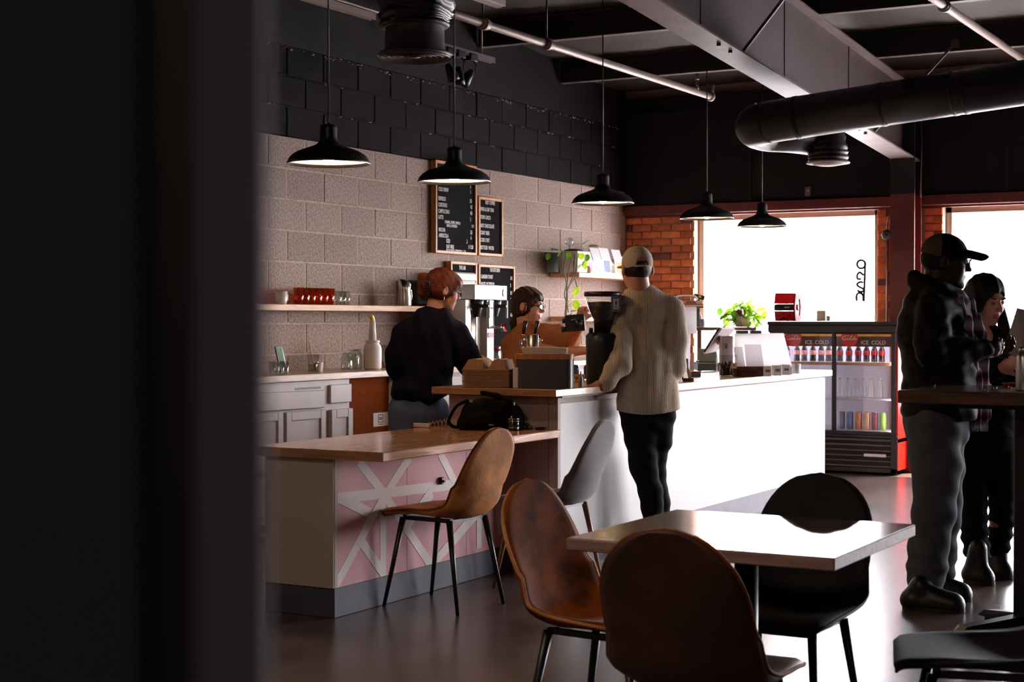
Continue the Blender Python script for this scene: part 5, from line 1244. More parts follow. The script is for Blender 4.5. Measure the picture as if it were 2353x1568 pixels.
# ================================================================ COOLER
FX0, FX1, FY0, FY1, FT = -4.996, -3.826, 13.65, 14.25, 1.335
fz = lambda py: onY(1970, py, FY0).z; fx = lambda px: onY(px, 800, FY0).x
t = thing('drinks_cooler', 'black sliding door drinks cooler under the window', 'cooler', ((FX0 + FX1) / 2, (FY0 + FY1) / 2, 0))
ox, oy = (FX0 + FX1) / 2, (FY0 + FY1) / 2
def fb(name, boxes, m, par=None, label=None, bev=0.004):
    b = MB()
    for q in boxes: b.box((q[0] - ox, q[1] - oy, q[2]), (q[3] - ox, q[4] - oy, q[5]), bev)
    return part(name, b, m, par or t, label)
zd0, zd1 = fz(1000), fz(765)
xm = fx(1913)
fb('cabinet_shell', [(FX0, FY0 + 0.03, 0.03, FX0 + 0.04, FY1, FT - 0.02), (FX0, FY1 - 0.04, 0.03, FX1, FY1, FT - 0.02), (FX0, FY0 + 0.03, 0.28, FX1, FY1, 0.32)], M['black_metal'])
fb('side_wrap', [(FX1 - 0.035, FY0 + 0.03, 0.04, FX1, FY1, FT - 0.03)], M['fridge_red'], None, 'bright red side panel')
fb('top', [(FX0 - 0.005, FY0 - 0.01, FT - 0.035, FX1 + 0.004, FY1, FT)], M['black_metal'])
fb('header', [(FX0, FY0 - 0.005, zd1, FX1, FY0 + 0.05, FT - 0.035)], M['black_metal'])
fb('grille_frame', [(FX0, FY0, 0.02, FX1, FY0 + 0.04, 0.06), (FX0, FY0, 0.32, FX1, FY0 + 0.04, zd0), (FX0, FY0, 0.02, FX0 + 0.04, FY0 + 0.04, 0.33), (FX1 - 0.055, FY0, 0.02, FX1, FY0 + 0.04, 0.33)], M['black_metal'])
fb('grille_back', [(FX0 + 0.02, FY0 + 0.05, 0.03, FX1 - 0.02, FY0 + 0.06, 0.33)], M['black'])
for k in range(6):
    z = 0.065 + k * 0.046; fb('grille_slat', [(FX0 + 0.03, FY0 + 0.006, z, FX1 - 0.05, FY0 + 0.03, z + 0.014)], M['steel_dark'], None, None, 0.003)
fb('maker_plate', [(fx(1985), FY0 - 0.0, 0.155, fx(2037), FY0 + 0.006, 0.185)], M['steel'])
fb('liner', [(FX0 + 0.04, FY1 - 0.055, 0.33, FX1 - 0.036, FY1 - 0.04, FT - 0.05), (FX0 + 0.04, FY0 + 0.1, 0.32, FX0 + 0.05, FY1 - 0.04, FT - 0.05), (FX1 - 0.046, FY0 + 0.1, 0.32, FX1 - 0.036, FY1 - 0.04, FT - 0.05), (FX0 + 0.04, FY0 + 0.1, 0.32, FX1 - 0.04, FY1 - 0.04, 0.335), (FX0 + 0.04, FY0 + 0.05, FT - 0.05, FX1 - 0.04, FY1 - 0.04, FT - 0.04)], M['liner'], None, 'white inner lining', 0.0)
fb('light_strip', [(FX0 + 0.07, FY0 + 0.075, FT - 0.09, FX1 - 0.07, FY0 + 0.09, FT - 0.055)], M['led'], None, None, 0.002)
fb('light_strip', [(FX0 + 0.055, FY0 + 0.075, 0.36, FX0 + 0.07, FY0 + 0.09, 1.2)], M['led'], None, None, 0.002)
fb('light_strip', [(FX1 - 0.07, FY0 + 0.075, 0.36, FX1 - 0.055, FY0 + 0.09, 1.2)], M['led'], None, None, 0.002)
shz = [fz(833), fz(918), fz(990)]
sh_t = M['steel']
for z in shz: fb('wire_shelf', [(FX0 + 0.05, FY0 + 0.10, z - 0.012, FX1 - 0.05, FY1 - 0.05, z - 0.002)], M['liner'], None, None, 0.002)
fb('shelf_ticket_rail', [(FX0 + 0.05, FY0 + 0.088, shz[0] - 0.030, FX1 - 0.05, FY0 + 0.098, shz[0] - 0.002)], M['pine'], None, 'wooden looking ticket strip', 0.001)
# doors
for i, (xa, xb, yy) in enumerate(((FX0 + 0.03, xm + 0.02, FY0 + 0.035), (xm - 0.01, FX1 - 0.02, FY0 + 0.008))):
    f = 0.035
    d = fb('sliding_door', [(xa, yy, zd0, xa + f, yy + 0.024, zd1), (xb - f, yy, zd0, xb, yy + 0.024, zd1), (xa + f, yy, zd0, xb - f, yy + 0.024, zd0 + 0.03), (xa + f, yy, zd1 - 0.012, xb - f, yy + 0.024, zd1)], M['black_metal'])
    fb('door_glass', [(xa + f, yy + 0.01, zd0 + 0.03, xb - f, yy + 0.014, zd1 - 0.012)], glass('cooler_glass%d' % i, (0.95, 0.96, 0.98), 0.04), d, None, 0)
    zl = fz(797)
    hd = fb('header_decal', [(xa + f, yy + 0.016, zl, xb - f, yy + 0.020, zd1 - 0.012)], mat('cola_print%d' % i, srgb(120, 42, 16), 0.4, col2=srgb(60, 18, 12), scale=9), d, 'amber and brown printed band', 0)
    fb('header_glow', [(xa + f, yy + 0.0152, zd1 - 0.032, xb - f, yy + 0.0158, zd1 - 0.012)], mat('amber_print%d' % i, srgb(236, 150, 40), 0.5, col2=srgb(150, 60, 14), scale=8, emit=(1.0, 0.45, 0.06, 0.25)), d, 'amber printed edge', 0)
    cxp = fx(1819) if i == 0 else fx(1950)
    b = MB(); rad = 0.076; zc = fz(781) + 0.012; pts = []
    for k in range(40):
        a = 2 * PI * k / 40; x = cxp + rad * math.cos(a); z = zc + rad * math.sin(a)
        pts.append((min(max(x, xa + f), xb - f) - ox, min(z, zd1 - 0.012)))
    b.prism(pts, 0.001, M=Matrix.Translation((0, yy + 0.0145 - oy, 0)) @ Matrix.Rotation(PI / 2, 4, 'X')); disc = part('red_disc', b, M['red'], d, 'red round drink logo')
    # script lettering Coca-Cola as pen strokes
    def stroke(pts, r=0.0023):
        b.tube(bez([(cxp - ox + px_ * 0.001, yy + 0.0125 - oy, zc + pz_ * 0.001) for px_, pz_ in pts], 6), r, 6)
    b = MB()
    stroke([(-38, 8), (-44, 16), (-56, 12), (-60, -4), (-54, -16), (-42, -14), (-36, -6)], 0.003); stroke([(-46, 16), (-38, 22), (-20, 20), (0, 24)], 0.0018)
    stroke([(-30, -2), (-37, -6), (-35, -15), (-28, -13), (-27, -4), (-32, -1)]); stroke([(-14, -3), (-19, 0), (-24, -8), (-20, -15), (-12, -11)]); stroke([(-1, -2), (-7, 0), (-11, -8), (-7, -14), (-2, -8), (-1, -2), (-1, -12), (4, -11)])
    stroke([(4, -5), (9, -5)]); stroke([(30, 16), (24, 22), (14, 14), (11, -2), (17, -14), (27, -10)], 0.003); stroke([(34, -1), (28, -5), (30, -14), (36, -12), (37, -3), (33, 0)])
    stroke([(41, -8), (47, 14), (46, 22), (43, 12), (43, -10), (47, -13), (50, -8)]); stroke([(60, -2), (54, -1), (50, -9), (55, -14), (60, -6), (60, -1), (60, -12), (65, -9)])
    o = part('script_lettering', b, M['letter'], disc, 'white flowing script')
    tx = fx(1873) if i == 0 else fx(2005)
    letters('ICE  COLD', (tx - ox, yy + 0.0135 - oy, fz(788)), 0.034, d, M['letter'], 0.95, 'CENTER', (PI / 2, 0, 0), 'ice_cold_lettering')
fb('door_handle', [(FX1 - 0.052, FY0 - 0.004, fz(915), FX1 - 0.035, FY0 + 0.01, fz(838))], M['black'], None, 'recessed black grip')
# bottles and cans (top-level things standing on the cooler's shelves)
def cola_bottle(name, m, capm, lab):
    t = thing(name, 'x', 'bottle', (0, 0, -50))
    b = MB(); b.lathe([(0, 0), (0.027, 0), (0.029, 0.01), (0.026, 0.035), (0.029, 0.075), (0.029, 0.095), (0.017, 0.13), (0.012, 0.15), (0.012, 0.172)], 14); part('bottle_glass', b, m, t)
    b = MB(); b.lathe([(0.0135, 0.168), (0.0135, 0.178), (0, 0.18)], 12); part('cap', b, capm, t)
    if lab:
        b = MB(); b.lathe([(0.0292, 0.058), (0.0300, 0.075), (0.0300, 0.096), (0.029, 0.098)], 14, cap=False); part('bottle_label', b, lab, t)
    return t
proto = cola_bottle('cola_bottle', M['cola'], M['red'], mat('white_red_label', srgb(226, 200, 196), 0.5, col2=srgb(200, 60, 56), scale=30)); first = True
for k, px in enumerate((1806, 1830, 1848, 1868, 1886, 1903)):
    p = onY(px, 820, FY0 + 0.17); o = proto if first else dup(proto, (0, 0, 0)); first = False
    o.location = (p.x, FY0 + 0.17 + random.uniform(0, 0.03), shz[0]); tag(o, 'white labelled cola bottle behind the left cooler door, %s from the counter screen' % ORD[k], 'bottle', 'cola bottles behind the left cooler door')
proto2 = cola_bottle('cola_bottle', M['cola'], M['red'], M['red_dark'])
for k, px in enumerate((1930, 1951, 1972, 1991, 2009, 2026)):
    p = onY(px, 820, FY0 + 0.19); o = proto2 if k == 0 else dup(proto2, (0, 0, 0)); o.location = (p.x, FY0 + 0.19, shz[0]); tag(o, 'red labelled cola bottle behind the right cooler door, %s from the middle post' % ORD[k], 'bottle', 'cola bottles behind the right cooler door')
proto3 = cola_bottle('soda_bottle', M['clear'], M['steel'], None)
for k, px in enumerate((1930, 1948, 1966, 1984, 2002, 2022)):
    p = onY(px, 905, FY0 + 0.2); o = proto3 if k == 0 else dup(proto3, (0, 0, 0)); o.location = (p.x, FY0 + 0.2, shz[1]); tag(o, 'clear soda bottle on the middle cooler shelf, %s from the middle post' % ORD[k], 'bottle', 'soda bottles on the middle cooler shelf')
for k, (px, cn) in enumerate(((1934, (170, 170, 190)), (1953, (120, 150, 190)), (1973, (214, 150, 110)), (1992, (226, 176, 120)), (2010, (120, 50, 50)), (2029, (130, 190, 70)))):
    p = onY(px, 975, FY0 + 0.16); t2 = thing('drink_can', ['silver', 'blue', 'orange', 'yellow', 'dark red', 'green'][k] + ' drink can on the bottom cooler shelf', 'can', (p.x, FY0 + 0.16, shz[2]), 0, 'cans on the bottom cooler shelf')
    b = MB(); b.lathe([(0, 0), (0.024, 0), (0.029, 0.008), (0.029, 0.14), (0.025, 0.152)], 16); part('can_body', b, mat('can_print%d' % k, srgb(*cn), 0.35, metal=0.3, col2=srgb(*[min(255, int(c * 1.2)) for c in cn]), scale=18), t2)
    b = MB(); b.lathe([(0.025, 0.152), (0.025, 0.156), (0.02, 0.154), (0, 0.154)], 16); part('can_end', b, M['steel'], t2)

# ---- on top of the cooler
M['deep_red'] = mat('deep_red_plastic', srgb(120, 4, 8), 0.6, spec=0.1)
p = onY(1809, 735, 13.9)
t = thing('gaming_cube', 'red and black six sided machine on top of the drinks cooler', 'machine', (p.x, 13.9, FT + 0.001))
kt = 14.4 / FP
hx = [(-0.07, 0.0), (0.07, 0.0), (0.10, 0.125), (0.07, 0.25), (-0.07, 0.25), (-0.10, 0.125)]
hxo = lambda s_: [(x * s_, 0.125 + (z - 0.125) * s_) for x, z in hx]
Mh = lambda x0: Matrix(((0, 0, 1, x0), (1, 0, 0, 0), (0, 1, 0, 0), (0, 0, 0, 1)))
w_ = 46 * kt
b = MB(); b.prism([(-0.09, 0.075 + 0.02), (0.09, 0.095), (0.10, 0.125), (0.09, 0.155), (-0.09, 0.155), (-0.10, 0.125)], w_, M=Mh(-w_ / 2)); part('core', b, M['black_metal'], t, 'black middle band')
b = MB(); b.prism([(-0.093, 0.158), (0.093, 0.158), (0.07, 0.255), (-0.07, 0.255)], w_, M=Mh(-w_ / 2 - 0.002)); part('upper_shell', b, M['red'], t, 'red upper shell')
b = MB(); b.prism([(-0.07, 0.0), (0.07, 0.0), (0.093, 0.092), (-0.093, 0.092)], w_, M=Mh(-w_ / 2 - 0.001)); part('lower_shell', b, M['red_dark'], t, 'red lower shell')
b = MB(); yf = -0.085
for q in (((-0.06, 0.02), (0.06, 0.075)), ((-0.06, 0.075), (0.06, 0.02))): b.cyl((q[0][0], yf - 0.004 + 0.0, q[0][1]), (q[1][0], yf - 0.004, q[1][1]), 0.007, n=6)
b.cyl((-0.08, yf, 0.085), (0.08, yf, 0.085), 0.005, n=6); b.cyl((-0.08, yf + 0.012, 0.01), (0.08, yf + 0.012, 0.01), 0.005, n=6); o = part('front_lattice', b, M['red'], t); o['kind'] = 'stuff'
b = MB()
for a in range(6):
    (x0, z0), (x1, z1) = hx[a], hx[(a + 1) % 6]; m0 = (x0 * 0.6, 0.125 + (z0 - 0.125) * 0.6); m1 = (x1 * 0.6, 0.125 + (z1 - 0.125) * 0.6)
    b.prism([(x0, z0), (x1, z1), m1, m0], 0.014, M=Mh(w_ / 2))
b.cyl((w_ / 2, 0, 0.125), (w_ / 2 + 0.012, 0, 0.125), 0.03, n=18); part('side_ring', b, M['deep_red'], t, 'red six sided rim')
b = MB(); b.prism(hxo(0.62), 0.006, M=Mh(w_ / 2)); part('side_glass', b, M['ceramic'], t)
b = MB(); b.box((0.01, -0.106, 0.12), (0.055, -0.098, 0.13), 0.001); part('maker_badge', b, M['steel'], t)
b = MB(); b.tube(bez([(w_ / 2 + 0.015, 0.02, 0.16), (w_ / 2 + 0.06, 0.04, 0.1), (w_ / 2 + 0.065, 0.05, 0.0)], 6), 0.002, 6); part('cable', b, M['slate'], t)
p = onY(1887, 735, 13.9)
b = MB(); vessel(b, [(0.036, 0), (0.042, 0.01), (0.044, 0.096)], 0.004); solo('cup', b, M['ceramic'], 'wide white cup on top of the drinks cooler', 'cup', (p.x, 13.9, FT + 0.001))
p = onY(1903, 735, 13.9)
b = MB(); vessel(b, [(0.016, 0), (0.018, 0.005), (0.018, 0.05)], 0.003); solo('cup', b, M['ceramic'], 'tiny white cup beside the wide one on the cooler', 'cup', (p.x, 13.9, FT + 0.001))

# ---- sign in the window: the word open, stood on end
PY = YB + 0.10
b = MB(); g = lambda px, py: onY(px, py, PY)
def pen(pts, n=6): b.tube(bez([g(*q) for q in pts], n), 0.0115, 8)
circ = [(1979 + 9.5 * math.cos(a), 607.5 + 9.5 * math.sin(a)) for a in [2 * PI * k / 12 for k in range(13)]]
pen(circ, 2)
pen([(1988, 602), (1987, 640), (1985, 693)], 3)
pen([(1984, 633), (1976, 626), (1970, 632), (1971, 641), (1979, 641)], 4)
pen([(1983, 650), (1978, 648), (1970, 652), (1972, 658), (1980, 662), (1985, 666), (1980, 671), (1970, 668)], 4)
pen([(1969, 692), (1968, 682), (1971, 675), (1978, 674), (1983, 680), (1984, 692)], 4)
solo('window_sign', b, M['black'], 'thin black script sign standing on end in the bright window', 'sign')

# ================================================================ FAR END OF THE COUNTER
ZC = 0.959
def va(px, py, d): return at(px, py, d)
# white cubby with books
d1 = 12.6; k1 = d1 / FP
o_ = at(1582, 765, d1)
t = thing('white_cabinet', 'white cubby cabinet with books on top, right of the man in the corduroy shirt', 'cabinet', (o_.x, o_.y, 0), R(YAW))
Z = lambda py: EYE - (py - 735) * k1
b = MB(); b.box(((1555 - 1582) * k1, 0, Z(767)), ((1601 - 1582) * k1, 0.30, Z(706)), 0.004); part('casing', b, M['acrylic'], t)
b = MB(); b.box(((1601 - 1582) * k1, 0.0, Z(708)), ((1617 - 1582) * k1, 0.3, Z(705)), 0.001); b.box(((1601 - 1582) * k1, 0.28, Z(752)), ((1617 - 1582) * k1, 0.3, Z(706))); part('open_cubby', b, M['slate'], t, 'dark open cubby')
b = MB(); b.add([((1555 - 1582) * k1, 0.02, 0), ((1577 - 1582) * k1, 0.02, 0), ((1577 - 1582) * k1, 0.26, 0), ((1555 - 1582) * k1, 0.26, 0), ((1555 - 1582) * k1, 0.02, Z(767)), ((1588 - 1582) * k1, 0.02, Z(767)), ((1588 - 1582) * k1, 0.26, Z(767)), ((1555 - 1582) * k1, 0.26, Z(767))], [(0, 3, 2, 1), (4, 5, 6, 7), (0, 1, 5, 4), (1, 2, 6, 5), (2, 3, 7, 6), (3, 0, 4, 7)]); part('pedestal', b, M['acrylic'], t)
bk = [((1557, 1617, 705, 699), 'paper', 'white book at the bottom of the pile on the cubby'), ((1558, 1614, 699, 691), 'paper', 'pale book printed SUPPORT YOUR LOCAL SKATESHOP on its edge')]
for i, ((xa, xb, y1, y0_), m, lab) in enumerate(bk):
    z0, z1 = EYE - (y1 - 735) * k1, EYE - (y0_ - 735) * k1
    t2 = thing('book', lab, 'book', (o_.x, o_.y, z0 + 0.0005), R(YAW)); b = MB(); b.box(((xa - 1582) * k1, -0.01, 0), ((xb - 1582) * k1, 0.22, z1 - z0 - 0.001), 0.002); part('pages', b, M[m], t2)
    b = MB(); b.box(((xa - 1582) * k1 - 0.001, -0.012, z1 - z0 - 0.004), ((xb - 1582) * k1, 0.222, z1 - z0 - 0.0005)); part('cover', b, M['red_dark'] if i == 0 else M['silver'], t2)
    if i == 1:
        for j, s_ in enumerate(('SUPPORT YOUR', 'LOCAL SKATESHOP')): letters(s_, ((1587 - 1582) * k1, -0.0115, 0.017 - 0.010 * j), 0.007, t2, M['lintel'], 1.0, 'CENTER', (PI / 2, 0, 0), 'cover_lettering')
z0 = EYE + 44 * k1 + 0.0005
t2 = thing('tape_roll_dispenser', 'white arched dispenser lying on the pile of books', 'dispenser', (o_.x - 0.02, o_.y + 0.02, z0), R(YAW))
b = MB(); b.tube(bez([(-0.09, 0, 0.005), (-0.08, 0, 0.03), (-0.03, 0, 0.038), (0.05, 0, 0.036), (0.075, 0, 0.02), (0.08, 0, 0.004)], 5), 0.007, 8); part('arch', b, M['white'], t2)
b = MB(); b.box((-0.085, -0.01, 0.0), (-0.045, 0.02, 0.025), 0.003); part('label_block', b, M['blue_tag'], t2)
b = MB(); b.box((-0.03, 0, 0.004), (0.03, 0.03, 0.02), 0.006); part('brown_roll', b, M['kraft'], t2)
pp = at(1605, 683, 12.68)
t2 = thing('phone_stand', 'small tilted snapshot camera on the edge of the book pile', 'camera', (pp.x, pp.y, z0), R(YAW))
b = MB(); b.box((-0.042, 0, 0.012), (0.042, 0.02, 0.048), 0.004, M=Matrix.Rotation(R(14), 4, 'Y')); part('camera_body', b, M['black'], t2)
b = MB(); b.cyl((0.0, 0.0, 0.03), (0.0, -0.012, 0.03), 0.013, n=16, M=Matrix.Rotation(R(14), 4, 'Y')); part('lens', b, M['kraft'], t2)
b = MB(); b.cyl((0.0, 0.01, 0.0), (0, 0.01, 0.016), 0.012); part('foot', b, M['black'], t2)
# window ledge shelf and what stands on it
a_, c_ = onY(1598, 752, 13.9), onY(1775, 752, 13.9)
b = MB(); b.box((a_.x, 13.80, a_.z - 0.03), (c_.x - 0.12, 14.26, a_.z), 0.004); b.box((a_.x + 0.02, 13.9, 0.0), (a_.x + 0.06, 14.2, a_.z - 0.03)); b.box((c_.x - 0.2, 13.9, 0), (c_.x - 0.16, 14.2, a_.z - 0.03)); t = part('window_bench', b, M['high_wood']); tag(t, 'narrow dark wooden ledge before the window carrying two plants', 'shelf')
ZL = a_.z + 0.001
p = onY(1613, 750, 13.86)
t = thing('speckled_planter', 'small speckled cup planter with a white cactus by the cubby', 'planter', (p.x, 13.86, ZL))
b = MB(); b.lathe([(0.026, 0), (0.03, 0.01), (0.031, 0.075), (0.027, 0.075), (0.0, 0.06)], 18, cap=False); part('pot', b, mat('speckled', srgb(176, 170, 206), 0.5, col2=srgb(120, 110, 160), scale=60), t)
b = MB(); b.lathe([(0.0, 0.06), (0.012, 0.06), (0.011, 0.1), (0.004, 0.115), (0, 0.116)], 10, (-0.012, 0, 0), cap=False); part('cactus', b, M['white'], t)
p = onY(1708, 748, 13.98)
t = thing('window_pothos', 'bushy lime green pothos in a pot before the bright window', 'plant', (p.x, 13.98, ZL))
b = MB(); b.lathe([(0.06, 0), (0.075, 0.01), (0.09, 0.10), (0.082, 0.10), (0, 0.09)], 22, cap=False); part('pot', b, M['ceramic'], t)
loc = Vector((p.x, 13.98, ZL)); rs = random.Random(3)
for k in range(95):
    px = 1708 + rs.gauss(0, 25); py = 726 + rs.gauss(0, 14) - (16 if abs(px - 1703) < 22 else 0)
    px = min(max(px, 1650), 1760); py = min(max(py, 690), 748); yv = 13.98 + rs.uniform(-0.12, 0.08)
    v = onY(px, py, yv) - loc
    leaf(t, v, rs.uniform(0, 360), rs.uniform(-70, 40), rs.uniform(0.8, 1.25), rs.random() < 0.6)
    if k % 4 == 0:
        b = MB(); b.tube(bez([(0, 0, 0.09), (v.x * 0.4, v.y * 0.4, max(0.1, v.z * 0.8)), tuple(v)], 4), 0.0025, 5); part('stem', b, M['stem'], t)
p = onY(1705, 718, 13.80)
t = thing('sun_catcher', 'small dark red flower ornament hanging in the pothos leaves', 'ornament', (p.x, 13.74, p.z))
b = MB()
for k in range(7): b.ball((0.018 * math.cos(k), 0.012 * math.sin(k * 1.7), 0.016 * math.sin(k * 0.9)), 0.014, 8, 6)
part('flower_head', b, mat('plum', srgb(110, 20, 60), 0.4), t)
b = MB(); b.tube([(0, 0, 0.0), (0.004, 0.05, 0.16)], 0.002, 5); b.tube([(0, 0, 0), (0, 0.06, -0.16)], 0.002, 5); part('stalk', b, M['stem'], t)
# till screen on a silver stand
d2 = 11.6; k2 = d2 / FP; p = at(1668, 868, d2)
Q = lambda px, py, v=0.0: ((px - 1668) * k2, v, EYE - (py - 735) * k2 - ZC)
t = thing('till_screen', 'slanted till screen on a silver stand facing the staff', 'till', (p.x, p.y, ZC), R(YAW))
b = MB(); b.box(Q(1655, 868, 0.0), Q(1686, 772, 0.09), 0.012); part('stand', b, M['silver'], t)
b = MB(); b.box(Q(1666, 802, -0.001), Q(1671, 790, -0.003), 0.0); part('stand_emblem', b, M['slate'], t)
b = MB(); b.add([Q(1616, 811, 0.0), Q(1655, 753, 0.0), Q(1693, 754, 0.18), Q(1652, 806, 0.18), Q(1618, 814, -0.004), Q(1659, 756, -0.004), Q(1697, 757, 0.18), Q(1655, 809, 0.18)], [(0, 1, 2, 3), (7, 6, 5, 4), (0, 4, 5, 1), (1, 5, 6, 2), (2, 6, 7, 3), (3, 7, 4, 0)]); sc = part('screen_housing', b, M['silver'], t)
b = MB(); b.cyl(Q(1618, 809, 0.0), Q(1652, 754, 0.0), 0.007, n=8); part('screen_edge', b, M['screen'], sc)
b = MB(); b.cyl(Q(1650, 790, 0.05), Q(1664, 782, 0.06), 0.012); part('hinge', b, M['silver'], t)
# slate card reader / laptop behind it
d3 = 12.3; k3 = d3 / FP; p = at(1628, 828, d3)
t = thing('laptop', 'slate grey laptop lid behind the till screen', 'laptop', (p.x, p.y, EYE - 93 * k3 - 0.0), R(YAW))
t.location.z = EYE - 95 * k3
b = MB(); b.add([(-22 * k3, 0, 0), (22 * k3, 0, 0), (20 * k3, 0.05, 28 * k3), (-18 * k3, 0.05, 28 * k3), (-22 * k3, 0.008, 0), (22 * k3, 0.008, 0), (20 * k3, 0.058, 28 * k3), (-18 * k3, 0.058, 28 * k3)], [(0, 1, 2, 3), (7, 6, 5, 4), (0, 4, 5, 1), (1, 5, 6, 2), (2, 6, 7, 3), (3, 7, 4, 0)]); part('lid', b, M['slate'], t)
b = MB(); b.box((-22 * k3, -0.0, -0.012), (22 * k3, 0.2, 0.0), 0.003); part('keyboard_base', b, M['steel_dark'], t)
b = MB(); b.box((-26 * k3, -0.05, 0), (32 * k3, 0.24, EYE - 95 * k3 - 0.0125 - ZC), 0.005); o = solo('cash_drawer', b, M['black_metal'], 'black cash drawer under the slate laptop', 'drawer', (p.x, p.y, ZC), R(YAW))
p = at(1598, 866, 11.0)
t = thing('small_box', 'small blue box with a red lid on the counter behind the little easel', 'box', (p.x, p.y, ZC), R(YAW))
b = MB(); b.box((-0.03, -0.02, 0), (0.035, 0.05, 0.026), 0.003); part('box_base', b, M['blue_tag'], t)
b = MB(); b.box((-0.031, -0.021, 0.0262), (0.036, 0.051, 0.036), 0.003); part('box_lid', b, M['red'], t)
d4 = 10.1; k4 = d4 / FP; p = at(1578, 880, d4)
t = thing('table_easel', 'little wooden easel with a blue grey card at the edge of the counter', 'easel', (p.x, p.y, ZC), R(YAW))
b = MB(); b.box((-0.025, -0.015, 0), (0.045, 0.03, 0.022), 0.003); part('easel_base', b, M['high_wood'], t)
b = MB(); b.add([(0.01, 0.0, 0.02), (0.03, 0.0, 0.02), (0.01, 0.01, 0.10), (-0.005, 0.01, 0.10), (0.01, 0.006, 0.02), (0.03, 0.006, 0.02), (0.01, 0.016, 0.10), (-0.005, 0.016, 0.10)], [(0, 1, 2, 3), (7, 6, 5, 4), (0, 4, 5, 1), (1, 5, 6, 2), (2, 6, 7, 3), (3, 7, 4, 0)]); part('easel_leg', b, M['pine'], t)
b = MB(); b.box((-0.045, -0.006, 0.075), (0.01, 0.002, 0.146), 0.004); part('card', b, M['blue_tag'], t)
b = MB(); b.box((-0.03, -0.004, 0.01), (-0.022, 0.002, 0.08)); part('card_post', b, M['black'], t)
# treat jar
p = onZ(1663, 866, ZC); p.y += 0.05
t = thing('treat_jar', 'square clear jar of dark sticks with a paper label', 'jar', (p.x, p.y, ZC + 0.001), R(YAW)); kj = 10.75 / FP
b = MB(); b.prism(rrect(22 * kj, 0.055, 0.012, 3), 0.004)
for q in ((-1, 0), (1, 0)): b.box((q[0] * 22 * kj - 0.0015, -0.05, 0.004), (q[0] * 22 * kj + 0.0015, 0.05, 50 * kj))
b.box((-22 * kj, -0.0565, 0.004), (22 * kj, -0.0535, 50 * kj)); b.box((-22 * kj, 0.0535, 0.004), (22 * kj, 0.0565, 50 * kj)); o = part('jar_walls', b, M['plastic'], t)
for k in range(22):
    b = MB(); rs2 = random.Random(k); x = rs2.uniform(-0.05, 0.05); y = rs2.uniform(-0.04, 0.04)
    b.tube(bez([(x, y, 0.008), (x * 0.6 + rs2.uniform(-0.02, 0.02), y * 0.8, 0.045), (x + rs2.uniform(-0.02, 0.02), y * 0.7, 0.09 + rs2.uniform(-0.02, 0.02))], 3), 0.006, 6); part('stick', b, M['bean'] if k % 3 else M['kraft'], t)
b = MB(); b.box((0.028, -0.0585, 0.055), (0.062, -0.057, 0.095)); lb = part('paper_label', b, M['paper'], t)
for j in range(3):
    b = MB(); b.box((0.036, -0.0592, 0.072 + 0.005 * j), (0.054, -0.0584, 0.0745 + 0.005 * j)); part('label_line', b, M['black'], lb)
# white counter guard with a sloping end and cards
d5 = 11.5; k5 = d5 / FP; p = at(1750, 862, d5)
G = lambda px, py, v=0.0: ((px - 1750) * k5, v, EYE - (py - 735) * k5 - ZC)
t = thing('pastry_guard', 'tall white counter screen with a sloping end before the cooler', 'counter screen', (p.x, p.y, ZC), R(YAW))
b = MB(); b.add([G(1690, 843, 0.03), G(1822, 843, 0.03), G(1802, 766, 0.03), G(1690, 766, 0.03), G(1690, 843, 0.045), G(1822, 843, 0.045), G(1802, 766, 0.045), G(1690, 766, 0.045)], [(0, 1, 2, 3), (7, 6, 5, 4), (0, 4, 5, 1), (1, 5, 6, 2), (2, 6, 7, 3), (3, 7, 4, 0)]); part('screen_panel', b, M['acrylic'], t)
b = MB(); b.box(G(1690, 843, 0.03), G(1822, 862, 0.045), 0.002); b.box((G(1690, 0)[0], 0.0, 0), (G(1822, 0)[0], 0.12, 0.008)); part('screen_base', b, M['white'], t)
for xa, xb in ((1694, 1720), (1726, 1750)):
    b = MB(); b.box(((xa - 1750) * k5, 0.0, Z(766) * 0 + G(0, 767)[2]), ((xb - 1750) * k5, 0.09, G(0, 760)[2]), 0.003); part('clip', b, M['slate'], t)
for px0, px1, py0, lab in ((1687, 1709, 798, 'narrow white menu card leaning at the near end of the counter screen'), (1712, 1752, 792, 'wide white menu card beside the narrow one on the counter screen')):
    t2 = thing('menu_card', lab, 'card', (p.x, p.y, ZC), R(YAW))
    b = MB(); a4, b4, c4, d4_ = G(px0 + 2, 844, -0.03), G(px1 + 2, 844, -0.03), G(px1 - 3, py0, 0.015), G(px0 - 1, py0, 0.015); e4 = Vector((0, 0.003, 0))
    b.add([a4, b4, c4, d4_, Vector(a4) + e4, Vector(b4) + e4, Vector(c4) + e4, Vector(d4_) + e4], [(0, 1, 2, 3), (7, 6, 5, 4), (0, 4, 5, 1), (1, 5, 6, 2), (2, 6, 7, 3), (3, 7, 4, 0)]); part('card', b, M['acrylic'], t2)
    b = MB(); b.box((G(px0, 0)[0], -0.045, 0), (G(px1, 0)[0], -0.02, 0.055)); part('card_stand', b, M['clear'], t2)
d6 = 11.0; k6 = d6 / FP
p = at(1718, 868, d6); p.z = ZC
t = thing('long_box', 'long dark brown cardboard box on the counter before the white menu cards', 'box', tuple(p), R(YAW))
b = MB(); b.box((-33 * k6, -0.02, 0), (34 * k6, 0.05, 23 * k6), 0.003); part('carton', b, M['cardboard'], t)
letters("DON'T CRUMBLE BARS", (0.0, -0.0205, 11 * k6), 0.012, t, M['steel_black'], 0.8, 'CENTER', (PI / 2, 0, 0), 'box_lettering')
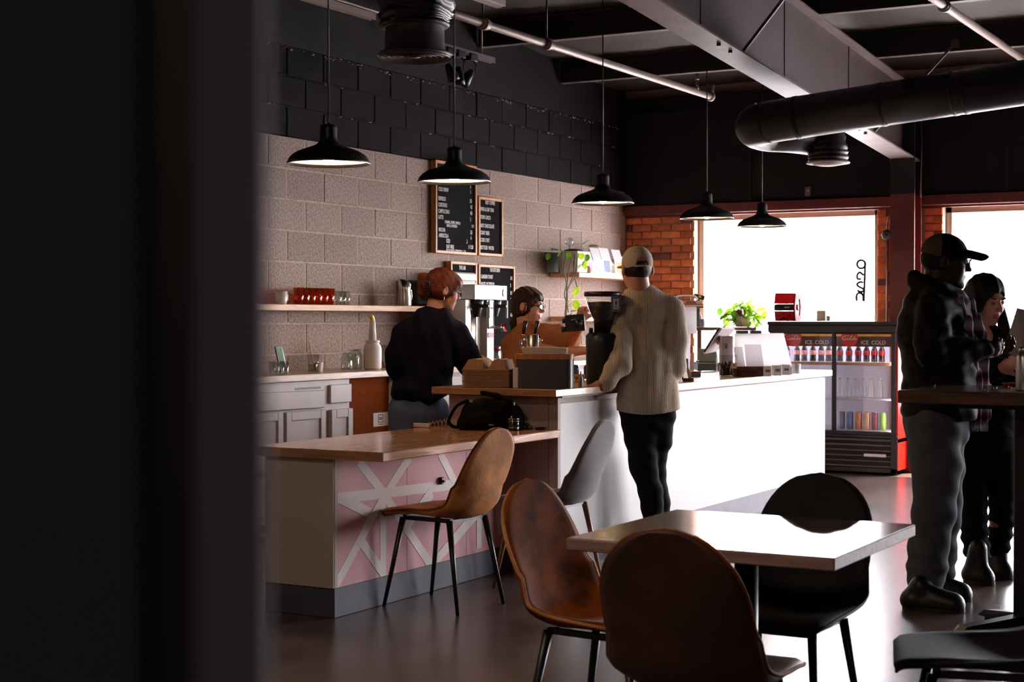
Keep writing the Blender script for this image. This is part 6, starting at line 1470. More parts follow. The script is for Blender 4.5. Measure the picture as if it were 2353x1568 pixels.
for k, px in enumerate((1763, 1786, 1806)):
    p = at(px, 866 - k * 2, d6 + 0.15 * k); p.z = ZC; kk6 = (d6 + 0.15 * k) / FP
    t = thing('small_carton', ['white snack carton nearest the long brown box', 'white snack carton in the middle of three', 'white snack carton farthest from the long brown box'][k], 'box', tuple(p), R(YAW), 'white snack cartons')
    b = MB(); b.box((-10 * kk6, -0.02, 0), (9 * kk6, 0.05, 24 * kk6), 0.002); part('carton', b, M['white'], t)
    b = MB(); b.box((-5 * kk6, -0.0208, 10 * kk6), (5 * kk6, -0.0198, 16 * kk6)); part('carton_print', b, M['alu'], t)
p = at(1828, 858, 11.6); p.z = ZC
b = MB(); vessel(b, [(0.03, 0), (0.034, 0.01), (0.037, 0.07)], 0.003); solo('cup', b, M['ceramic'], 'white cup at the sloping end of the counter screen', 'cup', tuple(p))
# bottles behind the grinder, low crate
p = at(1336, 838, 9.9)
for k, dx in enumerate((-0.03, 0.03)):
    b = MB(); b.lathe([(0, 0), (0.026, 0), (0.027, 0.07), (0.022, 0.085), (0, 0.09)], 16, cap=False); solo('syrup_jar', b, mat('blue_glass%d' % k, srgb(30, 52, 78), 0.12, coat=0.5), ['dark blue glass jar left of its twin behind the charcoal bin', 'dark blue glass jar touching the grinder'][k], 'jar', (p.x + dx, p.y + dx, ZA + 0.0), 0, 'dark blue jars')
p = at(1332, 880, 9.4)
t = thing('wood_tray', 'small wooden tray beside the foot of the grinder', 'tray', (p.x, p.y, ZA), R(YAW))
b = MB(); b.box((-0.03, 0, 0.0), (0.03, 0.05, 0.012), 0.002); b.box((-0.03, 0, 0.03), (0.03, 0.05, 0.045), 0.002); b.box((-0.03, 0.04, 0.0), (0.03, 0.05, 0.045)); part('tray_frame', b, M['frame_wood'], t)

# ---- on the tall table
ZT = 1.051
p = onZ(2341, 898, ZT)
t = thing('steel_bottle', 'brushed steel bottle on the tall bar table', 'bottle', (p.x + 0.02, p.y + 0.02, ZT)); kk = 6.8 / FP
b = MB(); b.lathe([(0, 0), (0.036, 0), (0.037, 0.004), (0.037, 0.135), (0.030, 0.155), (0.026, 0.16)], 26, cap=False); part('bottle_body', b, M['steel'], t)
b = MB(); b.lathe([(0.027, 0.158), (0.027, 0.18), (0.02, 0.185), (0, 0.185)], 22); part('cap', b, M['steel'], t)
p = onZ(2322, 889, ZT)
t = thing('bead_tray', 'small red dish of beads on the tall bar table', 'dish', (p.x, p.y, ZT))
b = MB(); b.lathe([(0, 0.0), (0.03, 0), (0.04, 0.018), (0.036, 0.018), (0, 0.006)], 22, cap=False); part('dish', b, M['red_dark'], t)
b = MB()
for k in range(12): b.ball((0.022 * math.cos(k * 2.4) * (k % 4) / 4, 0.022 * math.sin(k * 2.4) * (k % 4) / 4, 0.014), 0.005, 6, 5)
o = part('bead', b, M['silver'], t); o['kind'] = 'stuff'
b = MB(); rs = random.Random(5)
for k in range(90):
    x = rs.gauss(0.25, 0.16); y = rs.gauss(0.0, 0.08); b.ball((min(max(x, -0.25), 0.6), min(max(y, -0.28), 0.22), 0.003), rs.uniform(0.002, 0.004), 5, 4)
o = part('spilled_beads', b, M['chrome']); o.location = (-1.6, 7.12, ZT); o['kind'] = 'stuff'; tag(o, 'tiny glittering beads scattered over the tall bar table', 'beads')
# ================================================================ PEOPLE
def rotm(yaw, pitch=0, roll=0):
    return np.array(Matrix.Rotation(R(yaw), 3, 'Z') @ Matrix.Rotation(R(pitch), 3, 'X') @ Matrix.Rotation(R(roll), 3, 'Y'))
class Fig:
    """a person in a frame turned to the camera: u to the right, w away, z up; origin on the floor"""
    def __init__(s, px0, d, lo, hi, h=0.0055):
        s.px0, s.d = px0, d
        p = at(px0, 735, d); s.loc = (p.x, p.y, 0); s.lo, s.hi = lo, hi
        s.B = SDF(lo, hi, h)
    def L(s, px, py, w=0.0):
        k = (s.d + w) / FP
        return ((px - CX) * k - (s.px0 - CX) * s.d / FP, w, EYE - (py - 735) * k)
    def sdf(s, h=0.008): return SDF(s.lo, s.hi, h)
    def head(s, c, yaw, pitch=0, roll=0, sc=1.0, ears=True, smile=0.0, fem=False):
        B = s.B; Rm = rotm(yaw, pitch, roll); s.hc, s.hR, s.hs = np.array(c), Rm, sc
        T = lambda x, y, z: s.hc + Rm @ (np.array((x, y, z)) * sc)
        s.T = T
        e = lambda c_, r, k=0.012, sub=False: B.ell(T(*c_), np.array(r) * sc, k * sc, Rm, sub)
        e((0, -0.012, 0.035), (0.077, 0.098, 0.088), 0)
        e((0, 0.028, -0.03), (0.064 if not fem else 0.066, 0.066, 0.083), 0.03)
        e((0, 0.040, -0.075), (0.050 if not fem else 0.044, 0.046, 0.038), 0.025)
        e((0, 0.074, -0.097), (0.021, 0.017, 0.017), 0.02)
        for x in (-1, 1):
            e((x * 0.040, 0.058, -0.030), (0.026, 0.025, 0.030), 0.02)
            e((x * 0.028, 0.083, 0.030), (0.030, 0.013, 0.009), 0.014)
            e((x * 0.032, 0.098, 0.010), (0.021, 0.013, 0.012), 0.010, True)
        B.cone(T(0, 0.090, 0.020), T(0, 0.113, -0.022), 0.0085 * sc, 0.0125 * sc, 0.010 * sc)
        for x in (-1, 1): e((x * 0.011, 0.102, -0.026), (0.008, 0.010, 0.008), 0.007)
        e((0, 0.090, -0.054), (0.024 + smile * 0.006, 0.012, 0.0065), 0.006); e((0, 0.089, -0.067), (0.020 + smile * 0.005, 0.012, 0.0075), 0.006)
        e((0, 0.106, -0.0605), (0.025 + smile * 0.008, 0.010, 0.0020 + smile * 0.003), 0.002, True)
        if ears:
            for x in (-1, 1):
                e((x * 0.085, -0.016, -0.006), (0.012, 0.021, 0.034), 0.006); e((x * 0.097, -0.008, -0.004), (0.006, 0.011, 0.019), 0.004, True)
    def face_parts(s, root, iris, brow, browm):
        T = s.T
        for x in (-1, 1):
            b = MB(); b.ball(tuple(T(x * 0.032, 0.0815, 0.010)), 0.0118 * s.hs, 12, 8); ey = part('eye', b, EYEW, root)
            b = MB(); b.ball(tuple(T(x * 0.032, 0.0905, 0.009)), 0.0050 * s.hs, 10, 6); part('iris', b, iris, ey)
            b = MB(); b.tube([tuple(T(x * 0.013, 0.098, 0.030)), tuple(T(x * 0.032, 0.096, 0.035)), tuple(T(x * 0.052, 0.080, 0.029))], [0.0035 * brow, 0.004 * brow, 0.002 * brow], 6); part('eyebrow', b, browm, root)
    def glasses(s, root, m, r=0.021):
        T = s.T; b = MB()
        for x in (-1, 1):
            ring = [tuple(T(x * 0.033 + r * 1.15 * math.cos(a), 0.112 - 0.012 * abs(math.cos(a)) * (1 if math.cos(a) * x > 0 else 0), 0.006 + r * 0.9 * math.sin(a))) for a in [2 * PI * k / 18 for k in range(19)]]
            b.tube(ring, 0.0028, 6); b.tube([tuple(T(x * 0.056, 0.100, 0.012)), tuple(T(x * 0.082, 0.03, 0.012)), tuple(T(x * 0.084, -0.02, 0.008))], 0.0024, 6)
        b.tube([tuple(T(-0.010, 0.113, 0.010)), tuple(T(0.010, 0.113, 0.010))], 0.0026, 6)
        g = part('glasses', b, m, root)
        b = MB()
        for x in (-1, 1):
            pts = [tuple(T(x * 0.033 + r * 1.1 * math.cos(a), 0.110 - 0.010 * (1 if math.cos(a) * x > 0 else 0) * abs(math.cos(a)), 0.006 + r * 0.85 * math.sin(a))) for a in [2 * PI * k / 14 for k in range(14)]]
            b.add(pts, [tuple(range(14))])
        part('lens', b, M['clear'], g)
    def hand(s, w, d, n, side, curl=(30, 30, 25), sc=1.0, spread=0.0, thumb=(0.6, 0.75, 0.35)):
        """w wrist, d pointing direction, n the way the palm faces, side=+1/-1 picks the thumb side"""
        B = s.B; w = np.array(w, float); d = np.array(d, float); d /= np.linalg.norm(d); n = np.array(n, float); n -= d * (n @ d); n /= np.linalg.norm(n)
        lat = np.cross(d, n) * side
        Rm = np.stack([lat, d, n], 1)
        B.cone(w, w + d * 0.03 * sc, 0.026 * sc, 0.028 * sc, 0.012)
        B.ell(w + d * 0.050 * sc, np.array((0.040, 0.048, 0.0165)) * sc, 0.014, Rm)
        for f, ln in zip((-0.030, -0.010, 0.011, 0.031), (0.060, 0.074, 0.080, 0.072)):
            p = w + d * (0.082 - 0.25 * abs(f)) * sc + lat * f * sc; a = 0.0; dr = d + lat * f * spread * 12; dr /= np.linalg.norm(dr)
            for seg, (fr, cu) in enumerate(zip((0.45, 0.32, 0.25), curl)):
                a += R(cu); q = p + (dr * math.cos(a) + n * math.sin(a)) * ln * fr * sc
                B.cone(p, q, (0.0092 - 0.0007 * seg) * sc, (0.0086 - 0.0007 * seg) * sc, 0.004 if seg else 0.007); p = q
        t = w + d * 0.022 * sc + lat * 0.026 * sc; td = d * thumb[0] + lat * thumb[1] + n * thumb[2]; td /= np.linalg.norm(td)
        q = t + td * 0.045 * sc; B.cone(t, q, 0.0145 * sc, 0.0110 * sc, 0.010)
        td2 = td * 0.8 + d * 0.5 + n * 0.25; td2 /= np.linalg.norm(td2); B.cone(q, q + td2 * 0.034 * sc, 0.0108 * sc, 0.0085 * sc, 0.004)
    def limb(s, S_, pts, rr, k=0.02, flat=None):
        for i in range(len(pts) - 1): S_.cone(pts[i], pts[i + 1], rr[i], rr[i + 1], k, flat=flat)
    def build(s, skin, label, lip=None):
        def sel(c):
            h = (c - s.hc) @ s.hR / s.hs
            return ((np.abs(h[:, 0]) < 0.026 - 0.4 * np.abs(h[:, 2] + 0.0605)) & (h[:, 1] > 0.086) & (np.abs(h[:, 2] + 0.0605) < 0.0135)).astype(int)
        o = s.B.obj('person', [skin, lip or skin], None, sel)
        o.location = s.loc; o.rotation_euler = (0, 0, R(YAW)); tag(o, label, 'person'); s.o = o
        return o
def skinm(name, r, g, b, sss=0.08):
    m = mat(name, srgb(r, g, b), 0.5, var=0.10, scale=18, spec=0.35)
    bs = [n for n in m.node_tree.nodes if n.type == 'BSDF_PRINCIPLED'][0]; bs.inputs['Subsurface Weight'].default_value = sss; bs.inputs['Subsurface Radius'].default_value = (0.012, 0.004, 0.002)
    return m
EYEW = mat('eye_white', srgb(150, 140, 134), 0.3); IRIS = mat('dark_iris', srgb(50, 32, 24), 0.2)
SK_A = skinm('fair_skin', 214, 150, 124); SK_B = skinm('fair_rosy_skin', 220, 160, 138); SK_D = skinm('deep_brown_skin', 62, 38, 28); SK_E = skinm('light_skin', 206, 150, 124)
LIP = mat('lips', srgb(176, 92, 88), 0.4); LIP_D = mat('dark_lips', srgb(70, 38, 34), 0.4)
def hairm(name, c1, c2): return mat(name, c1, 0.55, col2=c2, scale=14, stretch=(5, 5, 1.2), bump=0.5, bscale=70, lo=0.3, hi=0.7, spec=0.2)
H_DARK = hairm('dark_brown_hair', srgb(52, 36, 28), srgb(26, 18, 16)); H_RED = hairm('auburn_hair', srgb(112, 46, 22), srgb(50, 20, 14)); H_BLACK = hairm('near_black_hair', srgb(36, 26, 24), srgb(16, 12, 12)); H_BROWN = hairm('brown_hair', srgb(70, 44, 34), srgb(34, 22, 18))
def cloth(name, c, rough=0.9, wale=None, var=0.15, scale=6, check=None):
    m = mat(name, c, rough, var=var, scale=scale, bump=0.12, bscale=120, spec=0.12)
    nt = m.node_tree; L = nt.links.new; bs = [n for n in nt.nodes if n.type == 'BSDF_PRINCIPLED'][0]; tc = [n for n in nt.nodes if n.type == 'TEX_COORD'][0]
    if wale:
        wv = nd(nt, 'ShaderNodeTexWave'); wv.inputs['Scale'].default_value = wale; wv.inputs['Distortion'].default_value = 0.6; wv.bands_direction = 'X'; L(tc.outputs['Object'], wv.inputs['Vector'])
        bp = nd(nt, 'ShaderNodeBump'); bp.inputs['Strength'].default_value = 0.5; bp.inputs['Distance'].default_value = 0.004; L(wv.outputs['Fac'], bp.inputs['Height']); L(bp.outputs[0], bs.inputs['Normal'])
    if check:
        ck = nd(nt, 'ShaderNodeTexChecker'); ck.inputs['Scale'].default_value = check[0]; ck.inputs['Color1'].default_value = c; ck.inputs['Color2'].default_value = check[1]; L(tc.outputs['Object'], ck.inputs['Vector']); L(ck.outputs['Color'], bs.inputs['Base Color'])
    return m
C_CORD = cloth('beige_corduroy', srgb(214, 196, 174), wale=38, scale=5)
C_NAVY = cloth('navy_knit', srgb(14, 14, 28)); C_JEAN = cloth('blue_denim', srgb(92, 104, 132), scale=9); C_GREYJEAN = cloth('grey_denim', srgb(96, 100, 106), scale=9, var=0.3)
C_BLACK = cloth('black_cotton', srgb(26, 24, 30)); C_PEACH = cloth('peach_cotton', srgb(176, 112, 72)); C_JACKET = cloth('dark_check_jacket', srgb(36, 31, 30), check=(16, srgb(23, 20, 19)), rough=0.7)
C_CAP = cloth('beige_cap_cloth', srgb(198, 180, 160)); C_CAPD = cloth('black_cap_cloth', srgb(20, 18, 18)); C_CAPT = cloth('tan_cap_cloth', srgb(110, 92, 70))
C_SHOE = mat('black_leather_shoe', srgb(26, 22, 20), 0.38); C_SOLE = mat('dark_sole', srgb(34, 28, 26), 0.6)
sm = lambda x, a, b: np.clip((x - a) / (b - a), 0, 1) ** 2 * (3 - 2 * np.clip((x - a) / (b - a), 0, 1))
def shoe(name, heel, toe, root, m, h=0.09, w=0.044, sole=True):
    hx = np.array((heel[0], heel[1], 0.0)); tx = np.array((toe[0], toe[1], 0.0)); dv = tx - hx; ln = np.linalg.norm(dv); dv /= ln
    S_ = SDF(np.minimum(hx, tx) - (0.09, 0.09, 0.01), np.maximum(hx, tx) + np.array((0.09, 0.09, h + 0.12)), 0.005)
    S_.cone(hx + dv * 0.045 + (0, 0, 0.04), hx + dv * (ln - 0.055) + (0, 0, 0.032), w, w * 1.02, 0.02); S_.cone(hx + dv * 0.05 + (0, 0, 0.05), hx + dv * 0.085 + (0, 0, h + 0.015), w * 0.95, w * 0.86, 0.02)
    S_.cone(hx + dv * 0.09 + (0, 0, h), hx + dv * (ln - 0.07) + (0, 0, 0.04), w * 0.75, w * 0.8, 0.03); S_.plane((0, 0, 0.012), (0, 0, -1))
    o = S_.obj(name, m, root)
    n_ = np.array((-dv[1], dv[0], 0)); b = MB(); out = []
    for a in range(24):
        c_, s_ = math.cos(2 * PI * a / 24), math.sin(2 * PI * a / 24); out.append(tuple((hx + dv * (ln / 2 + c_ * (ln / 2 - 0.002)) + n_ * s_ * w * 1.08 * (1 + 0.12 * c_))[:2]))
    b.prism(out, 0.018, M=Matrix.Translation((0, 0, 0.001))); part('sole', b, C_SOLE, o)
    return o

# ---------------------------------------------------------------- the man at the counter, seen from behind
f = Fig(1485, 9.1, (-0.48, -0.32, -0.01), (0.36, 0.42, 1.80)); L = f.L
f.head(L(1463, 620), 13, -4, 0)
B = f.B
B.cone(f.T(0, -0.025, -0.05), L(1474, 690), 0.056, 0.062, 0.02)
f.limb(B, [L(1474, 690), L(1488, 800), L(1490, 930)], (0.06, 0.075, 0.075), 0.03)
f.limb(B, [L(1442, 715, -0.02), L(1420, 838, -0.14), L(1388, 884, -0.20)], (0.05, 0.045, 0.03)); f.limb(B, [L(1542, 712), L(1552, 838, 0.03), L(1530, 880, 0.22)], (0.05, 0.045, 0.03))
f.limb(B, [L(1465, 940), L(1480, 1060), L(1512, 1245)], (0.08, 0.05, 0.035)); f.limb(B, [L(1515, 940), L(1505, 1070, 0.08), L(1528, 1240, 0.22)], (0.08, 0.05, 0.035))
f.hand(L(1388, 884, -0.20), (-1, 0.05, -0.16), (0.1, 0.0, -1), 1, (22, 40, 30), 1.0)
f.hand(L(1530, 880, 0.22), (-0.7, 0.6, 0), (-0.3, 0.1, -1), -1, (30, 40, 30))
root = f.build(SK_A, 'man in a beige corduroy shirt and cap standing at the counter, seen from behind', SK_A)
f.face_parts(root, IRIS, 1.0, H_DARK)
S1 = f.sdf(0.0065)
S1.cone(L(1484, 720), L(1490, 938), 0.150, 0.188, 0.05, flat=(14, 0.66)); S1.cone(L(1440, 712, 0.0), L(1540, 706, 0.0), 0.062, 0.062, 0.05); S1.cone(L(1472, 688), L(1478, 720), 0.085, 0.13, 0.05, flat=(0, 0.75))
f.limb(S1, [L(1436, 722, -0.02), L(1424, 780, -0.08), L(1422, 838, -0.15), L(1393, 882, -0.20)], (0.076, 0.074, 0.066, 0.047), 0.028)
f.limb(S1, [L(1546, 716), L(1551, 780, 0.0), L(1552, 845, 0.03), L(1530, 880, 0.20)], (0.072, 0.070, 0.058, 0.046), 0.03)
def folds(u, w, z):
    zt = L(0, 740)[2]; zb = L(0, 948)[2]
    a = sm(z, zb - 0.02, zt) * 0 + 0.5 * (1 - np.abs(2 * (z - zb) / (zt - zb) - 1))
    back = np.clip(-w * 12, 0, 1)
    zy = L(0, 742)[2] + 0.02 * u
    return back * 0.006 * np.exp(-((z - zy) / 0.006) ** 2) + 0.004 * np.exp(-((u - 0.005) / 0.007) ** 2) * back * np.clip((zy - z) * 30, 0, 1) + back * (0.0045 * np.sin(u * 48 + 9 * z) + 0.003 * np.sin(u * 83 - 11 * z)) * np.clip(a + 0.35, 0, 1) + 0.0025 * np.sin(70 * z + 40 * u + 30 * w) * np.clip(-u * 6 - 0.4, 0, 1)
S1.fold(folds)
S1.cone(L(1442, 960, -0.06), L(1444, 918, -0.06), 0.014, 0.004, 0.006, True)
zh = L(0, 948)[2]; S1.cut(lambda u, w, z: (zh + 0.025 * np.clip(np.abs(u), 0, 0.2) ** 1.0 * 0 - 0.02 * np.cos(u * 9) + 0.012) - z)
sh = S1.obj('corduroy_shirt', C_CORD, root)
S1 = SDF((-0.25, -0.2, 1.3), (0.2, 0.2, 1.65), 0.005)
S1.cone(L(1462, 672, 0.01), L(1474, 690, 0.0), 0.073, 0.080, 0.01); S1.cone(L(1459, 663, 0.012), L(1464, 674, 0.01), 0.062, 0.066, 0.005, True); S1.obj('collar', C_CORD, sh)
b = MB(); yk = [L(x, y, w) for x, y, w in ((1440, 738, -0.115), (1465, 737, -0.128), (1490, 733, -0.132), (1515, 729, -0.128), (1545, 722, -0.10))]
S1 = f.sdf(0.0065)
S1.cone(L(1488, 930), L(1490, 950), 0.15, 0.15, 0.03, flat=(14, 0.72))
f.limb(S1, [L(1462, 945), L(1474, 1010), L(1478, 1068, -0.01), L(1495, 1130, -0.01), L(1512, 1262, 0.0)], (0.100, 0.092, 0.078, 0.068, 0.058), 0.02)
f.limb(S1, [L(1520, 945), L(1512, 1010, 0.05), L(1500, 1070, 0.10), L(1513, 1150, 0.15), L(1528, 1255, 0.22)], (0.082, 0.080, 0.072, 0.064, 0.056), 0.02)
S1.fold(lambda u, w, z: 0.004 * np.sin(55 * z + 30 * u) * np.sin(18 * z)); S1.plane((0, 0, 0.045), (0, 0, -1)); S1.obj('trousers', C_BLACK, root)
shoe('shoe', L(1512, 1280, -0.06), L(1490, 1280, 0.20), root, C_SHOE); shoe('shoe', L(1530, 1280, 0.15), L(1515, 1280, 0.40), root, C_SHOE)
S1 = SDF(f.hc - 0.2, f.hc + 0.22, 0.0045); T = f.T
S1.ell(T(0, -0.012, 0.040), (0.087, 0.108, 0.096), 0.0, f.hR); S1.ell(T(0, 0.135, 0.028), (0.075, 0.07, 0.012), 0.015, f.hR)
S1.ell(T(0, -0.125, 0.004), (0.036, 0.07, 0.056), 0.003, f.hR, True); pl = T(0, 0, 0.006); S1.plane(pl, -(f.hR @ np.array((0, -0.10, 1.0))))
cp = S1.obj('cap', C_CAP, root)
b = MB(); b.tube([tuple(T(x, y, 0.009)) for x, y in ((-0.045, -0.103), (-0.02, -0.1165), (0.0, -0.119), (0.02, -0.1165), (0.045, -0.103))], 0.0055, 6); part('cap_strap', b, C_CAP, cp)
b = MB(); b.ball(tuple(T(0, -0.012, 0.137)), 0.006, 8, 6); b.ball(tuple(T(-0.035, -0.088, 0.094)), 0.0035, 6, 5); b.ball(tuple(T(0.035, -0.088, 0.094)), 0.0035, 6, 5); o = part('cap_button', b, M['black'], cp); o['kind'] = 'stuff'
S1 = SDF(f.hc - 0.2, f.hc + 0.2, 0.005)
S1.ell(T(0, -0.016, 0.012), (0.0795, 0.099, 0.085), 0.0, f.hR); S1.plane(T(0, 0.02, 0), f.hR @ np.array((0, 1, 0.35))); S1.plane(T(0, 0, -0.058), f.hR @ np.array((0, 0.25, -1))); S1.obj('hair', H_DARK, root)

# ---------------------------------------------------------------- the red-haired woman behind the counter
f = Fig(985, 9.5, (-0.34, -0.30, -0.01), (0.42, 0.42, 1.70)); L = f.L
f.head(L(1019, 668), -68, -14, 0, 0.94, fem=True); B = f.B
B.cone(f.T(0, -0.03, -0.05), L(995, 735, 0.0), 0.050, 0.060, 0.02); f.limb(B, [L(995, 735), L(985, 800), L(970, 920)], (0.06, 0.08, 0.08), 0.03)
f.limb(B, [L(1050, 770, 0.0), L(1077, 828, 0.04), L(1096, 826, 0.14)], (0.05, 0.04, 0.028)); f.limb(B, [L(930, 770), L(915, 840, 0.0), L(940, 850, 0.2)], (0.05, 0.04, 0.03))
f.limb(B, [L(935, 940), L(935, 1080), L(940, 1235)], (0.09, 0.06, 0.04)); f.limb(B, [L(990, 940, 0.04), L(990, 1080, 0.06), L(985, 1235, 0.06)], (0.09, 0.06, 0.04))
f.hand(L(1096, 826, 0.14), (1, 0.5, -0.05), (0, 0.2, -1), -1, (20, 30, 25), 0.92); f.hand(L(940, 850, 0.2), (0.6, 0.8, 0), (0, 0, -1), -1, (30, 30, 25), 0.92)
root = f.build(SK_B, 'red-haired woman in a navy sweater behind the counter, looking down', LIP)
f.face_parts(root, IRIS, 0.8, H_RED); f.glasses(root, M['black'], 0.020)
b = MB()
for x in (-1, 1): b.tube([tuple(f.T(x * 0.086, -0.012, -0.038)), tuple(f.T(x * 0.088, -0.012, -0.075))], [0.002, 0.004], 6)
o = part('earrings', b, M['chrome'], root); o['kind'] = 'stuff'
S1 = f.sdf(0.0075)
S1.cone(L(990, 768), L(972, 890), 0.165, 0.175, 0.05, flat=(-25, 0.74)); S1.cone(L(940, 768), L(1040, 766, 0.02), 0.075, 0.07, 0.05); S1.ell(L(952, 902), (0.145, 0.13, 0.085), 0.04)
S1.cone(L(1000, 742), L(995, 765), 0.10, 0.14, 0.04, flat=(0, 0.8))
f.limb(S1, [L(1045, 772, 0.0), L(1066, 810, 0.03), L(1080, 838, 0.05), L(1096, 828, 0.13)], (0.088, 0.082, 0.070, 0.038), 0.035); f.limb(S1, [L(932, 772), L(918, 815, -0.01), L(914, 842, 0.0), L(935, 850, 0.15)], (0.085, 0.078, 0.065, 0.05), 0.035)
S1.ell(L(1000, 722, 0.02), (0.085, 0.075, 0.035), 0.01, None, True)
S1.fold(lambda u, w, z: 0.004 * np.sin(48 * z + 25 * u) * np.clip((1.2 - z) * 4, 0, 1) + 0.003 * np.sin(70 * u + 20 * z))
zl = L(0, 936)[2]; S1.cut(lambda u, w, z: (zl + 0.55 * np.clip(u + 0.02, 0, 1)) - z); S1.obj('sweater', C_NAVY, root)
S1 = f.sdf(0.0075); S1.cone(L(958, 900), L(962, 945), 0.14, 0.15, 0.03, flat=(-15, 0.8))
f.limb(S1, [L(935, 945), L(934, 1080), L(938, 1238)], (0.115, 0.085, 0.062), 0.015); f.limb(S1, [L(992, 945, 0.04), L(992, 1080, 0.06), L(986, 1238, 0.06)], (0.105, 0.082, 0.062), 0.015); S1.plane((0, 0, 0.04), (0, 0, -1)); S1.obj('jeans', C_JEAN, root)
shoe('shoe', L(932, 1250, -0.05), L(945, 1250, 0.19), root, C_SHOE); shoe('shoe', L(985, 1250, 0.02), L(1000, 1250, 0.25), root, C_SHOE)
S1 = SDF(f.hc - np.array((0.24, 0.2, 0.2)), f.hc + 0.2, 0.005); T = f.T
S1.ell(T(0, -0.016, 0.045), (0.086, 0.108, 0.094), 0.0, f.hR); S1.ell(T(0, -0.03, -0.01), (0.083, 0.085, 0.07), 0.03, f.hR); S1.ell(T(-0.01, 0.065, 0.065), (0.070, 0.045, 0.04), 0.03, f.hR)
for x in (-1, 1): S1.cone(T(x * 0.066, 0.062, 0.06), T(x * 0.076, 0.035, -0.02), 0.018, 0.008, 0.015)
S1.ell(T(0, 0.09, -0.045), (0.066, 0.075, 0.072), 0.008, f.hR, True); S1.plane(T(0, 0, -0.075), f.hR @ np.array((0, 0.4, -1)))
q = np.array(L(977, 655, -0.01)); S1.ell(q, (0.043, 0.043, 0.050), 0.012); S1.ell(q + (-0.012, 0, 0.045), (0.034, 0.035, 0.028), 0.012); S1.ell(q + (-0.02, 0, -0.04), (0.028, 0.03, 0.035), 0.012)
S1.cone(q + (-0.005, 0, -0.05), q + (0.015, -0.03, -0.085), 0.014, 0.004, 0.01); S1.cone(q + (-0.03, 0, 0.03), q + (-0.052, 0, -0.0), 0.010, 0.004, 0.008)
S1.fold(lambda u, w, z: 0.0012 * np.sin(160 * u + 90 * z + 60 * w)); hr = S1.obj('hair', H_RED, root)
b = MB(); a0 = np.array(L(986, 640, -0.09)); a1 = np.array(L(990, 682, -0.085)); b.tube([tuple(a0), tuple((a0 + a1) / 2 + (0, -0.01, 0)), tuple(a1)], 0.006, 6)
for k in range(7):
    p_ = a0 + (a1 - a0) * (k + 0.5) / 7; b.tube([tuple(p_), tuple(p_ + (-0.022, -0.006, 0)), tuple(p_ + (-0.036, 0.02, 0))], [0.0035, 0.003, 0.002], 5)
o = part('claw_clip', b, M['black_metal'], hr); o['kind'] = 'stuff'

# ---------------------------------------------------------------- the woman in peach reaching over
f = Fig(1215, 10.3, (-0.32, -0.98, -0.01), (0.44, 0.36, 1.62), 0.006); L = f.L
f.head(L(1215, 706), -112, -4, -4, 0.92, fem=True, smile=1.0); B = f.B
B.cone(f.T(0, -0.03, -0.05), L(1212, 765), 0.052, 0.065, 0.02); f.limb(B, [L(1212, 768), L(1210, 830), L(1205, 900)], (0.06, 0.08, 0.08), 0.03)
f.limb(B, [L(1262, 772, -0.08), L(1308, 784, -0.45), L(1336, 735, -0.70)], (0.05, 0.040, 0.027)); f.limb(B, [L(1232, 800, -0.1), L(1290, 812, -0.45), L(1335, 806, -0.80)], (0.045, 0.038, 0.027))
f.hand(L(1336, 737, -0.70), (0.15, -0.35, 1), (0.1, -1, -0.45), 1, (45, 45, 30), 0.9); f.hand(L(1335, 806, -0.80), (0.9, -0.5, 0), (0, 0, -1), 1, (30, 30, 30), 0.9)
f.limb(B, [L(1195, 900), L(1195, 1060), L(1198, 1210)], (0.09, 0.06, 0.04)); f.limb(B, [L(1228, 900), L(1226, 1060), L(1226, 1210)], (0.09, 0.06, 0.04))
root = f.build(SK_B, 'smiling woman in a peach shirt and glasses reaching past the grinder', LIP)
f.face_parts(root, IRIS, 0.8, H_BROWN); f.glasses(root, M['screen'], 0.021)
S1 = f.sdf(0.0075); S1.cone(L(1212, 790), L(1206, 900), 0.135, 0.155, 0.05, flat=(20, 0.8)); S1.cone(L(1176, 792, 0.03), L(1258, 772, -0.06), 0.068, 0.068, 0.05)
f.limb(S1, [L(1255, 772, -0.06), L(1282, 776, -0.25), L(1306, 786, -0.45), L(1330, 752, -0.62)], (0.078, 0.074, 0.062, 0.038), 0.03); f.limb(S1, [L(1182, 795, 0.04), L(1178, 840, 0.0)], (0.075, 0.065), 0.03); f.limb(S1, [L(1240, 805, -0.1), L(1285, 815, -0.40)], (0.06, 0.048), 0.03)
S1.cone(L(1216, 756, -0.01), L(1213, 772), 0.068, 0.09, 0.03)
S1.fold(lambda u, w, z: 0.005 * np.sin(60 * u + 30 * w + 20 * z) * np.clip(u * 6 + 0.6, 0, 1)); S1.plane((0, 0, L(0, 930)[2]), (0, 0, -1)); S1.obj('shirt', C_PEACH, root)
S1 = f.sdf(0.009); S1.cone(L(1210, 900), L(1210, 925), 0.14, 0.14, 0.03); f.limb(S1, [L(1194, 915), L(1195, 1060), L(1198, 1212)], (0.1, 0.075, 0.055), 0.015); f.limb(S1, [L(1230, 915), L(1226, 1060), L(1226, 1212)], (0.1, 0.075, 0.055), 0.015); S1.plane((0, 0, 0.04), (0, 0, -1)); S1.obj('trousers', C_BLACK, root)
shoe('shoe', L(1190, 1217, 0.1), L(1205, 1217, -0.13), root, C_SHOE); shoe('shoe', L(1222, 1217, 0.1), L(1240, 1217, -0.13), root, C_SHOE)
S1 = SDF(f.hc - np.array((0.26, 0.22, 0.26)), f.hc + 0.2, 0.005); T = f.T
S1.ell(T(0, -0.018, 0.042), (0.087, 0.108, 0.096), 0.0, f.hR); S1.ell(T(0, -0.04, -0.015), (0.083, 0.08, 0.07), 0.03, f.hR)
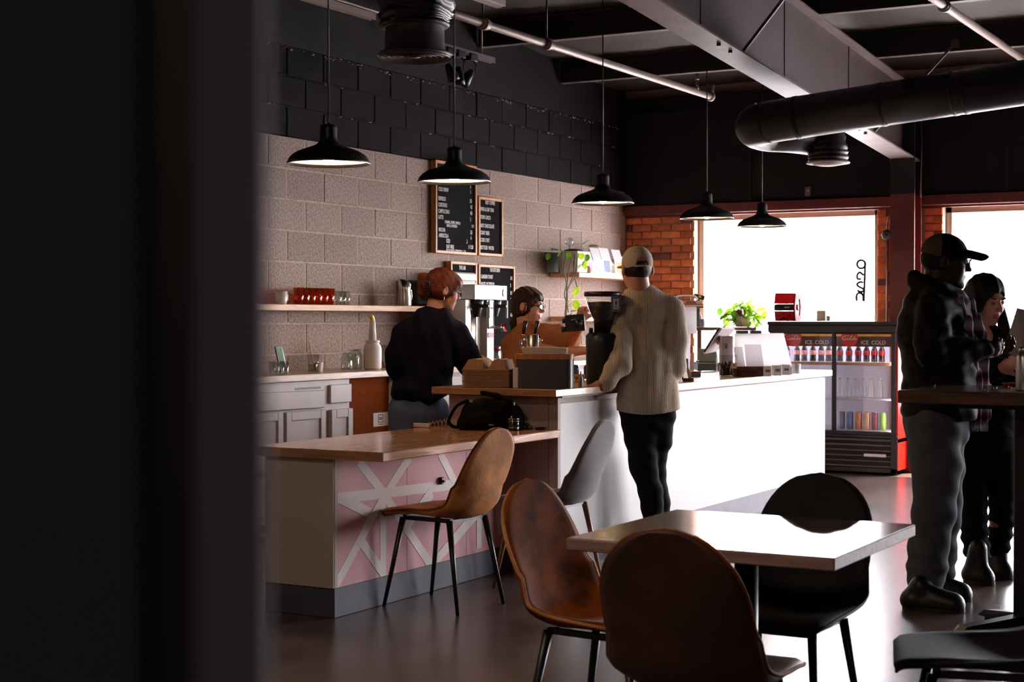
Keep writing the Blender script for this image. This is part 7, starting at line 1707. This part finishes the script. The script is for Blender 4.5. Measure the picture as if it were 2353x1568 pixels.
S1.ell(T(0.0, 0.10, -0.030), (0.066, 0.085, 0.085), 0.006, f.hR, True); S1.ell(T(0.02, 0.072, 0.075), (0.05, 0.03, 0.03), 0.02, f.hR)
for x in (-1, 1): S1.cone(T(x * 0.072, 0.050, 0.05), T(x * 0.080, 0.022, -0.05), 0.016, 0.006, 0.012); S1.ell(T(x * 0.088, -0.008, -0.008), (0.03, 0.026, 0.036), 0.006, f.hR, True)
S1.plane(T(0, 0, -0.085), f.hR @ np.array((0, 0.5, -1)))
a0 = np.array(L(1190, 722, 0.03)); S1.cone(a0, np.array(L(1180, 745, 0.04)), 0.026, 0.024, 0.015); S1.cone(np.array(L(1180, 745, 0.04)), np.array(L(1176, 775, 0.04)), 0.024, 0.008, 0.012)
S1.fold(lambda u, w, z: 0.002 * np.sin(150 * u + 100 * z + 60 * w)); S1.obj('hair', H_BROWN, root)
b = MB(); b.ball(tuple(f.T(-0.088, -0.01, -0.043)), 0.006, 8, 6); b.ball(tuple(f.T(0.088, -0.01, -0.043)), 0.006, 8, 6); o = part('earrings', b, M['chrome'], root); o['kind'] = 'stuff'
b = MB(); c_ = np.array(L(1300, 810, -0.52)); b.tube([tuple(c_ + (0.0, 0.037 * math.cos(a), 0.037 * math.sin(a))) for a in [2 * PI * k / 16 for k in range(17)]], 0.003, 6); part('bracelet', b, mat('gold', srgb(212, 160, 70), 0.25, metal=1.0), root)

# ---------------------------------------------------------------- the man in the dark jacket, right
f = Fig(2150, 7.62, (-0.34, -0.42, -0.01), (0.46, 0.36, 1.82)); L = f.L
f.head(L(2172, 603), -97, -7, 0, 1.02); B = f.B
B.cone(f.T(0, -0.03, -0.05), L(2150, 680), 0.060, 0.068, 0.02); f.limb(B, [L(2150, 690), L(2155, 800), L(2155, 930)], (0.07, 0.09, 0.09), 0.03)
f.limb(B, [L(2150, 710, -0.16), L(2140, 808, -0.22), L(2252, 803, -0.16)], (0.05, 0.045, 0.030)); f.limb(B, [L(2165, 710, 0.16), L(2170, 808, 0.2), L(2270, 800, 0.06)], (0.05, 0.045, 0.030))
f.limb(B, [L(2148, 950, -0.08), L(2152, 1160, -0.10), L(2128, 1365, -0.12)], (0.09, 0.06, 0.04)); f.limb(B, [L(2165, 950, 0.08), L(2165, 1160, 0.1), L(2150, 1330, 0.12)], (0.09, 0.06, 0.04))
f.hand(L(2252, 804, -0.16), (1, 0.1, 0.08), (0.0, 0.9, 0.35), -1, (25, 35, 30), 1.04, 0.0, (0.75, 0.4, 0.5)); f.hand(L(2270, 800, 0.06), (1, -0.15, 0.1), (0, -0.8, 0.5), 1, (35, 40, 30), 1.04)
root = f.build(SK_D, 'man in a dark cap, glasses and dark jacket standing in profile at the tall table', LIP_D)
f.face_parts(root, IRIS, 1.0, H_BLACK); f.glasses(root, M['black'], 0.022)
S1 = f.sdf(0.0075); S1.cone(L(2152, 722), L(2160, 935), 0.160, 0.178, 0.05, flat=(0, 1.1)); S1.cone(L(2150, 712, -0.16), L(2160, 712, 0.16), 0.072, 0.072, 0.05); S1.ell(L(2120, 760), (0.115, 0.15, 0.14), 0.05); S1.cone(L(2140, 690), L(2150, 720), 0.09, 0.13, 0.05)
f.limb(S1, [L(2148, 716, -0.16), L(2140, 765, -0.20), L(2142, 808, -0.23), L(2200, 808, -0.20), L(2256, 803, -0.16)], (0.082, 0.080, 0.072, 0.062, 0.052), 0.025); f.limb(S1, [L(2165, 716, 0.16), L(2172, 808, 0.2), L(2262, 800, 0.07)], (0.08, 0.068, 0.048), 0.03)
f.limb(S1, [L(2100, 642, 0.02), L(2150, 668, -0.10), L(2195, 690, -0.06)], (0.030, 0.040, 0.028), 0.03); S1.cone(L(2104, 645, 0.0), L(2125, 662, 0.0), 0.045, 0.07, 0.03)
S1.fold(lambda u, w, z: 0.006 * np.sin(40 * z + 45 * u) * np.sin(22 * u - 16 * z) + 0.002 * np.sin(95 * z - 40 * u)); zl = L(0, 968)[2]; S1.cut(lambda u, w, z: (zl + 0.06 * np.clip(u, -0.1, 0.2)) - z); S1.obj('jacket', C_JACKET, root)
S1 = f.sdf(0.0075); S1.cone(L(2152, 940), L(2153, 985), 0.155, 0.155, 0.03, flat=(0, 1.0))
f.limb(S1, [L(2148, 985, -0.075), L(2152, 1080, -0.085), L(2150, 1160, -0.10), L(2136, 1260, -0.11), L(2126, 1372, -0.12)], (0.128, 0.116, 0.100, 0.094, 0.088), 0.015); f.limb(S1, [L(2162, 985, 0.08), L(2166, 1160, 0.1), L(2152, 1340, 0.12)], (0.12, 0.095, 0.085), 0.015)
S1.fold(lambda u, w, z: 0.008 * np.sin(36 * z + 20 * u + 4) * np.sin(14 * u + 9 * z) + 0.006 * np.sin(90 * z) * np.clip(0.35 - z, 0, 0.3) * 3); S1.plane((0, 0, 0.045), (0, 0, -1)); S1.obj('jeans', C_GREYJEAN, root)
shoe('shoe', L(2074, 1405, -0.16), L(2222, 1410, -0.27), root, C_SHOE, 0.10, 0.052); shoe('shoe', L(2112, 1375, 0.13), L(2238, 1375, 0.02), root, C_SHOE, 0.10, 0.052)
S1 = SDF(f.hc - 0.22, f.hc + 0.26, 0.0045); T = f.T
S1.ell(T(0, -0.012, 0.042), (0.087, 0.110, 0.094), 0.0, f.hR); S1.cone(T(-0.04, 0.10, 0.052), T(-0.03, 0.165, 0.040), 0.016, 0.014, 0.02); S1.cone(T(0.04, 0.10, 0.052), T(0.03, 0.165, 0.040), 0.016, 0.014, 0.02); S1.ell(T(0, 0.135, 0.046), (0.066, 0.062, 0.013), 0.02, f.hR)
S1.plane(T(0, -0.012, 0.012), f.hR @ np.array((0, -0.22, -1.0)))
iR = f.hR; hc = f.hc
V_, Q_ = None, None
cp = S1.obj('cap', [C_CAPD, C_CAPT], root, lambda c: (((c - hc) @ iR)[:, 1] < -0.035).astype(int))
S1 = SDF(f.hc - 0.2, f.hc + 0.2, 0.005); S1.ell(T(0, -0.018, 0.012), (0.0805, 0.101, 0.085), 0.0, f.hR); S1.plane(T(0, 0.0, 0), f.hR @ np.array((0, 1, 0.3))); S1.plane(T(0, 0, -0.062), f.hR @ np.array((0, 0.2, -1))); S1.obj('hair', H_BLACK, root)
S1 = SDF(f.hc - 0.2, f.hc + 0.2, 0.005); S1.ell(T(0, 0.040, -0.077), (0.053, 0.054, 0.042), 0.0, f.hR); S1.ell(T(0, 0.08, -0.100), (0.026, 0.021, 0.020), 0.015, f.hR); S1.ell(T(0, 0.10, -0.06), (0.030, 0.03, 0.014), 0.004, f.hR, True); S1.plane(T(0, 0, -0.052), f.hR @ np.array((0, -0.5, 1))); S1.obj('beard', H_BLACK, root)
SC_ = cloth('striped_scarf', srgb(150, 150, 172)); 
nt = SC_.node_tree; bs_ = [n for n in nt.nodes if n.type == 'BSDF_PRINCIPLED'][0]; tc_ = [n for n in nt.nodes if n.type == 'TEX_COORD'][0]
wv = nd(nt, 'ShaderNodeTexWave'); wv.inputs['Scale'].default_value = 3.2; wv.bands_direction = 'Z'; cr = nd(nt, 'ShaderNodeValToRGB'); nt.links.new(tc_.outputs['Object'], wv.inputs['Vector']); nt.links.new(wv.outputs['Fac'], cr.inputs['Fac'])
cr.color_ramp.elements[0].color = srgb(40, 48, 84); cr.color_ramp.elements[1].color = srgb(186, 176, 180); e_ = cr.color_ramp.elements.new(0.35); e_.color = srgb(150, 60, 56); e_ = cr.color_ramp.elements.new(0.6); e_.color = srgb(120, 138, 160); nt.links.new(cr.outputs['Color'], bs_.inputs['Base Color'])
S1 = f.sdf(0.0065)
for pts in ([L(2160, 662, -0.11), L(2195, 690, -0.13), L(2218, 745, -0.13), L(2232, 800, -0.10), L(2240, 880, -0.06), L(2238, 972, -0.05)], [L(2190, 672, -0.02), L(2225, 700, -0.05), L(2248, 760, -0.05), L(2256, 830, -0.03), L(2262, 900, 0.0), L(2262, 960, 0.0)], [L(2160, 662, -0.11), L(2120, 650, -0.02), L(2135, 652, 0.09)]):
    f.limb(S1, pts, [0.024, 0.030, 0.034, 0.034, 0.034, 0.032][:len(pts)], 0.012, flat=(0, 0.55))
S1.fold(lambda u, w, z: 0.003 * np.sin(180 * u)); so_ = S1.obj('scarf', SC_, root)
b = MB()
for cx_, w_, n_ in ((2238, -0.05, 8), (2262, 0.0, 6)):
    for k in range(n_):
        p_ = Vector(L(cx_ - 13 + 26 * k / n_, 968, w_)); b.tube([p_, p_ + Vector((random.uniform(-.004, .004), 0, -0.05))], 0.0035, 5)
o = part('fringe', b, SC_, so_); o['kind'] = 'stuff'

# ---------------------------------------------------------------- the dark-haired woman behind him
f = Fig(2265, 8.25, (-0.34, -0.42, -0.01), (0.40, 0.34, 1.66)); L = f.L
f.head(L(2266, 690), -152, -17, 5, 0.98, ears=False, fem=True); B = f.B
B.cone(f.T(0, -0.03, -0.05), L(2262, 775), 0.052, 0.066, 0.02); f.limb(B, [L(2262, 780), L(2265, 860), L(2265, 960)], (0.06, 0.08, 0.08), 0.03)
f.limb(B, [L(2200, 800), L(2215, 880, -0.1), L(2300, 850, -0.30)], (0.045, 0.04, 0.028)); f.limb(B, [L(2325, 800), L(2345, 880, -0.1), L(2352, 830, -0.30)], (0.045, 0.04, 0.028))
f.limb(B, [L(2240, 960), L(2236, 1130), L(2248, 1300)], (0.085, 0.055, 0.04)); f.limb(B, [L(2292, 960), L(2302, 1130, 0.05), L(2292, 1285, 0.1)], (0.085, 0.055, 0.04))
f.hand(L(2300, 850, -0.30), (0.8, -0.2, 0.5), (0.2, 1, 0), -1, (35, 40, 30), 0.92); f.hand(L(2352, 830, -0.30), (-0.3, -0.2, 0.8), (-0.6, -0.5, 0), 1, (35, 40, 30), 0.92)
root = f.build(SK_E, 'woman with long dark hair and black clothes looking down at a paper', LIP)
f.face_parts(root, IRIS, 0.8, H_BLACK)
S1 = f.sdf(0.0075); S1.cone(L(2264, 815), L(2266, 985), 0.145, 0.160, 0.05, flat=(0, 0.78)); S1.cone(L(2212, 808), L(2318, 808), 0.065, 0.065, 0.05); S1.cone(L(2262, 780), L(2264, 810), 0.08, 0.12, 0.04)
f.limb(S1, [L(2206, 810), L(2216, 885, -0.1), L(2292, 855, -0.28)], (0.07, 0.06, 0.042), 0.03); f.limb(S1, [L(2324, 810), L(2345, 885, -0.1), L(2350, 848, -0.27)], (0.07, 0.06, 0.042), 0.03); S1.ell(L(2268, 775, -0.08), (0.035, 0.05, 0.06), 0.01, None, True)
S1.fold(lambda u, w, z: 0.004 * np.sin(45 * z + 30 * u)); S1.plane((0, 0, L(0, 1005)[2]), (0, 0, -1)); S1.obj('top', C_BLACK, root)
S1 = f.sdf(0.0075); S1.cone(L(2266, 970), L(2266, 1000), 0.15, 0.15, 0.03, flat=(0, 0.8))
f.limb(S1, [L(2240, 985), L(2236, 1130), L(2238, 1200), L(2250, 1290)], (0.105, 0.078, 0.072, 0.066), 0.012); f.limb(S1, [L(2292, 985), L(2304, 1130, 0.04), L(2304, 1200, 0.08), L(2292, 1285, 0.1)], (0.10, 0.072, 0.064, 0.058), 0.012)
S1.fold(lambda u, w, z: 0.007 * np.sin(90 * z + 20 * u) * np.clip(0.55 - z, 0, 0.3) * 3); S1.plane((0, 0, 0.12), (0, 0, -1)); S1.obj('trousers', C_BLACK, root)
shoe('boot', L(2216, 1335, -0.02), L(2288, 1335, -0.16), root, C_SHOE, 0.17, 0.048); shoe('boot', L(2266, 1300, 0.16), L(2330, 1325, 0.02), root, C_SHOE, 0.17, 0.048)
S1 = SDF(f.hc - np.array((0.25, 0.25, 0.45)), f.hc + 0.22, 0.0055); T = f.T
S1.ell(T(0, -0.016, 0.045), (0.089, 0.110, 0.095), 0.0, f.hR); S1.ell(T(0, -0.04, -0.02), (0.090, 0.085, 0.09), 0.04, f.hR)
S1.cone(T(-0.086, 0.0, -0.02), np.array(L(2316, 790, -0.10)), 0.030, 0.034, 0.03); S1.cone(np.array(L(2318, 790, -0.10)), np.array(L(2316, 840, -0.12)), 0.034, 0.018, 0.02)
S1.cone(T(0.082, 0.02, -0.01), np.array(L(2222, 785, -0.12)), 0.034, 0.040, 0.03); S1.cone(np.array(L(2222, 785, -0.10)), np.array(L(2226, 845, -0.12)), 0.034, 0.018, 0.02); S1.cone(T(0, -0.07, -0.03), np.array(L(2268, 815, 0.10)), 0.075, 0.075, 0.04, flat=(0, 0.6))
S1.ell(T(0, 0.085, -0.035), (0.060, 0.085, 0.100), 0.006, f.hR, True); S1.fold(lambda u, w, z: 0.002 * np.sin(170 * u + 20 * z)); S1.obj('hair', H_BLACK, root)
# the papers they read
for i, (q, lab, w0) in enumerate(((((2337, 708), (2372, 716), (2352, 832), (2306, 806)), 'printed sheet of paper held up by the couple', 7.78), (((2345, 728), (2395, 736), (2380, 826), (2330, 832)), 'second sheet of paper behind the printed sheet', 7.84))):
    pts = [at(x, y, w0 + 0.02 * (j % 2)) for j, (x, y) in enumerate(q)]; c_ = sum(pts, Vector()) / 4; nn = (pts[1] - pts[0]).cross(pts[2] - pts[0]).normalized() * 0.0008
    t = thing('paper_sheet', lab, 'paper', tuple(c_), 0, 'sheets of paper')
    b = MB(); b.add([p_ - c_ - nn for p_ in pts] + [p_ - c_ + nn for p_ in pts], [(0, 1, 2, 3), (7, 6, 5, 4), (0, 4, 5, 1), (1, 5, 6, 2), (2, 6, 7, 3), (3, 7, 4, 0)]); part('sheet', b, M['paper'], t)
    b = MB(); e1, e2 = pts[1] - pts[0], pts[3] - pts[0]; off = nn * (3 if nn.dot(EYEP - c_) > 0 else -3)
    for r in range(6):
        a0 = pts[0] - c_ + e2 * (0.12 + 0.13 * r) + e1 * 0.12 + off; a1 = a0 + e1 * (0.7 if r % 3 else 0.4); hh = e2 * 0.02
        b.add([a0, a1, a1 + hh, a0 + hh], [(0, 1, 2, 3)])
    o = part('printed_lines', b, M['slate'], t); o['kind'] = 'stuff'
